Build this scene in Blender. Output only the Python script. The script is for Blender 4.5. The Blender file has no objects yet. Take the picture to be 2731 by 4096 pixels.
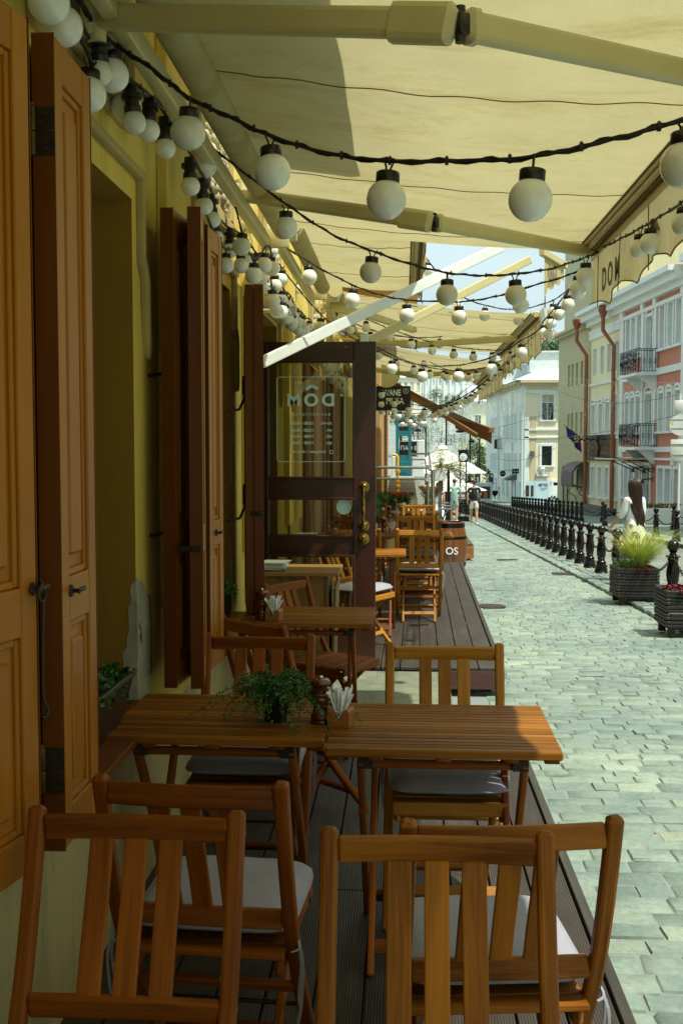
import bpy, bmesh, math, random
from mathutils import Vector, Matrix, Euler
random.seed(7)
R = math.radians
scene = bpy.context.scene
C = bpy.context.collection

# ------------------------------------------------------------------ camera
CAMZ = 1.6
F = 4267.8
YAW = math.atan(245.5 / F * math.cos(math.atan(245 / F)))
PITCH = math.atan(245 / F)
cd = bpy.data.cameras.new('camera')
cam = bpy.data.objects.new('camera', cd)
C.objects.link(cam)
cam.location = (0, 0, CAMZ)
cam.rotation_euler = (R(90) - PITCH, 0, YAW)
cd.sensor_fit = 'HORIZONTAL'
cd.sensor_width = 36
cd.lens = 36 * F / 2731
cd.clip_end = 3000
cd.clip_start = 0.05
scene.camera = cam
_f = Vector((-math.sin(YAW) * math.cos(PITCH), math.cos(YAW) * math.cos(PITCH), -math.sin(PITCH)))
_r = Vector((math.cos(YAW), math.sin(YAW), 0))
_u = _r.cross(_f)

def at(x, y, Y):
    """world point at depth Y (metres down the street) seen at photo position x,y (1568-wide scale)"""
    u = x * 1.74171 - 1365.5
    v = 2048 - y * 1.74171
    d = _f * F + _r * u + _u * v
    t = Y / d.y
    return Vector((0, 0, CAMZ)) + d * t

def ats(u, v, Y):
    return at(u / 1.74171, v / 1.74171, Y)

def gz(y):
    if y < 112: return 0.05 - 0.033 * y
    if y < 135: return -3.646
    if y < 320: return -3.646 + (y - 135) * 0.092
    return 13.37

# ------------------------------------------------------------------ materials
def newmat(name):
    m = bpy.data.materials.new(name)
    m.use_nodes = True
    nt = m.node_tree
    b = nt.nodes['Principled BSDF']
    return m, nt, b

def N(nt, t, **kw):
    n = nt.nodes.new(t)
    for k, v in kw.items():
        if k in n.inputs: n.inputs[k].default_value = v
        else: setattr(n, k, v)
    return n

def ramp(nt, stops, interp='LINEAR'):
    n = nt.nodes.new('ShaderNodeValToRGB')
    e = n.color_ramp.elements
    n.color_ramp.interpolation = interp
    while len(e) < len(stops): e.new(0.5)
    for i, (p, c) in enumerate(stops):
        e[i].position = p
        e[i].color = (*c, 1) if len(c) == 3 else c
    return n

def mapped(nt, kind='Object', scale=(1, 1, 1), rot=(0, 0, 0), loc=(0, 0, 0)):
    tc = nt.nodes.new('ShaderNodeTexCoord')
    mp = nt.nodes.new('ShaderNodeMapping')
    mp.inputs['Scale'].default_value = scale
    mp.inputs['Rotation'].default_value = rot
    mp.inputs['Location'].default_value = loc
    nt.links.new(tc.outputs[kind], mp.inputs['Vector'])
    return mp

def bump(nt, b, height, strength=0.3, dist=0.01, normal=None):
    n = N(nt, 'ShaderNodeBump', Strength=strength, Distance=dist)
    nt.links.new(height, n.inputs['Height'])
    if normal: nt.links.new(normal, n.inputs['Normal'])
    nt.links.new(n.outputs['Normal'], b.inputs['Normal'])
    return n

def plain(name, col, rough=0.6, metal=0.0, var=0.15, scale=6, bmp=0.0, bscale=60, spec=0.5, coat=0, kind='Object', detail=5):
    """colour broken up by noise so that no surface is perfectly even"""
    m, nt, b = newmat(name)
    mp = mapped(nt, kind)
    nz = N(nt, 'ShaderNodeTexNoise', Scale=scale, Detail=detail, Roughness=0.6)
    nt.links.new(mp.outputs[0], nz.inputs['Vector'])
    lo = tuple(max(0, c * (1 - var)) for c in col); hi = tuple(min(1, c * (1 + var)) for c in col)
    rp = ramp(nt, [(0.3, lo), (0.7, hi)])
    nt.links.new(nz.outputs['Fac'], rp.inputs[0])
    nt.links.new(rp.outputs[0], b.inputs['Base Color'])
    b.inputs['Roughness'].default_value = rough
    b.inputs['Metallic'].default_value = metal
    b.inputs['Specular IOR Level'].default_value = spec
    b.inputs['Coat Weight'].default_value = coat
    if bmp:
        n2 = N(nt, 'ShaderNodeTexNoise', Scale=bscale, Detail=4)
        nt.links.new(mp.outputs[0], n2.inputs['Vector'])
        bump(nt, b, n2.outputs['Fac'], bmp, 0.004)
    return m

def wood(name, dark, light, rough=0.4, coat=0.0, sx=3.0, sy=70.0, bmp=0.15, spec=0.5):
    """grain runs along the U of each piece"""
    m, nt, b = newmat(name)
    mp = mapped(nt, 'UV', (sx, sy, 1))
    nz = N(nt, 'ShaderNodeTexNoise', Scale=1.0, Detail=6, Roughness=0.65, Distortion=0.6)
    nt.links.new(mp.outputs[0], nz.inputs['Vector'])
    mp2 = mapped(nt, 'UV', (sx * .5, sy * .1, 1))
    nz2 = N(nt, 'ShaderNodeTexNoise', Scale=1.0, Detail=3, Distortion=1.5)
    nt.links.new(mp2.outputs[0], nz2.inputs['Vector'])
    mx = N(nt, 'ShaderNodeMath', operation='ADD'); mx.inputs[1].default_value = 0
    nt.links.new(nz.outputs['Fac'], mx.inputs[0]); nt.links.new(nz2.outputs['Fac'], mx.inputs[1])
    mp3 = mapped(nt, 'UV', (sx * 2.2, sy * 5, 1))
    nz3 = N(nt, 'ShaderNodeTexNoise', Scale=1.0, Detail=3, Roughness=.7)
    nt.links.new(mp3.outputs[0], nz3.inputs['Vector'])
    mp4 = mapped(nt, 'UV', (.35, .35, 1))
    nz4 = N(nt, 'ShaderNodeTexNoise', Scale=1.0, Detail=0)
    nt.links.new(mp4.outputs[0], nz4.inputs['Vector'])
    s3 = N(nt, 'ShaderNodeMath', operation='MULTIPLY_ADD'); s3.inputs[1].default_value = .5; nt.links.new(nz3.outputs['Fac'], s3.inputs[0]); nt.links.new(mx.outputs[0], s3.inputs[2])
    s4 = N(nt, 'ShaderNodeMath', operation='MULTIPLY_ADD'); s4.inputs[1].default_value = 1.3; nt.links.new(nz4.outputs['Fac'], s4.inputs[0]); nt.links.new(s3.outputs[0], s4.inputs[2])
    hf = N(nt, 'ShaderNodeMath', operation='MULTIPLY'); hf.inputs[1].default_value = 1 / 3.8
    nt.links.new(s4.outputs[0], hf.inputs[0])
    rp = ramp(nt, [(0.40, dark), (0.5, tuple((a + c) / 2 for a, c in zip(dark, light))), (0.60, light)])
    nt.links.new(hf.outputs[0], rp.inputs[0])
    nt.links.new(rp.outputs[0], b.inputs['Base Color'])
    b.inputs['Roughness'].default_value = rough
    b.inputs['Coat Weight'].default_value = coat
    b.inputs['Coat Roughness'].default_value = 0.25
    b.inputs['Specular IOR Level'].default_value = spec
    bump(nt, b, nz.outputs['Fac'], bmp, 0.002)
    return m

M = {}
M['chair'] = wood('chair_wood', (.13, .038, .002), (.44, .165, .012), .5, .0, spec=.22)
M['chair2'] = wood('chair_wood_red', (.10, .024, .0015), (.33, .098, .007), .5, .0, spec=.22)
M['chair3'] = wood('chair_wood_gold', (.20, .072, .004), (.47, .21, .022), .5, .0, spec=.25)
M['table'] = wood('table_wood', (.12, .040, .002), (.36, .14, .012), .5, .0, 2.0, 90, spec=.22)
M['mill'] = wood('mill_wood', (.07, .014, .003), (.15, .035, .006), .2, .6)
M['holder'] = wood('holder_wood', (.26, .10, .02), (.40, .17, .04), .5)
M['shutter'] = wood('shutter_paint', (.29, .105, .0015), (.40, .155, .003), .42, .05, 2.0, 30, .05, .35)
M['shutter_edge'] = wood('shutter_edge_brown', (.105, .028, .0008), (.15, .042, .0012), .5, .0, 2.0, 30, .04, .25)
M['door'] = wood('door_wood', (.020, .006, .003), (.048, .014, .006), .28, .3, 2.5, 60, .2)
M['laminate'] = wood('oak_laminate', (.09, .048, .010), (.24, .14, .035), .5, 0, 2.0, 20)
M['barrel'] = wood('barrel_wood', (.04, .010, .003), (.20, .065, .013), .3, .4, 2, 14)
M['blackwood'] = wood('black_stained_wood', (.006, .0055, .004), (.018, .017, .013), .55, 0, 3, 60, .4)
M['greywood'] = wood('grey_weathered_wood', (.055, .055, .042), (.12, .12, .095), .7, 0, 3, 50, .3)
M['rustic'] = wood('rustic_sign_wood', (.05, .035, .02), (.13, .1, .06), .8, 0, 3, 20, .4)

def stucco(name, col, var=.1, bmp=.25, stain=0.0):
    m, nt, b = newmat(name)
    mp = mapped(nt)
    nz = N(nt, 'ShaderNodeTexNoise', Scale=2.2, Detail=8, Roughness=.62)
    nt.links.new(mp.outputs[0], nz.inputs['Vector'])
    rp = ramp(nt, [(.3, tuple(c * (1 - var) for c in col)), (.7, tuple(min(1, c * (1 + var)) for c in col))])
    nt.links.new(nz.outputs['Fac'], rp.inputs[0])
    out = rp.outputs[0]
    if stain:
        mp2 = mapped(nt, 'Object', (9, 9, .7))
        n3 = N(nt, 'ShaderNodeTexNoise', Scale=1, Detail=6, Roughness=.7)
        nt.links.new(mp2.outputs[0], n3.inputs['Vector'])
        r3 = ramp(nt, [(.5, (1, 1, 1)), (.75, (1 - stain, 1 - stain, 1 - stain * 1.1))])
        nt.links.new(n3.outputs['Fac'], r3.inputs[0])
        mx = N(nt, 'ShaderNodeMix', data_type='RGBA', blend_type='MULTIPLY')
        mx.inputs[0].default_value = 1
        nt.links.new(out, mx.inputs[6]); nt.links.new(r3.outputs[0], mx.inputs[7])
        out = mx.outputs[2]
    nt.links.new(out, b.inputs['Base Color'])
    b.inputs['Roughness'].default_value = .85
    n2 = N(nt, 'ShaderNodeTexNoise', Scale=90, Detail=5, Roughness=.7)
    nt.links.new(mp.outputs[0], n2.inputs['Vector'])
    bump(nt, b, n2.outputs['Fac'], bmp, .006)
    return m

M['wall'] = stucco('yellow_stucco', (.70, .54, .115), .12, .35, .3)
M['reveal'] = stucco('shaded_yellow_stucco', (.30, .17, .014), .1, .5)  # same yellow paint as the wall, the shade of the reveals mixed in
M['plinth'] = stucco('pale_plinth_plaster', (.50, .43, .20), .12, .3, .35)
M['trim'] = stucco('window_moulding', (.42, .34, .13), .15, .4)
M['stone'] = stucco('carved_stone', (.50, .45, .28), .25, 1.0)
M['peel'] = stucco('bare_plaster', (.46, .47, .35), .45, 1.0, .4)
M['peeldark'] = stucco('plaster_edge', (.16, .09, .035), .3, 1.0)
M['crack'] = plain('crack_dark', (.03, .017, .006), .9)
M['pink'] = stucco('pink_facade', (.54, .23, .16), .06, .1, .25)
M['fyellow'] = stucco('pale_yellow_facade', (.78, .77, .52), .05, .1, .2)
M['fgreen'] = stucco('olive_facade', (.48, .47, .29), .06, .15, .2)
M['fwhite'] = stucco('white_facade', (.78, .82, .78), .05, .1, .12)
M['fcream'] = stucco('cream_facade', (.82, .74, .55), .05, .1)
M['ftan'] = stucco('tan_facade', (.58, .48, .32), .05, .1)
M['fcyan'] = stucco('pale_blue_facade', (.72, .76, .68), .05, .1)
M['forange'] = stucco('terracotta_stone', (.42, .19, .06), .15, .3, .2)
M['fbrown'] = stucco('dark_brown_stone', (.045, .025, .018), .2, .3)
M['fbeige'] = stucco('beige_stone', (.44, .30, .13), .15, .3, .2)
M['granite'] = plain('dark_granite', (.10, .11, .10), .6, 0, .3, 12, .2)
M['whitepaint'] = plain('white_paint', (.72, .80, .80), .5, 0, .06, 4)
M['canvasedge'] = plain('brown_binding', (.20, .12, .045), .8)
M['creammetal'] = plain('cream_enamel', (.56, .50, .25), .35, 0, .05, 5, spec=.5)
M['whitemetal'] = plain('white_enamel', (.72, .78, .74), .35, 0, .1, 3, spec=.5)
M['blackplastic'] = plain('black_plastic', (.008, .007, .006), .35)
M['cable'] = plain('black_cable', (.006, .005, .004), .55)
M['iron'] = plain('black_iron', (.004, .004, .0038), .2, 0, .3, 20, .12, 40, spec=.4)
M['ironrust'] = plain('old_iron', (.03, .018, .010), .5, .3, .4, 30, .4)
M['hinge'] = plain('aged_brass_hinge', (.10, .065, .02), .45, .7, .4, 25, .2)
M['steel'] = plain('brushed_steel', (.62, .66, .66), .22, 1, .08, 4)
M['brass'] = plain('brass', (.30, .20, .05), .25, 1, .25, 30)
M['fabric'] = plain('lilac_grey_cotton', (.28, .285, .33), .9, 0, .08, 9, .25, 500)
M['paper'] = plain('white_paper', (.80, .86, .84), .8, 0, .05, 30)
M['potblack'] = plain('black_pot', (.008, .008, .008), .5)
M['trough'] = plain('brown_trough', (.025, .014, .010), .35)
M['soil'] = plain('soil', (.05, .03, .02), .95, 0, .5, 40, .8)
M['leafdark'] = plain('dark_green_leaf', (.040, .125, .018), .5, 0, .5, 25)
M['leaf'] = plain('green_leaf', (.06, .145, .022), .5, 0, .5, 25)
M['oliveleafpale'] = plain('pale_olive_leaf', (.24, .31, .14), .55, 0, .35, 10)
M['leafolive'] = plain('olive_leaf', (.21, .29, .11), .55, 0, .35, 10)
M['grass'] = plain('yellow_green_grass', (.42, .48, .10), .5, 0, .5, 14)
M['petalred'] = plain('red_petal', (.72, .05, .02), .6, 0, .3, 20)
M['petalwhite'] = plain('white_petal', (.8, .74, .72), .6, 0, .1, 20)
M['leafwine'] = plain('wine_red_leaf', (.16, .012, .018), .5, 0, .4, 20)
M['petalyellow'] = plain('yellow_flower', (.6, .5, .04), .6)
M['petallilac'] = plain('lilac_flower', (.42, .36, .66), .6)
M['treeleaf'] = plain('tree_leaf', (.055, .11, .028), .55, 0, .5, .6)
M['bark'] = plain('bark', (.09, .06, .04), .9, 0, .4, 12, .6)
M['skin'] = plain('skin', (.52, .27, .16), .5, 0, .06, 14)
M['hair'] = plain('dark_hair', (.022, .009, .006), .38, 0, .4, 50, .3, 120)
M['hairbrown'] = plain('brown_hair', (.05, .02, .012), .5, 0, .4, 60, .6, 60)
M['clothwhite'] = plain('white_cotton', (.76, .82, .84), .85, 0, .05, 12, .2, 60)
M['clothlime'] = plain('pale_lime_cotton', (.50, .54, .33), .85, 0, .08, 12, .2, 50)
M['clothteal'] = plain('pale_teal_cotton', (.30, .52, .48), .85, 0, .08, 12, .2, 50)
M['clothsage'] = plain('sage_cotton', (.26, .40, .33), .85, 0, .08, 12, .2, 50)
M['clothblack'] = plain('black_cotton', (.014, .011, .011), .85, 0, .2, 12, .2, 50)
M['clothcream'] = plain('cream_cotton', (.62, .62, .52), .85, 0, .08, 12, .2, 50)
M['clothred'] = plain('red_cotton', (.72, .06, .02), .85, 0, .08, 12)
M['clothblue'] = plain('dark_blue_cotton', (.06, .09, .16), .85, 0, .08, 12)
M['shoe'] = plain('dark_shoe', (.03, .03, .035), .6)
M['shoewhite'] = plain('white_shoe', (.7, .72, .72), .6)
M['teal'] = plain('teal_door_paint', (.008, .165, .21), .35, 0, .08, 4)
M['yellowpipe'] = plain('yellow_gas_pipe_paint', (.72, .42, .012), .35, 0, .08, 6)
M['redpipe'] = plain('red_brown_pipe', (.26, .085, .035), .45, 0, .12, 6)
M['orangecone'] = plain('orange_plastic', (.85, .16, .02), .5)
M['brownawn'] = plain('brown_awning_cloth', (.20, .12, .045), .85, 0, .1, 3)
M['zincroof'] = plain('pale_metal_roof', (.66, .72, .70), .45, .1, .1, 2)
M['redroof'] = plain('red_tile_roof', (.42, .14, .06), .8, 0, .2, 8)
M['signblack'] = plain('black_sign', (.008, .008, .007), .4)
M['signwhite'] = plain('white_lettering', (.80, .88, .88), .6, 0, .02)
M['lettercyan'] = plain('frosted_lettering', (.50, .74, .70), .6, 0, .03)
M['panelblue'] = plain('pale_blue_panel', (.56, .74, .80), .6, 0, .04, 3)
M['lettergrey'] = plain('grey_lettering', (.20, .19, .13), .9)
M['darkglass'] = plain('dark_window_glass', (.02, .024, .022), .08, 0, .3, 3)
M['greyglass'] = plain('grey_window_glass', (.30, .37, .35), .12, 0, .3, .6)
M['curtainglass'] = plain('curtained_window', (.46, .50, .38), .2, 0, .2, .8)
M['carblue'] = plain('dark_blue_car_paint', (.07, .11, .17), .2, .3, .1, 3, coat=.5)
M['tyre'] = plain('tyre', (.015, .015, .015), .8)
M['flagblue'] = plain('navy_flag_cloth', (.035, .03, .22), .8)
M['flagred'] = plain('red_flag_cloth', (.55, .02, .03), .8)
M['gold'] = plain('gold_emblem', (.6, .5, .08), .5)
M['maroon'] = plain('maroon_canopy', (.075, .028, .035), .5)
M['woodpanel'] = wood('ochre_cladding', (.40, .22, .04), (.62, .40, .10), .6)
M['duct'] = plain('ribbed_duct', (.62, .72, .74), .3, .8, .1, 6)
M['bulbcap'] = plain('bulb_cap_black', (.007, .006, .005), .3)
M['yellowlabel'] = plain('yellow_paper_label', (.60, .55, .05), .7)
M['picture'] = plain('dark_brown_picture', (.05, .03, .025), .5, 0, .8, 5)
M['pictureb'] = plain('warm_picture', (.35, .16, .05), .5, 0, .6, 9)

# globes of the festoon lights: white opal plastic
m, nt, b = newmat('opal_globe')
mp = mapped(nt, 'Object', (14, 14, 14)); nz = N(nt, 'ShaderNodeTexNoise', Scale=1, Detail=3)
nt.links.new(mp.outputs[0], nz.inputs['Vector'])
rp = ramp(nt, [(.3, (.78, .80, .75)), (.7, (.88, .90, .86))]); nt.links.new(nz.outputs['Fac'], rp.inputs[0])
nt.links.new(rp.outputs[0], b.inputs['Base Color'])
b.inputs['Roughness'].default_value = .18
b.inputs['Subsurface Weight'].default_value = .2
b.inputs['Coat Weight'].default_value = .6
b.inputs['Coat Roughness'].default_value = .05
b.inputs['Subsurface Radius'].default_value = (.03, .03, .025)
M['globe'] = m

# awning canvas: lets some sun through
def canvas(name, col, tr):
    m, nt, b = newmat(name)
    nt.nodes.remove(b)
    out = nt.nodes['Material Output']
    mp = mapped(nt, 'Object', (1, 1, 1))
    nz = N(nt, 'ShaderNodeTexNoise', Scale=2.5, Detail=8, Roughness=.7)
    nt.links.new(mp.outputs[0], nz.inputs['Vector'])
    wv = N(nt, 'ShaderNodeTexNoise', Scale=160, Detail=3)
    nt.links.new(mp.outputs[0], wv.inputs['Vector'])
    ad = N(nt, 'ShaderNodeMix', data_type='FLOAT'); ad.inputs[0].default_value = .35
    nt.links.new(nz.outputs['Fac'], ad.inputs[2]); nt.links.new(wv.outputs['Fac'], ad.inputs[3])
    rp = ramp(nt, [(.3, tuple(c * .82 for c in col)), (.68, tuple(min(1, c * 1.06) for c in col))])
    nt.links.new(ad.outputs[0], rp.inputs[0])
    mps = mapped(nt, 'Object', (.55, 1.6, 1), (0, 0, .5)); st = N(nt, 'ShaderNodeTexNoise', Scale=2.1, Detail=10, Roughness=.8, Distortion=.7)
    nt.links.new(mps.outputs[0], st.inputs['Vector'])
    sr = ramp(nt, [(.50, (1, 1, 1)), (.58, (.86, .79, .62)), (.66, (.66, .54, .34))]); nt.links.new(st.outputs['Fac'], sr.inputs[0])
    sm = N(nt, 'ShaderNodeMix', data_type='RGBA', blend_type='MULTIPLY'); sm.inputs[0].default_value = .5
    nt.links.new(rp.outputs[0], sm.inputs[6]); nt.links.new(sr.outputs[0], sm.inputs[7])
    class _O: pass
    rp = _O(); rp.outputs = [sm.outputs[2]]
    d = nt.nodes.new('ShaderNodeBsdfDiffuse'); t = nt.nodes.new('ShaderNodeBsdfTranslucent')
    mix = nt.nodes.new('ShaderNodeMixShader'); mix.inputs[0].default_value = tr
    nt.links.new(rp.outputs[0], d.inputs['Color']); nt.links.new(rp.outputs[0], t.inputs['Color'])
    nt.links.new(d.outputs[0], mix.inputs[1]); nt.links.new(t.outputs[0], mix.inputs[2])
    nt.links.new(mix.outputs[0], out.inputs['Surface'])
    bp = N(nt, 'ShaderNodeBump', Strength=.25, Distance=.003)
    nt.links.new(wv.outputs['Fac'], bp.inputs['Height'])
    nt.links.new(bp.outputs[0], d.inputs['Normal'])
    return m
M['canvas'] = canvas('cream_canvas', (.60, .55, .31), .37)
M['canvasdirty'] = canvas('stained_canvas', (.56, .50, .26), .32)
M['umbrellacloth'] = canvas('white_parasol_cloth', (.92, .93, .86), .3)

# clear glass of the door
m, nt, b = newmat('door_glass')
nt.nodes.remove(b)
out = nt.nodes['Material Output']
g = nt.nodes.new('ShaderNodeBsdfGlossy'); g.inputs['Roughness'].default_value = .015; g.inputs['Color'].default_value = (1, 1, .95, 1)
t = nt.nodes.new('ShaderNodeBsdfTransparent'); t.inputs['Color'].default_value = (.66, .66, .56, 1)
fr = nt.nodes.new('ShaderNodeFresnel'); fr.inputs['IOR'].default_value = 1.9
ad = N(nt, 'ShaderNodeMath', operation='ADD'); ad.inputs[1].default_value = .12
nt.links.new(fr.outputs[0], ad.inputs[0])
mix = nt.nodes.new('ShaderNodeMixShader')
nt.links.new(ad.outputs[0], mix.inputs[0]); nt.links.new(t.outputs[0], mix.inputs[1]); nt.links.new(g.outputs[0], mix.inputs[2])
nt.links.new(mix.outputs[0], out.inputs['Surface'])
M['glass'] = m

# deck boards: fine grooves along the board (V of the uv runs across)
m, nt, b = newmat('grooved_deck_board')
tc = nt.nodes.new('ShaderNodeTexCoord')
sp = nt.nodes.new('ShaderNodeSeparateXYZ'); nt.links.new(tc.outputs['UV'], sp.inputs[0])
mu = N(nt, 'ShaderNodeMath', operation='MULTIPLY'); mu.inputs[1].default_value = 2 * math.pi / .0085
nt.links.new(sp.outputs['Y'], mu.inputs[0])
sn = N(nt, 'ShaderNodeMath', operation='SINE'); nt.links.new(mu.outputs[0], sn.inputs[0])
mp = mapped(nt, 'UV', (1.2, 25, 1)); nz = N(nt, 'ShaderNodeTexNoise', Scale=1, Detail=7, Roughness=.7)
nt.links.new(mp.outputs[0], nz.inputs['Vector'])
mp2 = mapped(nt, 'Object', (3, 3, 3)); nz2 = N(nt, 'ShaderNodeTexNoise', Scale=1, Detail=8, Roughness=.75)
nt.links.new(mp2.outputs[0], nz2.inputs['Vector'])
ad = N(nt, 'ShaderNodeMix', data_type='FLOAT'); ad.inputs[0].default_value = .5
nt.links.new(nz.outputs['Fac'], ad.inputs[2]); nt.links.new(nz2.outputs['Fac'], ad.inputs[3])
rp = ramp(nt, [(.32, (.020, .014, .009)), (.55, (.052, .042, .030)), (.72, (.105, .095, .072))])
nt.links.new(ad.outputs[0], rp.inputs[0])
mr = N(nt, 'ShaderNodeMapRange'); mr.inputs['From Min'].default_value = -1; mr.inputs['From Max'].default_value = -.2
mr.inputs['To Min'].default_value = .35; mr.inputs['To Max'].default_value = 1
nt.links.new(sn.outputs[0], mr.inputs['Value'])
mx = N(nt, 'ShaderNodeMix', data_type='RGBA', blend_type='MULTIPLY'); mx.inputs[0].default_value = 1
nt.links.new(rp.outputs[0], mx.inputs[6]); nt.links.new(mr.outputs[0], mx.inputs[7])
nt.links.new(mx.outputs[2], b.inputs['Base Color'])
b.inputs['Roughness'].default_value = .6
bump(nt, b, sn.outputs[0], .35, .0015)
M['deck'] = m

# cobbles
def cobbles(name, cols, bw, bh, mort, rot=0.0, dist=.06, bs=.9, moss=True):
    m, nt, b = newmat(name)
    mp = mapped(nt, 'Object', (1, 1, 1), (0, 0, rot))
    wz = N(nt, 'ShaderNodeTexNoise', Scale=3.3, Detail=3)
    nt.links.new(mp.outputs[0], wz.inputs['Vector'])
    sb = N(nt, 'ShaderNodeVectorMath', operation='SUBTRACT'); sb.inputs[1].default_value = (.5, .5, .5)
    nt.links.new(wz.outputs['Color'], sb.inputs[0])
    sc = N(nt, 'ShaderNodeVectorMath', operation='SCALE'); sc.inputs['Scale'].default_value = dist
    nt.links.new(sb.outputs[0], sc.inputs[0])
    wz2 = N(nt, 'ShaderNodeTexNoise', Scale=13, Detail=4, Roughness=.6)
    nt.links.new(mp.outputs[0], wz2.inputs['Vector'])
    sb2 = N(nt, 'ShaderNodeVectorMath', operation='SUBTRACT'); sb2.inputs[1].default_value = (.5, .5, .5)
    nt.links.new(wz2.outputs['Color'], sb2.inputs[0])
    sc2 = N(nt, 'ShaderNodeVectorMath', operation='SCALE'); sc2.inputs['Scale'].default_value = dist * .42
    nt.links.new(sb2.outputs[0], sc2.inputs[0])
    wsum = N(nt, 'ShaderNodeVectorMath', operation='ADD'); nt.links.new(sc.outputs[0], wsum.inputs[0]); nt.links.new(sc2.outputs[0], wsum.inputs[1])
    sc = wsum
    av = N(nt, 'ShaderNodeVectorMath', operation='ADD')
    nt.links.new(mp.outputs[0], av.inputs[0]); nt.links.new(sc.outputs[0], av.inputs[1])
    br = nt.nodes.new('ShaderNodeTexBrick')
    br.inputs['Scale'].default_value = 1
    br.inputs['Brick Width'].default_value = bw; br.inputs['Row Height'].default_value = bh
    br.inputs['Mortar Size'].default_value = mort; br.inputs['Mortar Smooth'].default_value = .6
    br.inputs['Bias'].default_value = 0
    br.offset = .43; br.squash = .72; br.squash_frequency = 3
    br.inputs['Color1'].default_value = (0, 0, 0, 1); br.inputs['Color2'].default_value = (1, 1, 1, 1)
    br.inputs['Mortar'].default_value = (.5, .5, .5, 1)
    nt.links.new(av.outputs[0], br.inputs['Vector'])
    rp = ramp(nt, [(0, cols[0]), (.5, cols[1]), (1, cols[2])])
    nt.links.new(br.outputs['Color'], rp.inputs[0])
    n1 = N(nt, 'ShaderNodeTexNoise', Scale=14, Detail=8, Roughness=.75)
    nt.links.new(mp.outputs[0], n1.inputs['Vector'])
    r1 = ramp(nt, [(.3, (.60, .62, .60)), (.7, (1.22, 1.22, 1.18))])
    nt.links.new(n1.outputs['Fac'], r1.inputs[0])
    m1 = N(nt, 'ShaderNodeMix', data_type='RGBA', blend_type='MULTIPLY'); m1.inputs[0].default_value = 1
    nt.links.new(rp.outputs[0], m1.inputs[6]); nt.links.new(r1.outputs[0], m1.inputs[7])
    n2 = N(nt, 'ShaderNodeTexNoise', Scale=.7, Detail=5, Roughness=.6)
    nt.links.new(mp.outputs[0], n2.inputs['Vector'])
    r2 = ramp(nt, [(.38, (.76, .80, .80)), (.62, (1.10, 1.09, 1.0))])
    nt.links.new(n2.outputs['Fac'], r2.inputs[0])
    m2 = N(nt, 'ShaderNodeMix', data_type='RGBA', blend_type='MULTIPLY'); m2.inputs[0].default_value = 1
    nt.links.new(m1.outputs[2], m2.inputs[6]); nt.links.new(r2.outputs[0], m2.inputs[7])
    m3 = N(nt, 'ShaderNodeMix', data_type='RGBA'); nt.links.new(br.outputs['Fac'], m3.inputs[0])
    nt.links.new(m2.outputs[2], m3.inputs[6]); m3.inputs[7].default_value = (cols[0][0] * .88, cols[0][1] * .80, cols[0][2] * .62, 1)
    nt.links.new(m3.outputs[2], b.inputs['Base Color'])
    b.inputs['Roughness'].default_value = .62
    iv = N(nt, 'ShaderNodeMath', operation='SUBTRACT'); iv.inputs[0].default_value = 1
    nt.links.new(br.outputs['Fac'], iv.inputs[1])
    h1 = N(nt, 'ShaderNodeMath', operation='MULTIPLY_ADD'); h1.inputs[1].default_value = .45
    nt.links.new(n1.outputs['Fac'], h1.inputs[0]); nt.links.new(iv.outputs[0], h1.inputs[2])
    # every stone lies at a slightly different height
    h2 = N(nt, 'ShaderNodeMath', operation='MULTIPLY_ADD'); h2.inputs[1].default_value = .25
    nt.links.new(br.outputs['Color'], h2.inputs[0]); nt.links.new(h1.outputs[0], h2.inputs[2])
    bump(nt, b, h2.outputs[0], bs, .022)
    return m
M['cobble'] = cobbles('granite_setts', ((.15, .225, .205), (.22, .295, .268), (.32, .39, .345)), .205, .142, .007, 0, .07)
M['cobble_road'] = cobbles('road_setts', ((.17, .21, .19), (.225, .265, .235), (.28, .315, .28)), .22, .13, .008)
M['cobble_kerb'] = cobbles('kerb_setts', ((.24, .28, .23), (.33, .37, .30), (.42, .45, .37)), .42, .3, .014, R(3))
M['tile'] = cobbles('entrance_tiles', ((.18, .20, .14), (.21, .23, .165), (.24, .26, .19)), .6, .42, .006, 0, .004, .2)
# single setts: the colour of each stone comes from its own uv value
m, nt, b = newmat('single_setts')
tc = nt.nodes.new('ShaderNodeTexCoord'); wn = nt.nodes.new('ShaderNodeTexWhiteNoise'); wn.noise_dimensions = '2D'
nt.links.new(tc.outputs['UV'], wn.inputs['Vector'])
rp = ramp(nt, [(0, (.185, .252, .232)), (.3, (.225, .298, .272)), (.75, (.262, .335, .302)), (.95, (.30, .365, .315)), (1, (.33, .375, .30))])
nt.links.new(wn.outputs['Value'], rp.inputs[0])
mp = mapped(nt); n1 = N(nt, 'ShaderNodeTexNoise', Scale=34, Detail=9, Roughness=.82); nt.links.new(mp.outputs[0], n1.inputs['Vector'])
r1 = ramp(nt, [(.3, (.62, .64, .62)), (.7, (1.25, 1.25, 1.2))]); nt.links.new(n1.outputs['Fac'], r1.inputs[0])
n2 = N(nt, 'ShaderNodeTexNoise', Scale=.9, Detail=6, Roughness=.65); nt.links.new(mp.outputs[0], n2.inputs['Vector'])
r2 = ramp(nt, [(.36, (.74, .78, .78)), (.62, (1.10, 1.08, .98))]); nt.links.new(n2.outputs['Fac'], r2.inputs[0])
m1 = N(nt, 'ShaderNodeMix', data_type='RGBA', blend_type='MULTIPLY'); m1.inputs[0].default_value = 1
nt.links.new(rp.outputs[0], m1.inputs[6]); nt.links.new(r1.outputs[0], m1.inputs[7])
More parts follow.
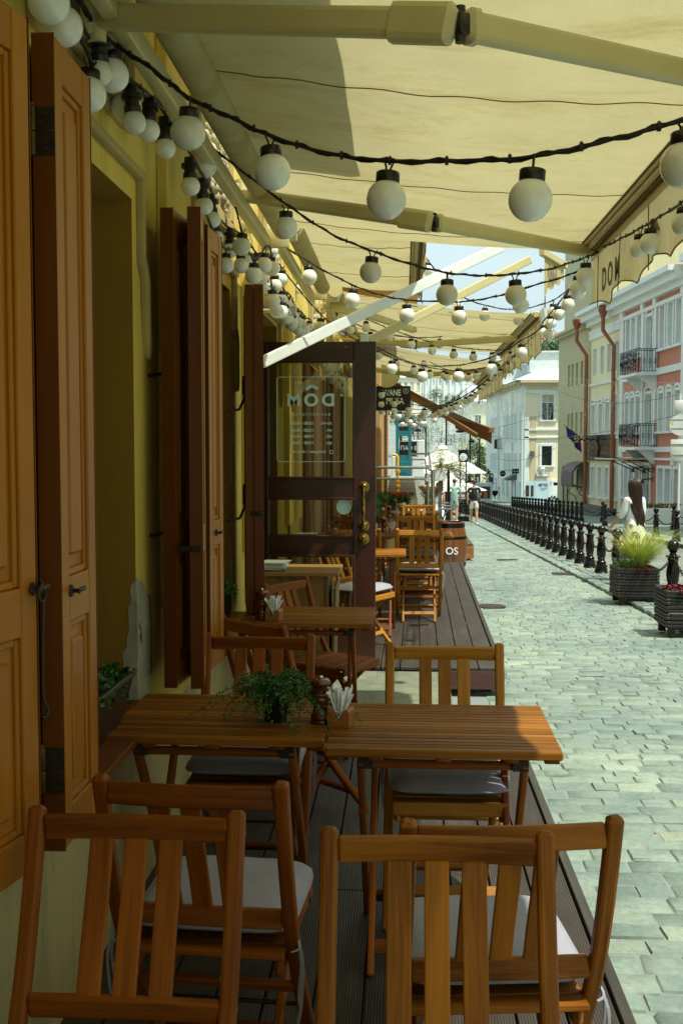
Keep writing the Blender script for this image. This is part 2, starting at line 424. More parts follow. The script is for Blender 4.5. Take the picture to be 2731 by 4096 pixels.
m2 = N(nt, 'ShaderNodeMix', data_type='RGBA', blend_type='MULTIPLY'); m2.inputs[0].default_value = 1
nt.links.new(m1.outputs[2], m2.inputs[6]); nt.links.new(r2.outputs[0], m2.inputs[7])
nt.links.new(m2.outputs[2], b.inputs['Base Color']); b.inputs['Roughness'].default_value = .55
bump(nt, b, n1.outputs['Fac'], .55, .012)
M['sett'] = m
M['joint'] = plain('sandy_joint', (.115, .125, .085), .95, 0, .35, 7, .5)
def by_object(mat, lo, hi):
    nt = M[mat].node_tree; b = nt.nodes['Principled BSDF']; src = b.inputs['Base Color'].links[0].from_socket
    oi = nt.nodes.new('ShaderNodeObjectInfo'); rp = ramp(nt, [(0, lo), (1, hi)]); nt.links.new(oi.outputs['Random'], rp.inputs[0])
    mx = N(nt, 'ShaderNodeMix', data_type='RGBA', blend_type='MULTIPLY'); mx.inputs[0].default_value = 1
    nt.links.new(src, mx.inputs[6]); nt.links.new(rp.outputs[0], mx.inputs[7]); nt.links.new(mx.outputs[2], b.inputs['Base Color'])
by_object('globe', (.80, .78, .68), (1.05, 1.08, 1.08))
by_object('greyglass', (.35, .38, .38), (1.7, 1.7, 1.5))
M['asphalt'] = plain('far_asphalt', (.20, .23, .21), .9, 0, .2, .3)
# ------------------------------------------------------------------ mesh builder
class MB:
    def __init__(s):
        s.v = []; s.f = []; s.uv = []; s.sm = []; s.mi = []; s.cur = 0
    def add(s, vs, fs, uvs=None, smooth=False):
        o = len(s.v)
        s.v += [tuple(p) for p in vs]
        for k, f in enumerate(fs):
            s.f.append([i + o for i in f]); s.sm.append(smooth); s.mi.append(s.cur)
            if uvs: s.uv.append([uvs[i] for i in f])
            else: s.uv.append([(s.v[i + o][0] + s.v[i + o][1], s.v[i + o][2]) for i in f])
        return s
    def box(s, c, d, rot=None, bevel=0.0):
        """centre, dims; grain along the longest side"""
        L = max(range(3), key=lambda i: d[i])
        A = [0, 1, 2]; A.remove(L)
        p0 = Vector((0, 0, 0)); p1 = Vector((0, 0, 0)); p0[L] = -d[L] / 2; p1[L] = d[L] / 2
        up = Vector((0, 0, 0)); up[A[1]] = 1
        Mx = Matrix.Translation(Vector(c)) @ (rot.to_matrix().to_4x4() if rot else Matrix.Identity(4))
        return s.bar(Mx @ p0, Mx @ p1, d[A[0]], d[A[1]], (Mx.to_3x3() @ up), bevel)
    def bar(s, p0, p1, w, h, up=(0, 0, 1), bevel=0.0):
        return s.sweep([p0, p1], w, h, up, bevel)
    def sweep(s, pts, w, h, up=(0, 0, 1), bevel=0.003, smooth=False):
        """rectangular section (w across, h along up), chamfered corners, along a polyline"""
        pts = [Vector(p) for p in pts]; up = Vector(up)
        off = random.random() * 9; off2 = random.random() * 9
        b = min(bevel, w * .45, h * .45)
        W, H = w / 2, h / 2
        if b > 0:
            q = b * .3
            sec = []
            for sx, sy in ((1, 1), (-1, 1), (-1, -1), (1, -1)):
                c3 = [(W, H - b), (W - q, H - q), (W - b, H)]
                if sx * sy < 0: c3 = c3[::-1]
                sec += [(sx * a, sy * c) for a, c in c3]
        else:
            sec = [(W, H), (-W, H), (-W, -H), (W, -H)]
        n = len(sec); rings = []
        L = 0; vs = []; uvs = []
        segs = list(pts)
        if b > 0:
            d0 = (pts[1] - pts[0]).normalized(); d1 = (pts[-1] - pts[-2]).normalized()
            ring_pts = [(pts[0], (W - b) / W, (H - b) / H), (pts[0] + d0 * b, 1, 1)] + [(p, 1, 1) for p in pts[1:-1]] + [(pts[-1] - d1 * b, 1, 1), (pts[-1], (W - b) / W, (H - b) / H)]
        else:
            ring_pts = [(p, 1, 1) for p in pts]
        P = [r[0] for r in ring_pts]
        for i, (p, kx, ky) in enumerate(ring_pts):
            a = P[max(0, i - 1)]; c = P[min(len(P) - 1, i + 1)]
            t = (c - a).normalized()
            side = t.cross(up).normalized() if abs(t.dot(up)) < .999 else t.orthogonal().normalized()
            u2 = side.cross(t).normalized()
            if i: L += (P[i] - P[i - 1]).length
            for (x, y) in sec:
                vs.append(p + side * (x * kx) + u2 * (y * ky))
                uvs.append((L + off, x + y + off2))
        fs = []
        for i in range(len(P) - 1):
            for j in range(n):
                k = (j + 1) % n
                fs.append([i * n + j, (i + 1) * n + j, (i + 1) * n + k, i * n + k])
        fs.append(list(range(n)))
        fs.append([(len(P) - 1) * n + j for j in range(n)][::-1])
        return s.add(vs, fs, uvs, smooth)
    def tube(s, pts, r, n=8, cap=True):
        pts = [Vector(p) for p in pts]
        rr = r if isinstance(r, (list, tuple)) else [r] * len(pts)
        vs = []; uvs = []; L = 0
        t0 = (pts[1] - pts[0]).normalized(); nrm = t0.orthogonal().normalized()
        for i, p in enumerate(pts):
            t = (pts[min(i + 1, len(pts) - 1)] - pts[max(i - 1, 0)])
            if t.length < 1e-9: t = t0.copy()
            t.normalize()
            nrm = (nrm - t * nrm.dot(t)).normalized(); bn = t.cross(nrm)
            if i: L += (pts[i] - pts[i - 1]).length
            for j in range(n):
                a = 2 * math.pi * j / n
                vs.append(p + (nrm * math.cos(a) + bn * math.sin(a)) * rr[i]); uvs.append((L, j / n * rr[i] * 6))
        fs = []
        for i in range(len(pts) - 1):
            for j in range(n):
                k = (j + 1) % n
                fs.append([i * n + j, i * n + k, (i + 1) * n + k, (i + 1) * n + j])
        if cap:
            fs.append(list(range(n))[::-1]); fs.append([(len(pts) - 1) * n + j for j in range(n)])
        return s.add(vs, fs, uvs, True)
    def lathe(s, prof, o=(0, 0, 0), n=16, mat=None, smooth=True, sx=1, sy=1, twist=0, lobes=0, lobamp=0):
        o = Vector(o); vs = []; uvs = []
        for i, (r, z) in enumerate(prof):
            for j in range(n):
                a = 2 * math.pi * j / n
                q = r * (1 + (lobamp * math.cos(lobes * (a + twist * z)) if lobes else 0))
                p = Vector((q * math.cos(a) * sx, q * math.sin(a) * sy, z))
                if mat: p = mat @ p
                vs.append(o + p); uvs.append((z, a * r))
        fs = []
        for i in range(len(prof) - 1):
            for j in range(n):
                k = (j + 1) % n
                fs.append([i * n + j, i * n + k, (i + 1) * n + k, (i + 1) * n + j])
        if prof[0][0] > 1e-5: fs.append(list(range(n))[::-1])
        if prof[-1][0] > 1e-5: fs.append([(len(prof) - 1) * n + j for j in range(n)])
        return s.add(vs, fs, uvs, smooth)
    def ball(s, c, r, n=16, sz=1.0, mat=None):
        k = max(4, n // 2)
        return s.lathe([(r * math.sin(math.pi * i / k), -r * sz * math.cos(math.pi * i / k)) for i in range(k + 1)], c, n, mat)
    def quad(s, a, b, c, d, th=0):
        return s.add([a, b, c, d], [[0, 1, 2, 3]])
    def prism(s, poly, o, ax, ay, th):
        """extrude 2d polygon; ax, ay axes, thickness along ax x ay"""
        o = Vector(o); ax = Vector(ax); ay = Vector(ay); nz = ax.cross(ay).normalized() * th
        n = len(poly)
        a = [o + ax * p[0] + ay * p[1] for p in poly]; b = [p + nz for p in a]
        fs = [list(range(n))[::-1], [n + i for i in range(n)]]
        for i in range(n):
            k = (i + 1) % n
            fs.append([i, k, n + k, n + i])
        return s.add(a + b, fs)
    def leaf(s, c, d, ln, w, bend=.2):
        d = Vector(d).normalized()
        side = d.cross(Vector((random.uniform(-1, 1), random.uniform(-1, 1), random.uniform(-.3, 1)))).normalized() * w / 2
        up = side.cross(d).normalized()
        c = Vector(c)
        p = [c, c + d * ln * .5 + side + up * ln * bend * .5, c + d * ln, c + d * ln * .5 - side + up * ln * bend * .5]
        return s.add(p, [[0, 1, 2], [0, 2, 3]])
    def build(s, name, mat, parent=None, link=True):
        me = bpy.data.meshes.new(name)
        me.from_pydata(s.v, [], s.f)
        uvl = me.uv_layers.new(name='UVMap')
        flat = []
        for u in s.uv:
            for q in u: flat += [q[0], q[1]]
        uvl.data.foreach_set('uv', flat)
        me.polygons.foreach_set('use_smooth', s.sm)
        mats = mat if isinstance(mat, (list, tuple)) else [mat]
        for q in mats: me.materials.append(M[q] if isinstance(q, str) else q)
        me.polygons.foreach_set('material_index', s.mi)
        me.update()
        if any(s.sm): me.set_sharp_from_angle(angle=R(50))
        o = bpy.data.objects.new(name, me)
        C.objects.link(o)
        if parent: o.parent = parent
        return o

def tag(o, label=None, cat=None, group=None, kind=None):
    if label: o['label'] = label
    if cat: o['category'] = cat
    if group: o['group'] = group
    if kind: o['kind'] = kind
    return o

def empty(name, loc=(0, 0, 0), rz=0.0, label=None, cat=None, group=None):
    o = bpy.data.objects.new(name, None)
    C.objects.link(o)
    o.location = loc; o.rotation_euler = (0, 0, rz)
    o.empty_display_size = .1
    return tag(o, label, cat, group)

def kids(o): return [c for c in bpy.data.objects if c.parent == o]

def copy_tree(o, parent=None, loc=None, rz=None, label=None):
    c = o.copy(); C.objects.link(c); c.parent = parent
    if loc is not None: c.location = loc
    if rz is not None: c.rotation_euler = (0, 0, rz)
    if label: c['label'] = label
    for ch in o.children: copy_tree(ch, c)
    return c

def catmull(pts, k=6):
    pts = [Vector(p) for p in pts]; out = []
    P = [pts[0] * 2 - pts[1]] + pts + [pts[-1] * 2 - pts[-2]]
    for i in range(1, len(P) - 2):
        a, b, c, d = P[i - 1:i + 3]
        for j in range(k):
            t = j / k
            out.append(.5 * ((2 * b) + (c - a) * t + (2 * a - 5 * b + 4 * c - d) * t * t + (3 * b - a - 3 * c + d) * t ** 3))
    out.append(pts[-1])
    return out

def text_obj(name, s, size, mat, parent, loc, rot, ext=.002, mirror=False, bold=0.0, sx=1.0, align='CENTER', spacing=1.0):
    cu = bpy.data.curves.new(name + '_curve', 'FONT')
    cu.body = s; cu.size = size; cu.extrude = ext; cu.offset = bold
    cu.align_x = align; cu.align_y = 'CENTER'; cu.space_character = spacing
    to = bpy.data.objects.new(name + '_tmp', cu)
    C.objects.link(to)
    bpy.context.view_layer.update()
    me = bpy.data.meshes.new_from_object(to.evaluated_get(bpy.context.evaluated_depsgraph_get()))
    bpy.data.objects.remove(to); bpy.data.curves.remove(cu)
    me.name = name
    for v in me.vertices:
        v.co.x *= sx * (-1 if mirror else 1)
    if mirror:
        me.flip_normals()
    me.materials.clear(); me.materials.append(M[mat])
    o = bpy.data.objects.new(name, me); C.objects.link(o)
    o.parent = parent; o.location = loc; o.rotation_euler = rot
    return o

def ordinal(n):
    w = ['', 'first', 'second', 'third', 'fourth', 'fifth', 'sixth', 'seventh', 'eighth', 'ninth', 'tenth', 'eleventh', 'twelfth']
    if n < len(w): return w[n]
    return f"{n}{'th' if 10 <= n % 100 <= 20 else {1: 'st', 2: 'nd', 3: 'rd'}.get(n % 10, 'th')}"

def wall_holes(mb, p0, p1, z0, z1, rects, n, depth=.25, zfun=None):
    """front sheet of a wall from p0 to p1 with openings, and the reveals of the openings"""
    p0 = Vector((p0[0], p0[1], 0)); p1 = Vector((p1[0], p1[1], 0)); L = (p1 - p0).length; d = (p1 - p0) / L
    n = Vector((n[0], n[1], 0)).normalized()
    ss = sorted(set([0, L] + [r[0] for r in rects] + [r[1] for r in rects]))
    zs = sorted(set([z0, z1] + [r[2] for r in rects] + [r[3] for r in rects]))
    P = lambda s_, z_, o_=0: p0 + d * s_ - n * o_ + Vector((0, 0, z_))
    flip = d.cross(Vector((0, 0, 1))).dot(n) < 0
    def q(a, b, c, e):
        mb.quad(*( (a, b, c, e) if not flip else (e, c, b, a)))
    for i in range(len(ss) - 1):
        for j in range(len(zs) - 1):
            cs, cz = (ss[i] + ss[i + 1]) / 2, (zs[j] + zs[j + 1]) / 2
            if any(r[0] < cs < r[1] and r[2] < cz < r[3] for r in rects): continue
            q(P(ss[i], zs[j]), P(ss[i + 1], zs[j]), P(ss[i + 1], zs[j + 1]), P(ss[i], zs[j + 1]))
    return P

def reveals(mb, P, rects, depth):
    for (a, b, c, e) in rects:
        mb.quad(P(a, c), P(a, e), P(a, e, depth), P(a, c, depth))
        mb.quad(P(b, c), P(b, c, depth), P(b, e, depth), P(b, e))
        mb.quad(P(a, e), P(b, e), P(b, e, depth), P(a, e, depth))
        mb.quad(P(a, c), P(a, c, depth), P(b, c, depth), P(b, c))
# ------------------------------------------------------------------ ground
def strip(name, xs, ys, mat, dz=0.0, zf=None, kind='structure'):
    mb = MB(); vs = []; fs = []
    for y in ys:
        xx = xs(y) if callable(xs) else xs
        for x in xx: vs.append((x, y, (zf or gz)(y) + dz))
    n = len(xs(ys[0]) if callable(xs) else xs)
    for i in range(len(ys) - 1):
        for j in range(n - 1):
            fs.append([i * n + j, i * n + j + 1, (i + 1) * n + j + 1, (i + 1) * n + j])
    mb.add(vs, fs)
    return tag(mb.build(name, mat), kind=kind)
YS = [-12, 0, 10, 20, 35, 50, 70, 90, 112, 113, 135, 136, 200, 319, 320, 700, 1500]
strip('ground', [-700, -60, -8, 0, 8, 60, 700], YS, 'asphalt', -.012)
strip('pavement', [-2.2, 0, 1.5, 3.02], [30, 35, 50, 70, 90, 112], 'cobble', -.004)
strip('pavement_bed_ground', [-2.2, 0, 1.5, 3.02], [-12, 0, 10, 20, 30], 'joint', -.018)
random.seed(500); mb = MB(); y = 1.2; row = 0
while y < 30:
    h = random.uniform(.112, .145); x = .55 + random.uniform(-.2, 0) if y < 5.2 or 7.9 < y < 15 else -1.3 - random.uniform(0, .2)
    if 5.2 <= y <= 7.9: x = .62
    if y > 15: x = -.4 - random.uniform(0, .2)
    slope_ = random.uniform(-.004, .004)
    while x < 2.96:
        w = random.choice([random.uniform(.11, .16), random.uniform(.15, .22), random.uniform(.20, .28)])
        if x + w > 2.98: w = max(.07, 2.98 - x)
        g = random.uniform(.002, .006); z0 = gz(y) - .004 + random.uniform(-.004, .004); tx, ty = random.uniform(-.018, .018), random.uniform(-.02, .02)
        jx = [random.uniform(-.005, .005) for _ in range(8)]
        uv = (random.random() * 50, random.random() * 50)
        ww, hh = w - g, h - g; vs = []
        bow = .008 * math.sin(x * 2.1 + row * .7)
        for a, (v_, zv) in enumerate(((0, -.012), (.055, -.001), (.945, -.001), (1, -.012))):
            for c, (u_, zu) in enumerate(((0, -.012), (.04, -.001), (.96, -.001), (1, -.012))):
                zz = min(zv, zu) if not (a in (0, 3) and c in (0, 3)) else -.018
                px = x + ww * u_ + jx[(a * 3 + c) % 8]; py = y + hh * v_ + jx[(a + c * 2 + 3) % 8] + bow
                vs.append((px, py, z0 + zz + tx * (u_ - .5) * ww * 2 + ty * (v_ - .5) * hh * 2 - .033 * hh * v_ + random.uniform(-.0012, .0012)))
        mb.add(vs, [[a * 4 + c, a * 4 + c + 1, (a + 1) * 4 + c + 1, (a + 1) * 4 + c] for a in range(3) for c in range(3)], [uv] * 16, True)
        x += w
    y += h; row += 1
ps = mb.build('pavement_stones', 'sett')
tag(ps, kind='structure')
strip('gutter_road', [3.02, 3.30], [-12, 0, 10, 20, 35, 50, 70, 90, 112], 'cobble_kerb', .030)
strip('kerb', [3.30, 3.85], [-12, 0, 10, 20, 35, 50, 70, 90, 112], 'cobble', .012)
strip('road', [3.85, 7.0], [-12, 0, 10, 20, 35, 50, 70, 90, 112], 'cobble_road', -.004)
strip('far_pavement', [7.0, 12, 24], [-12, 0, 10, 20, 35, 50, 70, 90, 112], 'cobble', .10)
random.seed(2); mbk = MB()
for row, xk in enumerate((3.06, 3.27)):
    y = -6.0
    while y < 75:
        L = random.uniform(.22, .42)
        mbk.bar((xk + random.uniform(-.015, .015), y + .012, gz(y) + .02 + random.uniform(-.008, .008)), (xk + random.uniform(-.015, .015), y + L - .012, gz(y + L) + .02 + random.uniform(-.008, .008)), .19, .05, bevel=.018)
        y += L
tag(mbk.build('kerb_stones', 'cobble'), kind='structure')
mbe = MB(); mbe.box((-.5, 6.95, -.135), (1.66, 1.8, .2)); tag(mbe.build('entrance_path', 'tile'), kind='structure')

def manhole(x, y, r, label, sq=False):
    mb = MB()
    o = empty('drain_cover', (x, y, gz(y) + .002), 0, label, 'drain cover')
    if sq: mb.box((0, 0, 0), (r * 2, r, .012), bevel=.003)
    else: mb.lathe([(r, -.004), (r, .006), (r * .93, .010), (0, .010)], (0, 0, 0), 28)
    mb.build('rim', 'ironrust', o)
    m2 = MB()
    for i in range(-4, 5):
        if sq: m2.box((i * r * .2, 0, .008), (.02, r * .9, .01))
        else:
            L = math.sqrt(max(.001, 1 - (i / 5) ** 2)) * r * .85
            m2.box((i * r * .19, 0, .011), (.018, L * 2, .006))
    m2.build('grate', 'hinge', o)
manhole(1.13, 13.7, .20, 'round rusty drain cover in the setts beside the wooden deck')
manhole(2.2, 22.5, .22, 'small rectangular rusty drain grate near the gutter of setts', True)
manhole(3.07, 18.9, .42, 'wide red-brown drain grate at the foot of the bollards', True)

# ------------------------------------------------------------------ decks
def deck(name, x0, x1a, x1b, y0, y1, label, steps=1):
    o = empty(name, (0, 0, 0), 0, label, 'deck')
    mb = MB(); w = .138; g = .007
    e = lambda y: x1a + (x1b - x1a) * (y - y0) / (y1 - y0)
    nb = int((x1a - x0) / (w + g)) + 6
    for i in range(nb):
        xa = x1a - .042 - (i + 1) * (w + g)
        if xa < x0 - .1: break
        cuts = [y0]
        y = y0 + (1.1 + (i * 1.7) % 3.2)
        while y < y1 - .3: cuts.append(y); y += 3.6
        cuts.append(y1)
        for a, b in zip(cuts[:-1], cuts[1:]):
            dx0 = e(a) - x1a; dx1 = e(b) - x1a
            mb.sweep([(xa + w / 2 + dx0, a + .002, -.0125), (xa + w / 2 + dx1, b - .002, -.0125)], w, .025, (0, 0, 1), .003)
    # uv V must run across the board for the grooves
    k = 0
    for fi, f in enumerate(mb.f):
        mb.uv[fi] = [(mb.v[i][1], mb.v[i][0]) for i in f]
    mb.build('boards', 'deck', o)
    m2 = MB()
    m2.sweep([(x1a - .021, y0, -.011), (x1b - .021, y1, -.011)], .036, .03, (0, 0, 1), .004)
    m2.sweep([(x1a - .01, y0, -.075), (x1b - .01, y1, -.075 - .0)], .02, .09, (0, 0, 1), .003)
    for fi, f in enumerate(m2.f): m2.uv[fi] = [(m2.v[i][1], m2.v[i][0] + m2.v[i][2]) for i in f]
    m2.build('edge_trim', 'edgetrim', o)
    m3 = MB()
    z = -.028
    hh = .135 if name == 'wooden_deck' and y0 > 5 else .05
    rx = .335 if y0 > 5 else x0
    m3.sweep([(rx, y0 + .012, z - hh / 2), (x1a - .03, y0 + .012, z - hh / 2)], .02, hh, (0, 0, 1), .003)
    for fi, f in enumerate(m3.f): m3.uv[fi] = [(m3.v[i][0], m3.v[i][2]) for i in f]
    m3.build('riser_board', 'deckred', o)
    for yy in [y0 + .25 + .9 * k for k in range(int((y1 - y0) / .9))]:
        m4 = MB(); m4.box(((x0 + x1a) / 2 - .1, yy, -.055), (x1a - x0 - .3, .05, .05)); m4.build('joist', 'blackwood', o)
        for xx in (x0 + .25, (x0 + x1a) / 2, e(yy) - .12):
            b_ = gz(yy) - .02
            if -.08 - b_ > .02: m4 = MB(); m4.box((xx, yy, (-.08 + b_) / 2), (.07, .07, -.08 - b_)); m4.build('support_post', 'blackwood', o)
    return o
M['edgetrim'] = wood('dark_edge_trim', (.022, .020, .014), (.055, .052, .038), .6, 0, 3, 50, .3)
M['deckred'] = M['deck'].copy(); M['deckred'].name = 'red_brown_grooved_board'
for n_ in M['deckred'].node_tree.nodes:
    if n_.type == 'VALTORGB':
        for e_, c_ in zip(n_.color_ramp.elements, ((.05, .018, .012), (.10, .035, .024), (.16, .06, .045))): e_.color = (*c_, 1)
deck('wooden_deck', -.95, .66, .66, -3.0, 6.35, 'near dark grooved wooden deck under the paired slatted tables')
deck('wooden_deck', -.95, .755, .86, 7.84, 15.3, 'second wooden deck beyond the paved gap, raised on a red-brown riser')
# third low deck further along
o = empty('wooden_deck', (0, 0, 0), 0, 'far low wooden platform right of the barrel', 'deck')
mb = MB()
for i in range(6): mb.box((1.40 - i * .15, 26, -.36 - .0), (.14, 7.4, .03), bevel=.003)
mb.build('boards', 'greywood', o)
mb = MB()
for k in range(3):
    mb.box((.95, 22.25, -.42 - k * .09), (1.06, .025, .082), bevel=.003)
    mb.box((1.47, 26, -.42 - k * .09), (.025, 7.4, .082), bevel=.003)
mb.build('riser_board', 'holder', o)

# ------------------------------------------------------------------ cafe building on the left
WX = -.95
M['litter'] = plain('dry_leaf', (.30, .22, .08), .8, 0, .5, 9)
M['fbrownpanel'] = wood('brown_reflection_panel', (.09, .05, .02), (.16, .10, .045), .6, 0, 2, 12)
bld = empty('cafe_building', (0, 0, 0), 0, 'yellow stucco cafe building with shuttered windows along the left side', 'building')
wins = [(0.6, 1.72), (2.58, 3.74), (4.68, 5.86)]
ZS, ZT = .70, 2.48
Y0 = -30.0
rects = [(a - Y0, b - Y0, ZS, ZT) for a, b in wins] + [(6.9 - Y0, 8.06 - Y0, -.22, 2.53)] + [(a - Y0, a + 1.16 - Y0, ZS, ZT) for a in (10.6, 13.4)]
up = [(a - Y0, a + 1.1 - Y0, 4.3, 6.1) for a in (.6, 2.6, 4.7, 6.9, 9.0, 11.2, 13.4)]
mb = MB()
lower = [(r[0], r[1], -1.0, r[3]) if r[2] < 0 else r for r in rects]
P = wall_holes(mb, (WX, Y0), (WX, 17.0), .55, 9.5, [(r[0], r[1], max(r[2], .55), r[3]) for r in rects] + up, (1, 0))
mb.add([(WX, 17, -1.2), (-9, 17, -1.2), (-9, 17, 9.5), (WX, 17, 9.5)], [[0, 1, 2, 3]])
mb.add([(WX, Y0, -.2), (-9, Y0, -.2), (-9, Y0, 9.5), (WX, Y0, 9.5)], [[0, 1, 2, 3]])
mb.add([(WX, Y0, 9.5), (WX, 17, 9.5), (-9, 17, 9.5), (-9, Y0, 9.5)], [[0, 1, 2, 3]])
mb.add([(-9, Y0, -.2), (-9, 17, -1.2), (-9, 17, 9.5), (-9, Y0, 9.5)], [[0, 1, 2, 3]])
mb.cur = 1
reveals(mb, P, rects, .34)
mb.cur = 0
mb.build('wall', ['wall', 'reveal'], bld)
mb = MB()
dr = rects[3]
wall_holes(mb, (WX, Y0), (WX, 17.0), -1.2, .55, [(dr[0], dr[1], -1.2, .55)], (1, 0))
mb.build('plinth', 'plinth', bld)
# window frames with dark glass
for k, (a, b) in enumerate([(r[0] + Y0, r[1] + Y0) for r in rects if r[2] > 0] + [(r[0] + Y0, r[1] + Y0) for r in up]):
    zs, zt = (ZS, ZT) if k < 5 else (4.3, 6.1)
    dx = -1.27 if k < 5 else -1.1
    fm = MB()
    for (y0, y1, z0, z1) in ((a, a + .07, zs, zt), (b - .07, b, zs, zt), (a, b, zs, zs + .08), (a, b, zt - .07, zt), ((a + b) / 2 - .03, (a + b) / 2 + .03, zs, zt), (a, b, zt - .55, zt - .49)):
        fm.box((dx, (y0 + y1) / 2, (z0 + z1) / 2), (.06 if z1 - z0 > .3 else .064, y1 - y0, z1 - z0), bevel=.004)
    w_ = fm.build('window', 'shutter_edge', bld)
    g_ = MB(); g_.box((dx - .01, (a + b) / 2, (zs + zt) / 2), (.008, b - a - .02, zt - zs - .02)); g_.build('pane', 'darkglass', w_)
# door opening: dark room behind
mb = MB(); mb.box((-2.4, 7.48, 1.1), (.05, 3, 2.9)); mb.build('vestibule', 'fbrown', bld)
# sills
for k, (a, b) in enumerate(wins + [(10.6, 11.76), (13.4, 14.56)]):
    mb = MB()
    mb.box((WX - .02, (a + b) / 2, ZS - .005), (.42 if k == 2 else .30, b - a - .01, .025), bevel=.004)
    mb.build('window_sill', 'shutter' if k == 2 else 'shutter_edge', bld)
# hood mouldings
def hood(a, b):
    mb = MB(); x = WX + .014; o_ = .075
    pts = [(a - o_, 2.08), (a - o_, ZT + o_), (b + o_, ZT + o_), (b + o_, 2.08)]
    mb.sweep([(x, a - o_, ZT - .22), (x, a - o_, ZT + o_ + .03)], .032, .034, (1, 0, 0), .010)
    mb.sweep([(x + .002, a - o_ - .028, ZT + o_ + .02), (x + .002, b + o_ + .028, ZT + o_ + .02)], .034, .034, (1, 0, 0), .010)
    mb.sweep([(x, b + o_, ZT + o_ + .03), (x, b + o_, ZT - .22)], .032, .034, (1, 0, 0), .010)
    for yy, sg in ((a - o_, -1), (b + o_, 1)):
        mb.sweep(catmull([(x, yy, ZT - .20), (x, yy + sg * .05, ZT - .26), (x, yy + sg * .055, ZT - .36), (x - .005, yy + sg * .09, ZT - .50), (x - .012, yy + sg * .12, ZT - .53)], 4), .042, .036, (1, 0, 0), .012)
    mb.build('window_moulding', 'trim', bld)
for a, b in wins + [(6.9, 8.06), (10.6, 11.76), (13.4, 14.56)]: hood(a, b)
# fallen leaves and crumbs in the grooves and joints
random.seed(402); mb = MB()
for i in range(150):
    if i < 60: p = Vector((random.uniform(-.8, .8), random.uniform(2, 15), .003))
    else:
        y = random.uniform(3, 26); p = Vector((random.uniform(.9, 3.3), y, gz(y) + .006))
    if i < 60 and (p.x > .64 or 6.3 < p.y < 7.9): continue
    mb.leaf(p, (random.uniform(-1, 1), random.uniform(-1, 1), .12), random.uniform(.012, .035), random.uniform(.004, .016), .3)
tag(mb.build('leaf_litter', 'litter'), kind='stuff')
# carved panels above the windows and pilaster strips between them
random.seed(3)
for c in (3.16, 5.27, 7.5, 11.2):
    mb = MB()
    for (y0, y1, z0, z1, t) in ((c - .46, c + .46, 2.66, 3.75, .02), ):
        mb.box((WX + .01, c, 3.2), (.03, .92, 1.04), bevel=.008)
    for (dy, dz, w_, h_) in ((0, .44, .92, .09), (0, -.44, .92, .09), (.42, 0, .08, .8), (-.42, 0, .08, .8)):
        mb.box((WX + .034, c + dy, 3.2 + dz), (.03, w_, h_), bevel=.012)
    mb.build('carved_frame', 'trim', bld)
    mb = MB()
    for i in range(260):
        y = c + random.uniform(-.34, .34); z = 3.2 + random.uniform(-.36, .36)
        r = random.uniform(.015, .04)
        mb.ball((WX + .024, y, z), r, 6, .9)
    mb.build('carved_relief', 'stone', bld)
for yy, w_ in ((4.25, .26), (6.38, .22), (8.65, .24), (12.5, .24)):
    mb = MB(); mb.box((WX + .022, yy, 1.9 + 2.0), (.044, w_, 5.8 if yy > 5 else 5.8), bevel=.006)
    mb.build('pilaster', 'wall', bld)
# brown panels added beyond the door, for the drapes and reflections in its glass
for k in range(14):
    mb = MB(); y = 8.75 + k * .58
    if y > 16.2: break
    mb.box((WX + .05 + .02 * (k % 2), y + .27, 1.22), (.06, .50, 2.3), None, .01)
    mb.build('reflection_panel', 'fbrownpanel' if k % 3 else 'fbeige', bld)
# unseen sheet added above to shade the first awning near the wall
mb = MB()
mb.box((-.49, .9, 3.42), (.92, 7.9, .05), bevel=.01)
mb.box((-.02, .9, 3.40), (.05, 7.9, .12), bevel=.01)
mb.build('shade_sheet', 'zincroof', bld)

# peeling plaster at the corner of the window
def ragged(pts, n, amp, seed):
    random.seed(seed); out = []
    for i in range(len(pts)):
        a = Vector(pts[i]); b = Vector(pts[(i + 1) % len(pts)])
        for k in range(n):
            t = k / n; p = a.lerp(b, t)
            out.append((p[0] + random.uniform(-amp, amp), p[1] + random.uniform(-amp, amp)))
    return out
cy = 3.742
def flake(polys, mat, off, name, seed=1):
    mb = MB()
    for k, (poly, am) in enumerate(polys):
        rg = ragged(poly, 5, am, seed + k)
        mb.prism(rg, (WX, cy, 0), (0, 1, 0), (0, 0, 1), off)
    return mb.build(name, mat, bld)
def flake_crumbs():
    mb = MB(); random.seed(5)
    rg = ragged([(0.0, .70), (.13, .69), (.19, .76), (.20, .90), (.185, .98), (.165, 1.06), (.09, 1.12), (.0, 1.15)], 5, .006, 11)
    mb.prism(rg, (WX, cy, 0), (0, 1, 0), (0, 0, 1), .004)
    for i in range(90):
        y = cy + random.uniform(.01, .17); z = random.uniform(.71, 1.08)
        mb.ball((WX + .002, y, z), random.uniform(.002, .007), 5, random.uniform(.8, 2.4))
    mb.build('bare_plaster_patch', 'peel', bld)
flake_crumbs()
flake([([(.195, .76), (.213, .78), (.218, .90), (.193, 1.06), (.183, 1.06), (.20, .90)], .003)], 'peeldark', .006, 'plaster_edge', 31)
flake([([(.02, .98), (.05, .95), (.06, .90), (.03, .93)], .004)], 'peeldark', .006, 'plaster_edge', 35)
mb = MB()
rg = ragged([(0, .70), (-.10, .69), (-.13, .74), (-.06, .80), (-.035, .90), (-.03, 1.0), (-.02, 1.1), (0, 1.14)], 5, .007, 77)
mb.prism([(p[0], p[1]) for p in rg], (WX, cy - .001, 0), (1, 0, 0), (0, 0, 1), .004)
mb.build('bare_reveal_patch', 'peel', bld)
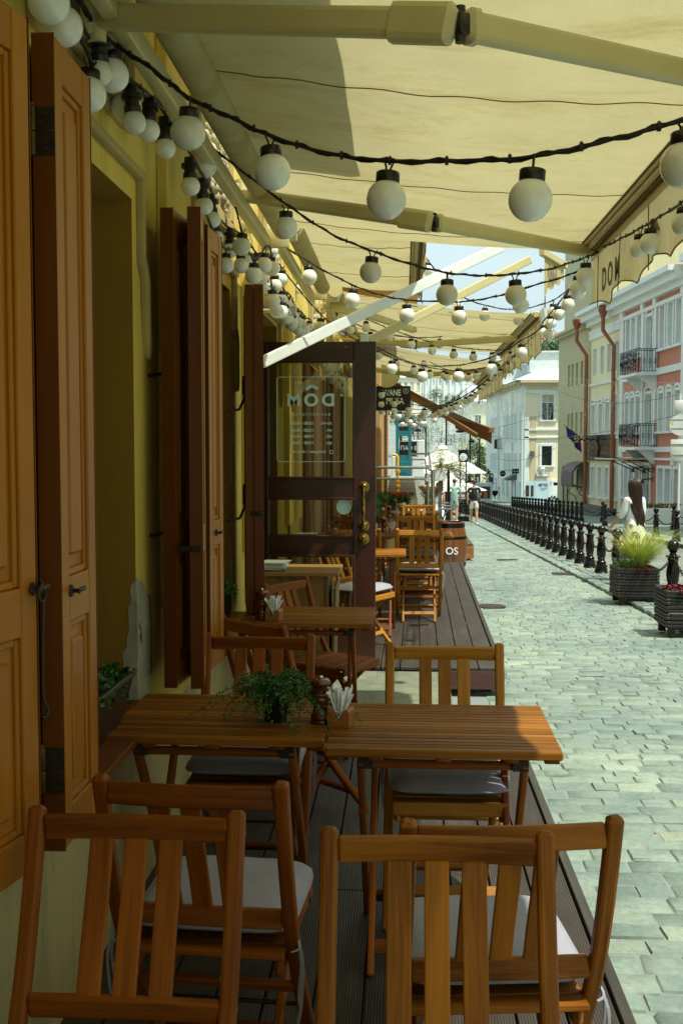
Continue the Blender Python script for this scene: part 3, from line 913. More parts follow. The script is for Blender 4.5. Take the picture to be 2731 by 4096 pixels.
# second patch further along the wall and at window three
cy = 5.05; flake([([(-.35, .0), (-.22, .02), (-.20, .30), (-.24, .52), (-.31, .50), (-.33, .2)], .01)], 'peel', .004, 'bare_plaster_patch', 51)
cy = 5.864; flake([([(0, 1.42), (.03, 1.45), (.05, 1.6), (.02, 1.68), (0, 1.7)], .006)], 'peel', .004, 'bare_plaster_patch', 61)
flake([([(0, .76), (.04, .78), (.03, .95), (0, 1.0)], .006)], 'peel', .004, 'bare_plaster_patch', 62)
# ------------------------------------------------------------------ shutters
def shutter_leaf(parent, p_near, p_far, th=.046, z0=.725, z1=2.475, panel_side=1, name='leaf', rails=(1.27,)):
    """a panelled leaf standing from p_near to p_far (plan points); panel_side +1 = panels on its right face"""
    a = Vector((*p_near, 0)); b = Vector((*p_far, 0)); L = (b - a).length; d = (b - a) / L
    n = Vector((d.y, -d.x, 0)) * panel_side
    mb = MB()
    st = .058
    mb.cur = 0
    def blk(s0, s1, za, zb, off, t, bev=.004, vert=True):
        c = a + d * (s0 + s1) / 2 + n * off
        c.z = (za + zb) / 2
        ang = math.atan2(d.y, d.x)
        rot = Euler((0, 0, ang))
        mb.box(c, (s1 - s0, t, zb - za), rot, bev)
    blk(0, st, z0, z1, 0, th); blk(L - st, L, z0, z1, 0, th)
    zs = [z0] + [r for r in rails] + [z1]
    rh = .085
    for i, z in enumerate(zs):
        za, zb = (z, z + rh) if i == 0 else ((z - rh, z) if i == len(zs) - 1 else (z - rh * .6, z + rh * .6))
        blk(st - .001, L - st + .001, za, zb, 0, th - .002)
    cells = []
    for i in range(len(zs) - 1):
        za = zs[i] + (rh if i == 0 else rh * .6); zb = zs[i + 1] - (rh if i == len(zs) - 2 else rh * .6)
        cells.append((za, zb))
    for za, zb in cells:
        blk(st - .002, L - st + .002, za - .002, zb + .002, 0, th - .030, 0)
        for (s0, s1, a0, a1) in ((st, st + .016, za, zb), (L - st - .016, L - st, za, zb)):
            blk(s0, s1, a0, a1, .0, th - .014, .004)
        for (a0, a1) in ((za, za + .016), (zb - .016, zb)):
            blk(st + .016, L - st - .016, a0, a1, .0, th - .014, .004)
        if L - 2 * st > .09:
            blk(st + .034, L - st - .034, za + .045, zb - .045, 0, th - .012, .006)
    f_ = mb.build(name, 'shutter', parent)
    # brown painted edges, darkened in colour for the shade on the end faces
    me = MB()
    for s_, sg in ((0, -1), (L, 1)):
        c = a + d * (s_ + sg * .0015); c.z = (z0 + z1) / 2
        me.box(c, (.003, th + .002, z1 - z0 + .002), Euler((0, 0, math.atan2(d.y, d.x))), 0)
    me.build('brown_shaded_edge', 'shutter_edge', f_)
    return f_

def hinge(parent, c, ang=0.0, mirror=1):
    """butt hinge with a barrel and a screwed leaf plate facing the camera"""
    mb = MB(); c = Vector(c)
    for k in range(2):
        z0 = -.082 + k * .083
        mb.lathe([(.0, z0), (.0085, z0 + .001), (.0095, z0 + .004), (.0095, z0 + .076), (.0085, z0 + .080), (0, z0 + .081)], c, 14)
    mb.lathe([(0, .082), (.009, .083), (.0085, .092), (0, .095)], c, 12)
    b_ = mb.build('hinge', 'hinge', parent)
    m2 = MB()
    m2.box(c + Vector((.030 * mirror, .004, 0)), (.044, .003, .160), None, .0012)
    m2.box(c + Vector((-.016 * mirror, .006, 0)), (.02, .003, .160), None, .0012)
    m2.build('hinge_plate', 'ironrust', b_)
    m3 = MB()
    for dx, dz in ((.034, .058), (.044, 0.0), (.034, -.058)):
        mt = Matrix.Rotation(R(90), 4, 'X')
        m3.lathe([(.0055, 0), (.005, .0018), (.002, .0012), (0, .0012)], c + Vector((dx * mirror, .001, dz)), 10, mt)
    m3.build('screw', 'hinge', b_)
    return b_

def knob(parent, c, ring=False):
    mb = MB(); c = Vector(c)
    mt = Matrix.Rotation(R(90), 4, 'Y')
    mb.lathe([(.014, 0), (.013, .004), (.005, .006), (.005, .016), (.008, .02), (0, .024)], c, 12, mt)
    mb.tube([c + Vector((.018, -.004, 0)), c + Vector((.020, .03, .002)), c + Vector((.018, .045, .002))], [.004, .0055, .004], 8)
    if ring: mb.tube([c + Vector((.02, .02 * math.cos(t), -.008 + .018 * math.sin(t))) for t in [k * .6 for k in range(12)]], .0025, 6)
    mb.build('latch', 'ironrust', parent)

# packet one: nearest shutters
s = empty('window_shutter', (-.79, 2.0, 0), 0, 'nearest ochre panelled shutter at the left edge with a long hanging hook', 'shutter', 'folding window shutters')
l = shutter_leaf(s, (-.848 + .79, 1.86 - 2), (-.783 + .79, 2.175 - 2), name='leaf')
knob(l, (-.762 + .79, 2.150 - 2, 1.315), True)
mb = MB()
hp = [(-.752 + .79, 2.166 - 2, 1.335), (-.748 + .79, 2.172 - 2, 1.30), (-.750 + .79, 2.170 - 2, 1.18), (-.750 + .79, 2.170 - 2, 1.09), (-.746 + .79, 2.176 - 2, 1.065), (-.744 + .79, 2.180 - 2, 1.05), (-.748 + .79, 2.172 - 2, 1.04), (-.752 + .79, 2.166 - 2, 1.045)]
mb.tube(catmull(hp, 4), .0038, 8); mb.build('hook', 'ironrust', l)
s = empty('window_shutter', (-.75, 2.3, 0), 0, 'ochre shutter folded at its brass hinges beside the first window opening', 'shutter', 'folding window shutters')
shutter_leaf(s, (-.830 + .75, 2.262 - 2.3), (-.800 + .75, 2.515 - 2.3), panel_side=-1)
l = shutter_leaf(s, (-.757 + .75, 2.252 - 2.3), (-.760 + .75, 2.522 - 2.3))
knob(l, (-.734 + .75, 2.315 - 2.3, 1.29))
for z_ in (2.272, .905):
    h_ = hinge(l, (0, 0, 0)); h_.location = (-.781 + .75, 2.243 - 2.3, z_); h_.scale = (.95, .8, .62)
# packet two
s = empty('window_shutter', (-.85, 4.0, 0), 0, 'brown-edged shutter leaf standing open just past the peeling plaster', 'shutter', 'folding window shutters')
shutter_leaf(s, (-.853 + .85, 3.86 - 4), (-.835 + .85, 4.13 - 4), panel_side=-1)
shutter_leaf(s, (-.815 + .85, 4.155 - 4), (-.835 + .85, 4.39 - 4), panel_side=-1)
for z in (1.35, 1.95):
    mb = MB()
    mb.tube([(-.89 + .85, 4.02 - 4, z + .12), (-.885 + .85, 4.0 - 4, z), (-.90 + .85, 3.985 - 4, z - .06), (-.95 + .85, 3.95 - 4, z - .07)], .007, 8)
    mb.box((-.885 + .85, 4.0 - 4, z + .07), (.025, .02, .07), None, .004)
    mb.build('wall_hook', 'ironrust', s)
s = empty('window_shutter', (-.76, 4.1, 0), 0, 'panelled shutter with a black latch right before the second window', 'shutter', 'folding window shutters')
shutter_leaf(s, (-.752 + .76, 3.85 - 4.1), (-.790 + .76, 4.12 - 4.1))
l = shutter_leaf(s, (-.781 + .76, 4.155 - 4.1), (-.768 + .76, 4.40 - 4.1))
knob(l, (-.750 + .76, 4.26 - 4.1, 1.27))
mb = MB(); mb.box((-.77 + .76, 3.842 - 4.1, 1.243), (.075, .006, .022), None, .002)
mb.box((-.81 + .76, 3.845 - 4.1, 1.243), (.03, .02, .012), None, .002); mb.build('catch', 'ironrust', s)
# packet three
s = empty('window_shutter', (-.78, 5.8, 0), 0, 'farthest brown shutter, two leaves pressed together left of the dark door', 'shutter', 'folding window shutters')
shutter_leaf(s, (-.812 + .78, 5.64 - 5.8), (-.885 + .78, 6.08 - 5.8), th=.044, panel_side=-1)
shutter_leaf(s, (-.762 + .78, 5.64 - 5.8), (-.838 + .78, 6.08 - 5.8), th=.048)
mb = MB(); mb.box((-.775 + .78, 5.632 - 5.8, 1.265), (.06, .006, .026), None, .002); mb.build('catch', 'ironrust', s)
for z in (1.30, 1.88):
    mb = MB()
    mb.tube([(-.85 + .78, 5.70 - 5.8, z + .12), (-.845 + .78, 5.68 - 5.8, z), (-.87 + .78, 5.66 - 5.8, z - .06), (-.93 + .78, 5.62 - 5.8, z - .07)], .008, 8)
    mb.box((-.845 + .78, 5.68 - 5.8, z + .06), (.022, .02, .09), None, .004)
    mb.build('wall_hook', 'ironrust', s)

# ------------------------------------------------------------------ open glazed door
DY = 7.93
dx0, dx1 = -1.08, -.200
dr_ = empty('glazed_door', (dx0, DY, 0), 0, 'dark brown glazed door standing open with mirrored white lettering', 'door')
zb, zt = .02, 2.405
mb = MB()
T = .055
def dblk(x0, x1, z0, z1, t=T, y=0, bev=.005, o=mb): o.box(((x0 + x1) / 2 - dx0, y, (z0 + z1) / 2), (x1 - x0, t, z1 - z0), None, bev)
X = lambda u: (u - 925) / 2450 * DY
Z = lambda v: CAMZ - (v - 1035) / 2450 * DY
gx0, gx1 = X(616), X(812)
panes = [(Z(1096), Z(832)), (Z(1230), Z(1146)), (.40, Z(1278))]
dblk(dx0, gx0, zb, zt); dblk(gx1, dx1, zb, zt)
dblk(gx0 - .001, gx1 + .001, panes[0][1], zt, T - .003)
dblk(gx0 - .001, gx1 + .001, panes[1][1], panes[0][0], T - .003)
dblk(gx0 - .001, gx1 + .001, panes[2][1], panes[1][0], T - .003)
dblk(gx0 - .001, gx1 + .001, zb, panes[2][0], T - .003)
mb.build('door_frame', 'door', dr_)
mo = MB()
for z0, z1 in panes:
    for t_, yy in ((.016, -.030), (.016, .030)):
        mo.sweep([(gx0 - dx0 - .004, yy, z0 - .004), (gx0 - dx0 - .004, yy, z1 + .004)], .022, .018, (1, 0, 0), .006)
        mo.sweep([(gx1 - dx0 + .004, yy, z0 - .004), (gx1 - dx0 + .004, yy, z1 + .004)], .022, .018, (1, 0, 0), .006)
        mo.sweep([(gx0 - dx0 - .01, yy, z0 - .004), (gx1 - dx0 + .01, yy, z0 - .004)], .022, .018, (0, 0, 1), .006)
        mo.sweep([(gx0 - dx0 - .01, yy, z1 + .004), (gx1 - dx0 + .01, yy, z1 + .004)], .022, .018, (0, 0, 1), .006)
mo.build('beading', 'door', dr_)
for z0, z1 in panes:
    g = MB(); g.box(((gx0 + gx1) / 2 - dx0, 0, (z0 + z1) / 2), (gx1 - gx0, .006, z1 - z0)); pn = g.build('pane', 'glass', dr_)
    if z0 == panes[0][0]: top_pane = pn
    if z0 == panes[1][0]: mid_pane = pn
# lettering, seen from behind
def dt(s_, v, u, size, **k):
    text_obj('lettering', s_, size, 'lettercyan', top_pane, (X(u) - dx0, -.006, Z(v)), (R(90), 0, 0), .0006, True, **k)
dt('M', 920, 675, .125, bold=.004, sx=1.05); dt('O', 920, 715, .125, bold=.004, sx=1.05); dt('D', 920, 754, .125, bold=.004, sx=1.05)
mb = MB()
for sx_ in (-1, 1): mb.sweep([(X(717) - dx0, -.006, Z(886)), (X(717 + sx_ * 13.5) - dx0, -.006, Z(893.5))], .0012, .022, (0, 0, 1), 0)
# rounded frame
fx0, fx1, fz0, fz1, fr_ = X(636) - dx0, X(792) - dx0, Z(1060), Z(866), .022
pts = []
for cx_, cz_, a0 in ((fx1 - fr_, fz1 - fr_, 0), (fx0 + fr_, fz1 - fr_, 90), (fx0 + fr_, fz0 + fr_, 180), (fx1 - fr_, fz0 + fr_, 270)):
    for k in range(5): pts.append((cx_ + fr_ * math.cos(R(a0 + k * 22.5)), -.006, cz_ + fr_ * math.sin(R(a0 + k * 22.5))))
pts.append(pts[0])
mb.sweep(pts, .0045, .0012, (0, 1, 0), 0)
mb.build('sticker_frame', 'lettercyan', top_pane)
dt('БАР/РЕСТОРАН', 952, 715, .024, spacing=1.75, bold=.0004)
for v_, day, hrs in ((972, 'пн-чт.', '12:00 - 00:00'), (988, 'пт:', '12:00 - 02:00'), (1002, 'сб:', '14:00 - 02:00'), (1017, 'вс:', '14:00 - 00:00')):
    dt(day, v_, 762, .031, align='LEFT', bold=.0009); dt(hrs, v_, 694, .031, bold=.0009, sx=1.05)
dt('instagram / dom.rest', 1037, 707, .030, bold=.0006, sx=1.05)
mb = MB(); cx_ = X(761) - dx0
mb.sweep([(cx_ - .011, -.006, Z(1041)), (cx_ + .011, -.006, Z(1041)), (cx_ + .011, -.006, Z(1034)), (cx_ - .011, -.006, Z(1034)), (cx_ - .011, -.006, Z(1041))], .005, .0012, (0, 1, 0), 0)
mb.build('sticker_icon', 'lettercyan', top_pane)
mb = MB(); mb.lathe([(.057, 0), (.057, .0012), (0, .0012)], (X(790) - dx0, -.0045, Z(1164)), 40, Matrix.Rotation(R(90), 4, 'X'))
mb.build('round_sticker', 'lettercyan', mid_pane)
# brass handle, lock, hinge plate
mb = MB(); hx = X(836) - dx0
zt_, zb_ = Z(1118), Z(1207)
rot = Matrix.Rotation(R(90), 4, 'X')
for z_ in (zt_, zb_):
    mb.lathe([(.043, 0), (.042, .008), (.028, .013), (.026, .010), (.018, .018), (0, .02)], (hx, -.028, z_), 24, rot)
H_ = zt_ - zb_
prof = [(.0075, 0), (.010, .03), (.0085, .06), (.014, .10), (.018, .16), (.012, .24), (.008, .30), (.013, .33), (.019, .38), (.020, .44), (.012, .49), (.010, .5), (.012, .51), (.020, .56), (.019, .62), (.013, .67), (.008, .70), (.012, .76), (.018, .84), (.014, .90), (.0085, .94), (.010, .97), (.0075, 1.0)]
mb.lathe([(r_ * .82, z_ * (H_ + .03)) for r_, z_ in prof], (hx, -.088, zb_ - .015), 18, lobes=5, lobamp=.08, twist=24)
for z_ in (zt_, zb_): mb.tube([(hx, -.04, z_), (hx, -.07, z_ + .002), (hx, -.088, z_)], [.011, .010, .012], 12)
mb.build('handle', 'brass', dr_)
mb = MB(); mb.lathe([(.043, 0), (.042, .01), (.03, .016), (0, .017)], (hx, -.028, Z(1237)), 24, rot)
mb.box((hx, -.055, Z(1237)), (.016, .03, .055), None, .006); mb.build('lock_knob', 'brass', dr_)
mb = MB(); mb.box((X(795) - dx0, -.03, Z(799)), (.028, .008, .014), None, .003); mb.build('closer_catch', 'brass', dr_)
# ------------------------------------------------------------------ awnings
def awning(name, y0, y1, xr, zr, xf, zf, label, letters=(), sag=.05, mat='canvas', arms=(), valh=.33, seed=1, roller=True, seams=None, plate=False):
    random.seed(seed)
    a = empty(name, (xr, y0, zr), 0, label, 'awning')
    O = Vector((xr, y0, zr)); L = y1 - y0
    mb = MB(); ni = max(6, int(L / .12)); nj = 22
    seams = seams or [y0 + .55 + 1.18 * k for k in range(int(L / 1.18) + 1)]
    vs = []
    def fz(y, t):
        d_ = min([abs(y - s_) for s_ in seams] + [9])
        return zr + (zf - zr) * t - sag * math.sin(math.pi * t) * (.7 + .3 * min(1, d_ / .5)) + .006 * math.sin(y * 9 + t * 4) * math.sin(math.pi * t)
    for i in range(ni + 1):
        y = y0 + L * i / ni
        for j in range(nj + 1):
            t = j / nj; vs.append(Vector((xr + (xf - xr) * t, y, fz(y, t))) - O)
    fs = [[i * (nj + 1) + j, i * (nj + 1) + j + 1, (i + 1) * (nj + 1) + j + 1, (i + 1) * (nj + 1) + j] for i in range(ni) for j in range(nj)]
    mb.add(vs, fs, None, True)
    mb.cur = 1
    for s_ in seams:
        pts = []
        for j in range(0, 45):
            t = j / 44
            pts.append(Vector((xr + (xf - xr) * t, s_ + .012 * math.sin(t * 38 + s_) * (1 if t > .1 else 0), fz(s_, t) - .004)) - O)
        mb.tube(pts, .0024, 4)
    fab = mb.build('canopy', [mat, 'canvasedge'], a)
    if roller:
        mr_ = MB(); mr_.tube([Vector((xr + .01, y0 + .0, zr - .02)) - O, Vector((xr + .01, y1, zr - .02)) - O], .062, 20)
        for k in range(int(L / .05)): pass
        mr_.build('fabric_roll', mat, a)
        mc = MB()
        mc.box(Vector((xr - .085, (y0 + y1) / 2, zr - .11)) - O, (.05, L, .07), None, .006)
        mc.tube([Vector((xr + .01, y0 - .12, zr - .02)) - O, Vector((xr + .01, y0 + .0, zr - .02)) - O], .045, 16)
        mc.tube([Vector((xr + .01, y0 - .13, zr - .02)) - O, Vector((xr + .01, y0 - .10, zr - .02)) - O], .066, 16)
        mc.box(Vector((xr - .03, y0 - .06, zr - .06)) - O, (.14, .03, .12), None, .006)
        mc.box(Vector((xr - .03, y1 + .06, zr - .06)) - O, (.14, .03, .12), None, .006)
        mc.build('wall_rail', 'creammetal', a)
    # front bar: two grooves
    mf = MB()
    for dx, dz, w, h in ((0, -.005, .05, .055), (.033, -.030, .014, .09), (-.035, .0, .018, .03)):
        mf.box(Vector((xf + dx, (y0 + y1) / 2, zf + dz)) - O, (w, L, h), None, .006)
    mf.build('front_bar', 'creammetal', a)
    mg = MB()
    mg.box(Vector((xf + .012, (y0 + y1) / 2, zf - .036)) - O, (.024, L - .02, .010), None, 0)
    mg.box(Vector((xf - .048, (y0 + y1) / 2, zf + .002)) - O, (.008, L - .02, .012), None, 0)
    mg.build('bar_groove', 'canvasedge', a)
    if plate:
        mp_ = MB(); mp_.prism([(-.02, -.14), (.03, -.14), (.04, -.05), (.03, .04), (-.01, .05), (-.03, .02)], Vector((xf + .06, y0 - .02, zf)) - O, (1, 0, 0), (0, 0, 1), .012)
        mp_.build('end_plate', 'whitemetal', a)
    # scalloped valance, slightly wavy
    mv = MB(); nv = int(L / .03); vx = xf + .045
    per = .72
    bot = []; vs = []
    for i in range(nv + 1):
        y = y0 + L * i / nv
        ph = ((y - y0) % per) / per
        zb = zf - .05 - valh + .06 * abs(math.cos(math.pi * ph)) ** .6
        for k in range(7):
            t = k / 6
            wav = .014 * t * math.sin(y * 7.3 + seed) + .007 * t * math.sin(y * 19 + 2 * t)
            vs.append(Vector((vx + wav, y, (zf - .03) * (1 - t) + zb * t)) - O)
        bot.append(Vector((vx + .014 * math.sin(y * 7.3 + seed) + .007 * math.sin(y * 19 + 2), y, zb)) - O)
    fs = [[i * 7 + k, (i + 1) * 7 + k, (i + 1) * 7 + k + 1, i * 7 + k + 1] for i in range(nv) for k in range(6)]
    mv.add(vs, fs, None, True)
    mv.cur = 1; mv.tube(bot, .0038, 6); y = y0 + .35
    while y < y1 - .05:
        mv.tube([Vector((vx - .004, y, zf - .05)) - O, Vector((vx - .004 + .01 * math.sin(y * 7.3 + seed), y, zf - .05 - valh + .02)) - O], .003, 5); y += .62
    val = mv.build('valance', [mat, 'canvasedge'], a)
    for (yy, ch, sz, zz) in letters:
        if ch == '^':
            mt_ = MB()
            for sg in (-1, 1): mt_.sweep([Vector((vx - .012, yy, zz + .06)) - O, Vector((vx - .012, yy + sg * .07, zz)) - O], .004, .03, (1, 0, 0), 0)
            mt_.build('printed_roof', 'lettergrey', val)
        else:
            text_obj('printed_letter', ch, sz, 'lettergrey', val, Vector((vx - .014, yy, zz)) - O, (R(90), 0, R(-90)), .0015, True if ch == '~' else False, .004, .95)
    # folding arms
    for (b, e, f_) in arms:
        b, e, f_ = Vector(b) - O, Vector(e) - O, Vector(f_) - O
        m1 = MB()
        q = b.lerp(e, .90)
        m1.sweep([b, q], .045, .070, (0, 0, 1), .014)
        m1.sweep([b.lerp(e, .84), e], .056, .092, (0, 0, 1), .018)
        ar = m1.build('rear_arm', 'creammetal', a)
        m1 = MB()
        m1.box(b + Vector((-.02, 0, 0)), (.05, .05, .12), None, .01)
        m1.tube([b + Vector((0, 0, -.07)), b + Vector((0, 0, .07))], .026, 14)
        m1.build('arm_bracket', 'creammetal', ar)
        dv = (f_ - e).normalized()
        m2 = MB()
        m2.sweep([e + dv * .030, f_], .042, .066, (0, 0, 1), .012)
        m2.sweep([e + dv * .022, e + dv * .07], .052, .078, (0, 0, 1), .014)
        fa = m2.build('front_arm', 'creammetal', a)
        m3 = MB()
        m3.box(e + dv * .012, (.03, .034, .05), Euler((0, 0, math.atan2(dv.y, dv.x))), .004)
        m3.tube([e + dv * .01 + Vector((0, 0, -.04)), e + dv * .01 + Vector((0, 0, .04))], .012, 10)
        m3.build('elbow_joint', 'blackplastic', fa)
        m3 = MB(); m3.box(f_ + Vector((0, 0, 0)), (.07, .06, .05), None, .01); m3.build('arm_end_bracket', 'creammetal', fa)
    return a

arm1 = ((-.86, 3.02, 2.815), (.118, 2.47, 2.560), (1.03, 3.20, 2.64))
arm1b = ((-.86, -.3, 2.815), (.118, -.9, 2.600), (1.03, -.3, 2.64))
arm2 = ((-.82, 5.42, 2.89), (.128, 4.75, 2.60), (1.05, 6.22, 2.735))
awning('awning', -9.0, -1.75, -.72, 2.93, 1.06, 2.775, 'unseen cream awning added behind the viewpoint to cut the overhead fill', seed=9, sag=.045)  # out of view, added to reduce fill light from above
AW1 = awning('awning', -1.6, 6.36, -.72, 2.93, 1.06, 2.775, 'nearest cream canvas awning overhead with folding arms and scalloped valance', 
       letters=[(5.95, 'D', .17, 2.53), (5.78, 'O', .17, 2.53), (5.59, 'M', .17, 2.53), (4.78, '^', 0, 2.55), (4.2, 'D', .17, 2.53), (4.0, 'O', .17, 2.53), (3.8, 'M', .17, 2.53)], arms=[arm1, arm2, arm1b], seed=2, sag=.045,
       seams=[-.4, .9, 2.15, 3.75, 5.05, 6.15])
awning('awning', 6.75, 9.2, -.70, 3.02, .10, 2.97, 'short cream awning rolled halfway in above the dark door', sag=.02, seed=4, valh=.10)
awning('awning', 9.75, 13.6, -.62, 3.06, 1.19, 2.83, 'cream canvas awning above the second deck, a white end plate at its corner', sag=.05, seed=5, plate=True,
       letters=[(12.1, '^', 0, 2.60), (12.7, 'M', .17, 2.58), (12.95, 'O', .17, 2.58), (13.2, 'D', .17, 2.58)],
       arms=[((-.78, 12.6, 2.95), (.12, 11.4, 2.72), (1.14, 11.2, 2.76)), ((-.78, 10.0, 2.95), (-.35, 9.9, 2.86), (.1, 10.7, 2.80))])
awning('awning', 13.9, 18.2, -.60, 3.06, 1.22, 2.75, 'farthest cream awning with a scalloped valance before the black shop sign', sag=.05, seed=6,
       arms=[((-.78, 16.6, 2.9), (.20, 15.4, 2.68), (1.15, 15.0, 2.72))])

# white struts that cross in front of the sky, fixed to the wall
def strut(p0, p1, w, h, mat, label):
    e = empty('awning_strut', p0, 0, label, 'strut', 'struts under the awnings')
    p0 = Vector(p0); d = Vector(p1) - p0
    mb = MB(); mb.sweep([Vector((0, 0, 0)), d], w, h, (0, 0, 1), .006); mb.build('bar', mat, e)
    mb = MB(); mb.box((-.03, 0, .0), (.07, .05, .10), None, .008); mb.build('foot_bracket', 'whitemetal', e)
    return e
strut(at(600, 833, 6.6), at(1150, 566, 7.6), .045, .070, 'whitemetal', 'long white strut rising from the brown shutter across the sky')
strut(at(846, 783, 8.3), at(1216, 596, 9.0), .05, .065, 'creammetal', 'cream strut rising behind the door towards the small hanging valance')
# wall spigots
for (x, y, Y) in ((628, 714, 6.9), (690, 772, 9.4)):
    p = at(x, y, Y); e = empty('wall_bracket', (WX, p.y, p.z), 0, 'short steel spigot bracket on the yellow wall ' + ('above the farthest shutter' if Y < 8 else 'above the glazed door'), 'bracket')
    mb = MB(); mb.tube([(0, 0, 0), (.22, 0, .0)], .018, 12); mb.lathe([(.04, 0), (.04, .01), (0, .012)], (0, 0, 0), 16, Matrix.Rotation(R(90), 4, 'Y'))
    mb.build('arm', 'steel', e)
    mb = MB(); mb.box((.24, 0, 0), (.05, .012, .06), None, .01); mb.build('lug', 'steel', e)
# small valance hanging at the end of a retracted awning
vp = at(1250, 590, 9.0)
e = empty('hanging_valance', vp, 0, 'small lettered cream valance hanging in the gap between two awnings', 'valance')
mb = MB(); vs = []; nv = 20
for i in range(nv + 1):
    y = -.05 + 1.35 * i / nv
    for k in range(6):
        t = k / 5; q_ = i / nv; vs.append((.24 * q_ + .012 * math.sin(q_ * 19) * t, .55 * q_, -t * (.30 - .20 * q_ ** .8 + .025 * math.cos(i * .9))))
mb.add(vs, [[i * 6 + k, (i + 1) * 6 + k, (i + 1) * 6 + k + 1, i * 6 + k + 1] for i in range(nv) for k in range(5)], None, True)
mb.build('cloth', 'canvasdirty', e)
mb = MB(); mb.sweep([(-.03, -.07, .03), (.26, .60, .03)], .05, .06, (0, 0, 1), .006); mb.build('bar', 'creammetal', e)
text_obj('printed_letter', 'ОМ', .17, 'lettergrey', e, (.09, .16, -.13), (R(90), 0, R(60)), .0015, False, .003, .7)

# brown awning of the next cafe
e = empty('brown_awning', (0, 0, 0), 0, 'sloping brown cloth awning of the next cafe, below the cream awnings', 'awning')
A_, B_ = at(893, 868, 21.0), at(1128, 985, 19.5)
Cc, Dd = at(915, 905, 27), at(1040, 960, 25.5)
mb = MB(); n = 16; vs = []
for i in range(n + 1):
    a = A_.lerp(Cc, i / n); b = B_.lerp(Dd, i / n)
    for j in range(n + 1): vs.append(a.lerp(b, j / n) - Vector((0, 0, .04 * math.sin(math.pi * j / n))))
mb.add(vs, [[i * (n + 1) + j, i * (n + 1) + j + 1, (i + 1) * (n + 1) + j + 1, (i + 1) * (n + 1) + j] for i in range(n) for j in range(n)], None, True)
mb.build('canopy', 'brownawn', e)
mb = MB(); mb.sweep([B_ + Vector((0, -.05, -.02)), Dd + Vector((0, 0, -.02))], .10, .10, (0, 0, 1), .01)
mb.sweep([A_ + Vector((.1, .1, -.12)), B_ + Vector((-.25, .15, -.12))], .05, .09, (0, 0, 1), .01)
mb.build('frame_bar', 'brownawn', e)
mb = MB(); mb.prism([(0, 0), (0, -.27), (.6, -.24), (5.5, -.22), (5.9, -.05), (5.9, 0)], B_, (Dd - B_).normalized(), (0, 0, 1), .01); mb.build('valance', 'brownawn', e)

# ------------------------------------------------------------------ festoon lights
GR = .05
def globe_meshes(r, tall=False):
    g = MB()
    g.ball((0, 0, 0), r, 28, 1.0)
    gm = g.build('bulb', 'globe')
    c = MB()
    if tall:
        c.lathe([(r * .60, r * .66), (r * .72, r * .80), (r * .70, r * 1.3), (r * .58, r * 1.35), (r * .58, r * 1.8), (r * .86, r * 1.85), (r * .86, r * 2.25), (r * .55, r * 2.3), (r * .5, r * 2.9), (0, r * 3.0)], (0, 0, 0), 16)
    else:
        c.lathe([(r * .56, r * .80), (r * .60, r * .84), (r * .60, r * 1.30), (r * .54, r * 1.36), (0, r * 1.38)], (0, 0, 0), 18)
        for sx in (-1, 1): c.tube([(sx * r * .16, 0, r * 1.32), (sx * r * .2, 0, r * 1.6), (sx * r * .42, 0, r * 1.95)], r * .06, 6)
    cm = c.build('bulb_holder', 'bulbcap', gm)
    C.objects.unlink(gm); C.objects.unlink(cm)
    return gm, cm
GM = {}
def string_lights(pts, bulbs, label, r=GR, cr=.0046, tall=False, spacing=None, double=False):
    """pts: world points of the cable; bulbs: list of fractions or a spacing"""
    key = (round(r, 4), tall)
    if key not in GM: GM[key] = globe_meshes(r, tall)
    gm, cm = GM[key]
    cv = catmull(pts, 8); O = cv[0].copy()
    e = empty('string_lights', O, 0, label, 'string lights', 'festoon strings of white globes')
    mb = MB()
    mb.tube([p - O + Vector((0, 0, random.uniform(-.0015, .0015))) for p in cv], cr, 6)
    tw = []
    for i, p in enumerate(cv):
        a = i * 1.1; tw.append(p - O + Vector((math.cos(a) * cr * 1.1, 0, math.sin(a) * cr * 1.1)))
    mb.tube(tw, cr * .75, 6)
    L = [0]
    for a, b in zip(cv[:-1], cv[1:]): L.append(L[-1] + (b - a).length)
    def pos(s_):
        for i in range(len(L) - 1):
            if L[i + 1] >= s_: return cv[i].lerp(cv[i + 1], (s_ - L[i]) / max(1e-9, L[i + 1] - L[i]))
        return cv[-1]
    if spacing:
        plist = [pos(s_) for s_ in [spacing * .5 + k * spacing for k in range(int(L[-1] / spacing))]]
    else: plist = bulbs
    for p in plist:
        b = gm.copy(); C.objects.link(b); b.parent = e
        h = r * (3.0 if tall else 1.95)
        b.location = p - O - Vector((0, 0, h)) + (Vector((random.uniform(-.006, .006), random.uniform(-.01, .01), 0)))
        b.rotation_euler = (random.uniform(-.1, .1), random.uniform(-.1, .1), random.uniform(0, 6))
        c = cm.copy(); C.objects.link(c); c.parent = b
        for dx in (-1.25, 1.25):
            pass
    # cable ties: little nubs along the cable
    s_ = .09
    while s_ < L[-1]:
        q = pos(s_) - O
        mb.tube([q + Vector((0, 0, -.009)), q + Vector((0, 0, .012))], cr * .45, 5)
        mb.tube([q - Vector((.004, 0, 0)), q + Vector((.004, 0, 0))], cr * 1.9, 7); s_ += .17
    mb.build('cable', 'cable', e)
    return e

def cable_with_bulbs(ctrl, bl):
    """ctrl: (x, y, depth) of the cable; bl: x of bulbs"""
    pts = [at(*c) for c in ctrl]
    cv = catmull(pts, 24)
    out = []
    # project to get photo x of each curve point
    def px(p):
        d = p - Vector((0, 0, CAMZ)); k = d.dot(_f)
        return (1365.5 + F * d.dot(_r) / k) / 1.74171
    xs = [px(p) for p in cv]
    for b in bl:
        i = min(range(len(xs)), key=lambda i: abs(xs[i] - b)); out.append(cv[i])
    return pts, out
random.seed(12)
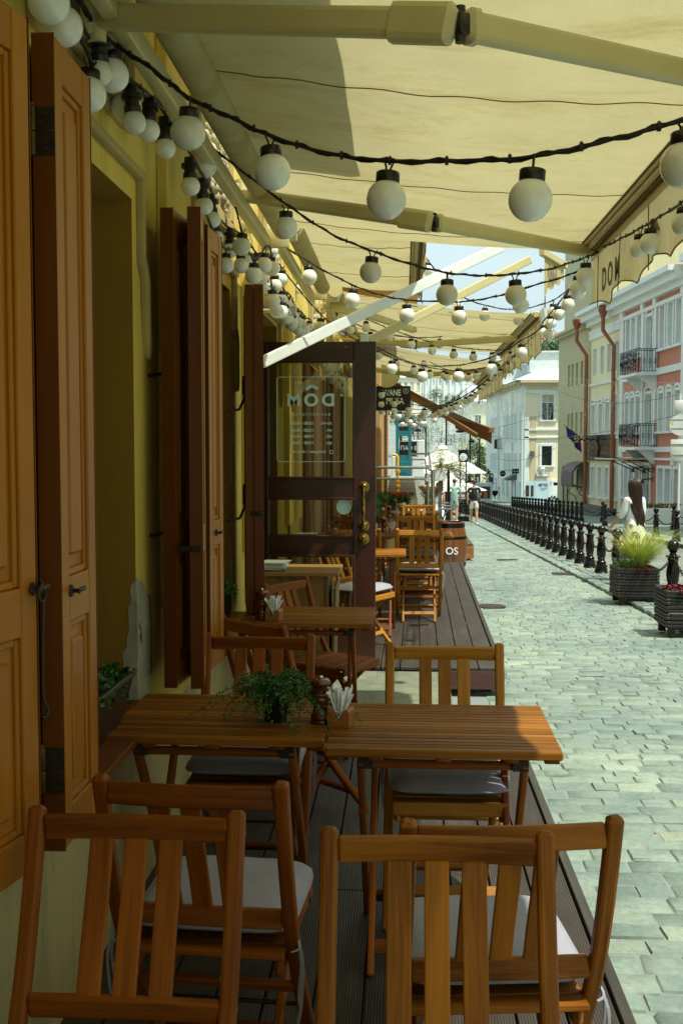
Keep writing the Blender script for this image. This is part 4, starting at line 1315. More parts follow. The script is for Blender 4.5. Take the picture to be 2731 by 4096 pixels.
# first string, nearest the camera
pts, bl = cable_with_bulbs([(150, -60, 2.80), (195, 20, 2.96), (256, 95, 3.16), (340, 150, 3.16), (432, 222, 3.10), (530, 268, 3.04), (622, 312, 2.97), (750, 350, 2.85), (885, 368, 2.72), (1050, 368, 2.6), (1215, 360, 2.5), (1400, 320, 2.42), (1575, 268, 2.36), (1900, 130, 2.3)],
                           [256, 432, 622, 885, 1215, 1574])
string_lights(pts, bl, 'nearest festoon string with the largest white globes across the top', cr=.0056)
pts, bl = cable_with_bulbs([(70, -150, 2.45), (120, -78, 2.60), (165, 30, 2.80), (205, 130, 2.98), (240, 210, 3.12)], [112, 140, 207])
string_lights(pts, bl, 'short festoon length with two globes cut by the top left corner', cr=.0056)
pts, bl = cable_with_bulbs([(165, 20, 2.85), (240, 130, 3.15), (330, 205, 3.65), (473, 327, 4.5), (560, 395, 4.7), (660, 470, 4.72), (760, 536, 4.78), (848, 573, 4.85), (940, 605, 4.9), (1028, 626, 4.95), (1110, 632, 5.0), (1185, 628, 5.05), (1270, 615, 5.3), (1345, 590, 5.9), (1375, 578, 6.1)],
                           [290, 473, 660, 848, 1028, 1185, 1345])
string_lights(pts, bl, 'second festoon string, sagging from the wall to the far corner of the near awning')
pts, bl = cable_with_bulbs([(1375, 572, 6.15), (1430, 545, 5.3), (1490, 512, 4.75), (1568, 462, 4.15), (1750, 330, 3.2)], [1470, 1495, 1573])
string_lights(pts, bl, 'festoon string running along the front bar of the near awning', r=.045)
pts, bl = cable_with_bulbs([(470, 350, 5.2), (560, 462, 6.0), (620, 538, 6.6), (708, 600, 6.6), (808, 653, 6.65), (870, 675, 6.7), (933, 688, 6.7), (1053, 692, 6.65), (1130, 682, 6.5), (1197, 663, 6.4), (1290, 636, 6.35), (1345, 615, 6.3)],
                           [570, 620, 708, 808, 933, 1053, 1197, 1330])
string_lights(pts, bl, 'third festoon string whose globes hang just under the second string', r=.049)
pts, bl = cable_with_bulbs([(545, 440, 7.0), (575, 478, 7.8), (620, 510, 9.2), (708, 547, 10), (775, 573, 10), (848, 572, 10), (900, 560, 9.8), (935, 542, 9.5), (980, 595, 9.8), (1045, 670, 10), (1112, 700, 10), (1190, 710, 10.1), (1267, 690, 9.8), (1315, 655, 9), (1350, 618, 7.5)],
                           [600, 640, 680, 708, 775, 925, 980, 1050, 1112, 1190, 1267, 1318])
string_lights(pts, bl, 'thin festoon string of small globes peaking at the elbow of the awning arm')
pts, bl = cable_with_bulbs([(560, 480, 6.5), (610, 560, 7.4), (670, 645, 8.2), (737, 722, 8.8), (775, 752, 9.1), (817, 780, 9.3), (860, 802, 9.4), (900, 820, 9.5), (968, 838, 9.5), (1052, 838, 9.5), (1128, 820, 9.4), (1197, 782, 9.3), (1263, 738, 9.0), (1345, 650, 7.4)],
                           [612, 645, 737, 817, 900, 968, 1052, 1128, 1197, 1263])
string_lights(pts, bl, 'festoon string dipping in front of the top of the dark door', r=.052)
pts, bl = cable_with_bulbs([(862, 812, 14), (905, 790, 15), (935, 772, 15), (965, 815, 15), (1020, 846, 15), (1075, 852, 15), (1130, 838, 14), (1190, 800, 13), (1212, 770, 12)],
                           [905, 937, 972, 1020, 1075, 1127, 1165, 1185])
string_lights(pts, bl, 'fine festoon string with a peak beneath the awning over the second deck')
# tangle along the wall
random.seed(21)
for k, (ya, yb, xo, zo, r_, sp_) in enumerate(((2.9, 6.6, -.86, 2.79, .038, .30), (4.6, 9.6, -.83, 2.68, .040, .36), (7.4, 13.5, -.80, 2.70, .045, .30), (9.6, 17.0, -.78, 2.62, .05, .32), (5.0, 8.6, -.80, 2.70, .045, .36), (6.0, 12.0, -.78, 2.60, .045, .33), (8.5, 15.0, -.74, 2.52, .05, .34))):
    pts = []; n = int((yb - ya) / .45)
    for i in range(n + 1):
        y = ya + (yb - ya) * i / n
        pts.append(Vector((xo + random.uniform(-.03, .05), y, zo + random.uniform(-.07, .07) - (.05 if i % 2 else 0))))
    string_lights(pts, None, ['strand of globes in tall black sockets close to the wall above the nearest shutters', 'bunched festoon strand on the wall past the second window', 'bunched festoon strand on the wall over the farthest shutter', 'bunched festoon strand on the wall over the glazed door', 'loose festoon strand drooping off the wall above the middle shutters', 'lower festoon strand hanging off the wall over the farthest shutter', 'lowest festoon strand drooping behind the top of the glazed door'][k], r=r_, tall=(k == 0), spacing=sp_)
pts, bl = cable_with_bulbs([(640, 560, 8.5), (690, 640, 9.5), (740, 690, 10.5), (800, 735, 11.3), (880, 765, 11.8), (960, 775, 12), (1040, 768, 12), (1120, 745, 11.8), (1190, 715, 11.3), (1215, 700, 11)],
                           [660, 690, 715, 740, 770, 805, 850, 900, 955, 1010, 1065, 1120, 1165])
string_lights(pts, bl, 'festoon string of small globes crossing under the canopy of the second deck', r=.045)
for k, (Y, dp) in enumerate(((12.5, 0), (14.0, 8))):
    a, b = at(700 + k * 60, 655 + k * 70, Y * .8), at(1195 - k * 40, 800 + k * 30, Y)
    pts = [a.lerp(b, i / 8) - Vector((0, 0, (40 + 12 * k) / 2450 * Y * 4 * (i / 8) * (1 - i / 8))) for i in range(9)]
    string_lights(pts, None, ['slanting festoon string behind the white strut', 'slanting festoon string low over the far chairs'][k], r=.045, spacing=.34)
# further strings under the far awnings
for k, (Y, xa, ya, xb, yb, dip) in enumerate(((15.5, 862, 880, 1118, 872, 60), (16.8, 862, 905, 1105, 880, 50), (18.0, 862, 925, 1080, 885, 45), (19.5, 866, 890, 1062, 895, 72), (21.0, 868, 930, 1050, 905, 50))):
    a, b = at(xa, ya, Y), at(xb, yb, Y - 1.0)
    pts = []
    for i in range(9):
        t = i / 8; p = a.lerp(b, t); p.z -= dip / 2450 * Y * 4 * t * (1 - t) * .9; pts.append(p)
    string_lights(pts, None, f'{ordinal(k + 1)} distant festoon string before the brown awning, counting away from the camera', r=.05, spacing=.26)
pts = [at(1345, 618, 6.3) , at(1250, 735, 9.5), at(1195, 800, 11.5), at(1130, 860, 14.5), at(1080, 905, 18), at(1050, 930, 21)]
string_lights(pts, None, 'long festoon string following the outer edge of the awnings into the distance', r=.045, spacing=.75)
# ------------------------------------------------------------------ chairs
def cushion_mesh(w=.402, d=.395, h=.074, n=14):
    """soft square cushion with piped edge"""
    mb = MB(); vs = []; idx = {}
    def P(i, j, side):
        u = -1 + 2 * i / n; v = -1 + 2 * j / n
        # rounded-square outline
        k = 1 - .05 * (abs(u) ** 6) * (abs(v) ** 6) * 3
        x = u * w / 2 * (1 - .06 * abs(v) ** 5); y = v * d / 2 * (1 - .06 * abs(u) ** 5)
        e = (1 - abs(u) ** 5) * (1 - abs(v) ** 5)
        z = h * .5 * (max(0, e) ** .42) * (1 + .03 * math.sin(u * 9 + v * 3) + .03 * math.sin(v * 8 - u * 5))
        return (x, y, side * z * (1 if side > 0 else .7))
    for side in (1, -1):
        o = len(mb.v)
        vs = [P(i, j, side) for i in range(n + 1) for j in range(n + 1)]
        fs = []
        for i in range(n):
            for j in range(n):
                f = [i * (n + 1) + j, (i + 1) * (n + 1) + j, (i + 1) * (n + 1) + j + 1, i * (n + 1) + j + 1]
                fs.append(f if side > 0 else f[::-1])
        mb.add(vs, fs, None, True)
    return mb

def make_chair(mat='chair', cushion=True, label_tag=None):
    root = empty('folding_chair')
    XP = .203
    curve = [(-.290, .885), (-.268, .80), (-.230, .67), (-.182, .54), (-.118, .42), (-.02, .27), (.10, .12), (.205, .0)]
    crv = catmull([(0, a, b) for a, b in curve], 3)
    for sx in (-1, 1):
        mb = MB()
        pts = [Vector((sx * XP, p.y, p.z)) for p in crv]
        mb.sweep(pts, .034, .030, (0, 1, .2), .008)
        po = mb.build('long_leg', mat, root)
        for (yy, zz) in ((-.279, .842), (-.178, .535)):
            pg = MB()
            pg.lathe([(.0058, 0), (.0055, .001), (0, .0013)], (sx * (XP + .0168), yy, zz), 10, Matrix.Rotation(sx * R(90), 4, 'Y'))
            pg.build('peg', 'chair3', po)
    # rails of the back, slightly curved
    def rail(z, y, h, amp):
        mb = MB()
        pts = [(x, y - amp * (1 - (x / (XP - .017)) ** 2), z) for x in [(-XP + .016) + k * (2 * XP - .032) / 8 for k in range(9)]]
        mb.sweep(pts, .020, h, (0, .18, 1), .005)
        return mb
    rail(.845, -.281, .050, .012).build('top_rail', mat, root)
    rail(.530, -.178, .046, .004).build('lower_rail', mat, root)
    for k in (-1, 0, 1):
        mb = MB()
        pts = catmull([(k * .0705, -.286, .825), (k * .0705, -.258, .74), (k * .0705, -.216, .64), (k * .0705, -.180, .545)], 3)
        mb.sweep(pts, .047, .011, (0, 1, .2), .003)
        mb.build('back_slat', mat, root)
    # seat: side rails and slats
    for sx in (-1, 1):
        mb = MB(); mb.sweep(catmull([(sx * .172, -.165, .405), (sx * .172, -.02, .412), (sx * .172, .16, .412), (sx * .172, .225, .398)], 3), .022, .046, (0, 0, 1), .009)
        mb.build('seat_rail', mat, root)
    mb = MB()
    for k in range(8):
        y = -.165 + k * .053
        mb.sweep([(-.188, y, .443 - .0), (.188, y, .443)], .045, .016, (0, 0, 1), .003)
    mb.sweep([(-.19, .232, .428), (.19, .232, .428)], .018, .045, (0, -.1, 1), .006)
    mb.build('seat', mat, root)
    for sx in (-1, 1):
        mb = MB(); mb.sweep([(sx * .148, .17, .405), (sx * .148, -.235, .0)], .022, .034, (0, 1, .3), .006); mb.build('short_leg', mat, root)
    mb = MB()
    mb.sweep([(-.148, -.165, .078), (.148, -.165, .078)], .020, .036, (0, 1, 1), .004); mb.build('stretcher', mat, root); mb = MB()
    mb.sweep([(-XP + .01, .115, .105), (XP - .01, .115, .105)], .020, .036, (0, -.8, 1), .004); mb.build('stretcher', mat, root); mb = MB()
    mb.sweep([(-XP + .01, -.055, .310), (XP - .01, -.055, .310)], .018, .034, (0, -.8, 1), .004); mb.build('stretcher', mat, root); mb = MB()
    mb.tube([(-XP, .005, .235), (XP, .005, .235)], .006, 8)
    mb.build('pivot_rod', 'ironrust', root)
    lb = MB(); lb.box((.02, -.0675, .318), (.020, .001, .026), Euler((R(20), 0, 0))); lb.build('label_sticker', 'yellowlabel', root)
    if cushion:
        c = cushion_mesh().build('cushion', 'fabric', root)
        c.location = (0, .040, .490)
        pp = MB()
        ring = []
        for t in range(48):
            a = 2 * math.pi * t / 48; cx, cy = math.cos(a), math.sin(a)
            q = max(abs(cx), abs(cy)); k = (abs(cx / q) ** 7 + abs(cy / q) ** 7) ** (-1 / 7)
            ring.append((cx / q * k * .200, cy / q * k * .1965, -.002))
        ring.append(ring[0]); pp.tube(ring, .004, 6, False); pp.build('piping', 'fabric', c)
        for sx in (-1, 1):
            tb = MB()
            bx, by = sx * .19, -.175
            tb.sweep(catmull([(bx, by, 0), (sx * .215, -.195, -.012), (sx * .222, -.21, -.03), (sx * .205, -.222, -.035)], 4), .006, .002, (0, 0, 1), 0)
            for q in range(2):
                tb.sweep(catmull([(sx * .220, -.20, -.02), (sx * (.226 + q * .006), -.205 - q * .012, -.07), (sx * (.220 + q * .006), -.20 - q * .010, -.14 - q * .03), (sx * (.224 - q * .006), -.205, -.18 - q * .03)], 4), .0065, .0018, (0, 1, 0), 0)
            tb.build('tie', 'fabric', c)
    return root

random.seed(33)
ch_red = make_chair('chair2'); ch_mid = make_chair('chair'); ch_gold = make_chair('chair3'); ch_bare = make_chair('chair2', False)
protos = {'r': ch_red, 'm': ch_mid, 'g': ch_gold, 'b': ch_bare}
used_p = {}
GRP = 'wooden folding chairs of the cafe terrace'
def place(kind, x, y, deg, label, z=0.0):
    p = protos[kind]
    if kind not in used_p:
        used_p[kind] = 1; c = p
        c.location = (x, y, z); c.rotation_euler = (0, 0, R(deg)); c['label'] = label
    else: c = copy_tree(p, None, (x, y, z), R(deg), label)
    c['category'] = 'chair'; c['group'] = GRP
    return c
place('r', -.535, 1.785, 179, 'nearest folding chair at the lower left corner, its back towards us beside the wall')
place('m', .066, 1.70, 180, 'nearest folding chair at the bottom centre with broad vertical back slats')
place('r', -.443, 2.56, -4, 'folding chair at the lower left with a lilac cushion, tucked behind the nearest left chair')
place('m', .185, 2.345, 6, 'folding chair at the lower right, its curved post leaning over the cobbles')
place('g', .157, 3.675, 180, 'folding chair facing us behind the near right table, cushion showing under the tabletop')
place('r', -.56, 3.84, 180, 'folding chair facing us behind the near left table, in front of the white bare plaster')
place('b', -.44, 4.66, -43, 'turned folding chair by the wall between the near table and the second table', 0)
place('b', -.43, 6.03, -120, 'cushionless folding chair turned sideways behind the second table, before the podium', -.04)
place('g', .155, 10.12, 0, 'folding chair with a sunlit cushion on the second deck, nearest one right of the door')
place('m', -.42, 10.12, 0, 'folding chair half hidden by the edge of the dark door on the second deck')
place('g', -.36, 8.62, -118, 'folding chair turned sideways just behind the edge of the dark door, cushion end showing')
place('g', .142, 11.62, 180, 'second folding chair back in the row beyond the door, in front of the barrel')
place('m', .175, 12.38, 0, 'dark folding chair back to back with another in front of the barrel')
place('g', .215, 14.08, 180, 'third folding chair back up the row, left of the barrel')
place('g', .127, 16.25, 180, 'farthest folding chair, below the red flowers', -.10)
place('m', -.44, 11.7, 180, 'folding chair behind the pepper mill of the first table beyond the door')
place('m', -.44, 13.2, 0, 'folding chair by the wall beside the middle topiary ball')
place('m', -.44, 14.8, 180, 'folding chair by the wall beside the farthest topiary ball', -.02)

# ------------------------------------------------------------------ tables
def make_table(W=.70, D=.58, H=.72):
    root = empty('slatted_table')
    mb = MB(); n = 17; w = (D - .05) / n
    mb.sweep([(-W / 2, -D / 2 + .016, H - .013), (W / 2, -D / 2 + .016, H - .013)], .032, .026, (0, 0, 1), .005)
    mb.sweep([(-W / 2, D / 2 - .016, H - .013), (W / 2, D / 2 - .016, H - .013)], .032, .026, (0, 0, 1), .005)
    n = 15; w = (D - .064) / n
    for i in range(n):
        y = -D / 2 + .032 + w * (i + .5)
        mb.sweep([(-W / 2 + .001, y, H - .010), (W / 2 - .001, y, H - .010)], w - .0065, .018, (0, 0, 1), .002)
    mb.build('tabletop', 'table', root)
    mb = MB()
    for x in (-W / 2 + .03, -W / 2 + .15, 0, W / 2 - .15, W / 2 - .03): mb.sweep([(x, -D / 2 + .02, H - .032), (x, D / 2 - .02, H - .032)], .045, .018, (0, 0, 1), .003)
    mb.tube([(-W / 2 + .12, -.22, H - .062), (W / 2 - .12, -.22, H - .062)], .014, 10)
    mb.tube([(-W / 2 + .12, .22, H - .062), (W / 2 - .12, .22, H - .062)], .014, 10)
    mb.build('frame', 'chair2', root)
    for sx in (-1, 1):
        mb = MB(); mb.sweep([(sx * (W / 2 - .105), -.235, H - .045), (sx * (W / 2 - .105), .235, .0)], .022, .042, (0, 1, .3), .006); mb.build('leg', 'chair2', root)
        mb = MB(); mb.sweep([(sx * (W / 2 - .135), .235, H - .045), (sx * (W / 2 - .135), -.235, .0)], .022, .042, (0, 1, .3), .006); mb.build('leg', 'chair2', root)
    mb = MB()
    mb.sweep([(-W / 2 + .105, .19, .075), (W / 2 - .105, .19, .075)], .02, .045, (0, -.6, 1), .004); mb.build('stretcher', 'chair2', root); mb = MB()
    mb.sweep([(-W / 2 + .135, -.19, .075), (W / 2 - .135, -.19, .075)], .02, .045, (0, .6, 1), .004)
    mb.build('stretcher', 'chair2', root)
    for sx in (-1, 1):
        for yy in (-.235, .235):
            mb = MB(); mb.box((sx * (W / 2 - .12), yy, H - .055), (.05, .025, .035), None, .003); mb.build('hinge_bracket', 'ironrust', root)
    return root
T0 = make_table()
TL = [(-.582, 3.49, -1.0, 'near slatted table on the left, with the trailing plant on it'),
      (.124, 3.39, -.6, 'near slatted table on the right, its right end in sunlight'),
      (-.50, 5.685, 0, 'second slatted table in front of the podium, with a mill at its left end'),
      (-.32, 9.33, 0, 'slatted table end showing to the right of the dark door'),
      (.18, 11.35, 0, 'first slatted table on the far deck, its sunlit corner reaching past the chair'),
      (-.53, 11.37, 0, 'slatted table by the wall carrying the nearest topiary ball'),
      (.16, 13.65, 0, 'second slatted table on the far deck left of the barrel'),
      (-.55, 13.67, 0, 'slatted table by the wall carrying the middle topiary ball'),
      (.18, 15.75, 0, 'farthest slatted table, below the red flowers'),
      (-.53, 15.8, 0, 'slatted table by the wall carrying the farthest topiary ball')]
for i, (x, y, a, lb) in enumerate(TL):
    o = T0 if i == 0 else copy_tree(T0)
    o.location = (x, y, -.04 if i == 2 else (-.02 if i > 7 else 0)); o.rotation_euler = (0, 0, R(a))
    if i == 2: o.location.z = 0
    tag(o, lb, 'table', 'slatted cafe tables')

# ------------------------------------------------------------------ things on the tables
def make_mill():
    root = empty('pepper_mill')
    mb = MB()
    k = .205 / 1.0
    prof = [(.0, 0), (.155, 0), (.165, .02), (.165, .07), (.150, .085), (.165, .10), (.165, .17), (.145, .19), (.150, .21), (.135, .23), (.125, .30), (.122, .36), (.135, .44), (.155, .50), (.158, .54), (.135, .57), (.15, .59), (.158, .62), (.15, .65), (.115, .67), (0, .67)]
    mb.lathe([(r * k, z * k) for r, z in prof], (0, 0, 0), 28)
    mb.build('mill_body', 'mill', root)
    mb = MB()
    prof = [(0, .672), (.12, .675), (.15, .70), (.155, .75), (.12, .78), (.145, .80), (.168, .85), (.165, .90), (.13, .94), (.06, .955), (0, .955)]
    mb.lathe([(r * k, z * k) for r, z in prof], (0, 0, 0), 28)
    mb.build('mill_head', 'mill', root)
    mb = MB(); mb.lathe([(.0, .95), (.035, .952), (.05, .975), (.045, 1.0), (.02, 1.015), (0, 1.02)], (0, 0, 0), 14)
    for i in range(len(mb.v)): mb.v[i] = (mb.v[i][0] * k, mb.v[i][1] * k, mb.v[i][2] * k)
    mb.build('mill_nut', 'steel', root)
    return root
def make_holder():
    root = empty('napkin_holder')
    mb = MB()
    out = [(-.045, 0), (.045, 0), (.045, .060), (.037, .072), (.022, .066), (.016, .050), (.014, .030), (-.014, .030), (-.016, .050), (-.022, .066), (-.037, .072), (-.045, .060)]
    mb.prism(out, (0, .04, 0), (1, 0, 0), (0, 0, 1), .08)
    mb.box((0, 0, .012), (.088, .078, .022), None, .003)
    mb.build('block', 'holder', root)
    return root
def make_napkins(seed=1):
    random.seed(seed)
    mb = MB()
    for i in range(16):
        a = -.55 + 1.1 * i / 15 + random.uniform(-.05, .05); y0 = random.uniform(-.022, .022)
        ln = random.uniform(.10, .128); w = .012
        p0 = Vector((0, y0, .028)); d = Vector((math.sin(a * .85), random.uniform(-.2, .05), math.cos(a * .85)))
        sd = Vector((.25, 1, 0)).normalized() * w
        mid = p0 + d * ln * .55 + Vector((random.uniform(-.004, .004), 0, 0)); tip = p0 + d * ln
        vs = [p0 - sd * .6, p0 + sd * .6, mid - sd, mid + sd, tip - sd * 1.1 + Vector((0, 0, random.uniform(-.008, .006))), tip + sd * 1.1 + Vector((0, 0, random.uniform(-.004, .01)))]
        off = Vector((.0022, 0, 0))
        vs += [v + off for v in vs]
        mb.add(vs, [[0, 1, 3, 2], [2, 3, 5, 4], [6, 8, 9, 7], [8, 10, 11, 9], [4, 5, 11, 10], [0, 2, 8, 6], [2, 4, 10, 8], [1, 7, 9, 3], [3, 9, 11, 5]])
    return mb.build('paper_napkins', 'paper')
mill0 = make_mill(); hold0 = make_holder(); nap0 = make_napkins()
def put(first, o, loc, rz, label, cat, group, scale=1):
    c = o if first else (copy_tree(o))
    c.location = loc; c.rotation_euler = (0, 0, rz); c.scale = (scale * 1.18, scale * 1.18, scale * .93) if cat == 'pepper mill' else (scale,) * 3
    tag(c, label, cat, group); return c
sets = [(at(736, 1657, 3.40), at(783, 1662, 3.38), .72, 'on the near tables beside the trailing plant', .80),
        (at(601, 1425, 5.50), at(630, 1427, 5.47), .72, 'on the second table before the door', .85),
        (at(881, 1222, 11.5), at(901, 1224, 11.35), .72, 'on the first far table beyond the door', 0.86),
        (at(893, 1190, 13.9), at(911, 1190, 13.6), .72, 'on the second far table beyond the door', 0.86),
        (at(907, 1164, 16.2), at(926, 1166, 15.9), .70, 'on the farthest table under the red flowers', 0.86)]
for i, (a, b, z, w, sc_) in enumerate(sets):
    put(i == 0, mill0, (a.x, a.y, z), R(random.uniform(0, 90)), 'turned dark wooden pepper mill ' + w, 'pepper mill', 'pepper mills', sc_)
    put(i == 0, hold0, (b.x, b.y, z), R(-14 if i == 0 else random.uniform(-20, 20)), 'light wooden napkin block ' + w, 'napkin holder', 'napkin holders', sc_)
    c = put(i == 0, nap0, (b.x, b.y, z), R(-14 if i == 0 else random.uniform(-20, 20)), 'fanned white paper napkins ' + w, 'napkins', 'paper napkins', sc_)

# trailing plant in a black pot
pp_ = at(633, 1655, 3.42)
e = empty('potted_plant', (pp_.x, pp_.y, .722), 0, 'trailing green plant in a black pot on the near left table', 'plant')
mb = MB(); mb.lathe([(0, 0), (.036, 0), (.048, .085), (.052, .088), (.052, .096), (.046, .096), (.044, .085), (0, .083)], (0, 0, 0), 24); mb.build('pot', 'potblack', e)
mb = MB(); ms = MB(); random.seed(44)
def vine(p, v, steps, leaf, mb, ms, grav=.012, w=.0015, lw=.7, floor=None, every=1, jit=.3, ln=1.0):
    pts = [Vector(p)]; v = Vector(v)
    for i in range(steps):
        v = v + Vector((random.uniform(-1, 1), random.uniform(-1, 1), random.uniform(-.6, .6))) * jit * .01
        v.z -= grav * .25
        q = pts[-1] + v
        if floor is not None and q.z < floor: q.z = floor + random.uniform(0, .004); v.z = 0
        pts.append(q)
    ms.tube(pts, w, 4)
    for i, q in enumerate(pts[1:]):
        if i % every: continue
        for s_ in range(3):
            d = Vector((random.uniform(-1, 1), random.uniform(-1, 1), random.uniform(-.3, .9)))
            mb.leaf(q, d, leaf * random.uniform(.7, 1.2) * ln, leaf * lw)
    return pts
for i in range(200):
    a = random.uniform(0, 6.283); rr = random.uniform(0, .035)
    sp_ = random.uniform(.004, .012)
    vine((rr * math.cos(a), rr * math.sin(a), .088), (sp_ * math.cos(a), sp_ * math.sin(a), random.uniform(.006, .015)), random.randint(7, 12), .0125, mb, ms, .008, .0008, .55)
for i in range(30):
    a = random.choice([random.uniform(2.2, 4.6), random.uniform(-.9, .5), random.uniform(0, 6.28)])
    sp_ = random.uniform(.008, .013)
    vine((.04 * math.cos(a), .04 * math.sin(a), .095), (sp_ * math.cos(a), sp_ * math.sin(a) * .6 - .002, .006), random.randint(12, 17), .0115, mb, ms, .0065, .0009, .6, .002)
mb.build('foliage', 'leafdark', e); ms.build('stems', 'leafdark', e)

# flower box on the window sill
e = empty('flower_box', (-.965, 3.02, .715), 0, 'brown trough of curly green plants on the sill of the first window', 'flower box')
mb = MB()
def trough(mb, L, w0, w1, h):
    vs = [(-w0 / 2, -L / 2 + .02, 0), (w0 / 2, -L / 2 + .02, 0), (w0 / 2, L / 2 - .02, 0), (-w0 / 2, L / 2 - .02, 0), (-w1 / 2, -L / 2, h), (w1 / 2, -L / 2, h), (w1 / 2, L / 2, h), (-w1 / 2, L / 2, h)]
    i_ = [(-w1 / 2 + .008, -L / 2 + .008, h), (w1 / 2 - .008, -L / 2 + .008, h), (w1 / 2 - .008, L / 2 - .008, h), (-w1 / 2 + .008, L / 2 - .008, h)]
    k_ = [(p[0], p[1], h - .02) for p in i_]
    mb.add(vs + i_ + k_, [[0, 3, 2, 1], [0, 1, 5, 4], [1, 2, 6, 5], [2, 3, 7, 6], [3, 0, 4, 7], [4, 5, 9, 8], [5, 6, 10, 9], [6, 7, 11, 10], [7, 4, 8, 11], [8, 9, 13, 12], [9, 10, 14, 13], [10, 11, 15, 14], [11, 8, 12, 15], [12, 13, 14, 15]])
    for sx in (-1, 1): mb.sweep([(sx * w1 / 2, -L / 2 - .004, h), (sx * w1 / 2, L / 2 + .004, h)], .014, .02, (0, 0, 1), .004)
    mb.sweep([(-w1 / 2, L / 2, h), (w1 / 2, L / 2, h)], .014, .02, (0, 0, 1), .004); mb.sweep([(-w1 / 2, -L / 2, h), (w1 / 2, -L / 2, h)], .014, .02, (0, 0, 1), .004)
trough(mb, .72, .11, .20, .17); mb.build('trough', 'trough', e)
mb = MB()
for i in range(90): mb.ball((random.uniform(-.085, .085), random.uniform(-.33, .33), .155), random.uniform(.008, .02), 5)
mb.build('soil', 'soil', e)
mb = MB(); ms = MB(); random.seed(8)
for i in range(190):
    y = random.uniform(-.33, .34); x = random.uniform(-.08, .08)
    vine((x, y, .16), (random.uniform(-.006, .007), random.uniform(-.006, .006), random.uniform(.006, .017)), random.randint(4, 9), .021, mb, ms, .012, .0012, .9)
mb.build('foliage', 'leafdark', e); ms.build('stems', 'leafdark', e)
mb = MB()
for i in range(40):
    c = Vector((random.uniform(-.02, .09), random.uniform(-.05, .12), .17 + random.uniform(-.01, .03)))
    for k in range(8): mb.leaf(c, (random.uniform(-1, 1), random.uniform(-1, 1), random.uniform(0, 1)), .014, .011)
mb.build('pale_leaves', 'greywood', e)
# small conifer in a pot on the second sill
p = at(512, 1392, 5.55)
e = empty('potted_plant', (-.97, 5.62, .71), 0, 'small green shrub in a dark pot on the second window sill', 'plant')
mb = MB(); mb.lathe([(0, 0), (.045, 0), (.065, .12), (.068, .125), (.05, .125), (0, .11)], (0, 0, 0), 16); mb.build('pot', 'potblack', e)
mb = MB(); ms = MB()
for i in range(120):
    a = random.uniform(0, 6.28); vine((0, 0, .11), (.012 * math.cos(a), .012 * math.sin(a), random.uniform(.004, .018)), 6, .02, mb, ms, .005, .001, .5)
mb.build('foliage', 'leaf', e); ms.build('stems', 'leafdark', e)
# topiary balls on the far tables
for k, (u, v, Y, lab) in enumerate(((862, 1187, 11.55, 'nearest clipped topiary ball in a small white pot by the door edge'), (866, 1170, 13.8, 'middle clipped topiary ball, partly behind the nearest one'), (879, 1147, 16.0, 'farthest clipped topiary ball, highest in the photo'))):
    p = at(u, v, Y)
    e = empty('topiary_ball', (p.x - (.03 if k < 2 else 0), p.y, .72 if k < 2 else .70), 0, lab, 'topiary', 'clipped topiary balls')
    mb = MB(); mb.lathe([(0, 0), (.045, 0), (.058, .09), (.055, .095), (0, .085)], (0, 0, 0), 16); mb.build('pot', 'whitepaint', e)
    mb = MB(); random.seed(60 + k)
    for i in range(900):
        d = Vector((random.gauss(0, 1), random.gauss(0, 1), random.gauss(0, 1))).normalized()
        rr = .105 * (.75 + .25 * random.random()) * (1 + .06 * math.sin(d.x * 5 + k) + .05 * math.sin(d.z * 7))
        mb.leaf(Vector((0, 0, .19)) + d * rr, d + Vector((random.uniform(-.6, .6), random.uniform(-.6, .6), random.uniform(-.6, .6))), .016, .010)
    mb.ball((0, 0, .19), .085, 12)
    mb.tube([(0, 0, .08), (0, 0, .14)], .006, 6)
    mb.build('foliage', 'leafdark', e)

# podium with menus
e = empty('podium', (-.68, 6.88, -.18), 0, 'oak-look podium standing in front of the dark glazed door', 'podium')
mb = MB(); mb.box((0, 0, 1.005), (.56, .50, .025), None, .003); mb.build('top', 'laminate', e)
mb = MB(); mb.box((.205, 0, .5), (.02, .44, .98), None, .002); mb.box((-.24, 0, .5), (.02, .44, .98), None, .002); mb.box((-.02, -.20, .5), (.43, .018, .98), None, .002); mb.box((-.02, .2, .5), (.43, .018, .98), None, .002)
mb.build('cabinet', 'laminate', e)
mb = MB(); mb.sweep([(.235, .03, .42), (.255, -.02, .93)], .018, .36, (0, 1, 0), .003); mb.build('leaning_board', 'laminate', e)
e = empty('menu_stack', (-.835, 6.78, .843), R(4), 'stack of white folded menus on the podium', 'menus')
random.seed(14)
for i in range(8):
    mb = MB(); mb.box((random.uniform(-.004, .006) + i * .003, random.uniform(-.01, .01), .004 + i * .0062), (.17, .22, .0022), Euler((random.uniform(-.01, .01), random.uniform(-.03, .0), R(random.uniform(-14, 9)))), 0)
    mb.build('menu', 'paper', e)

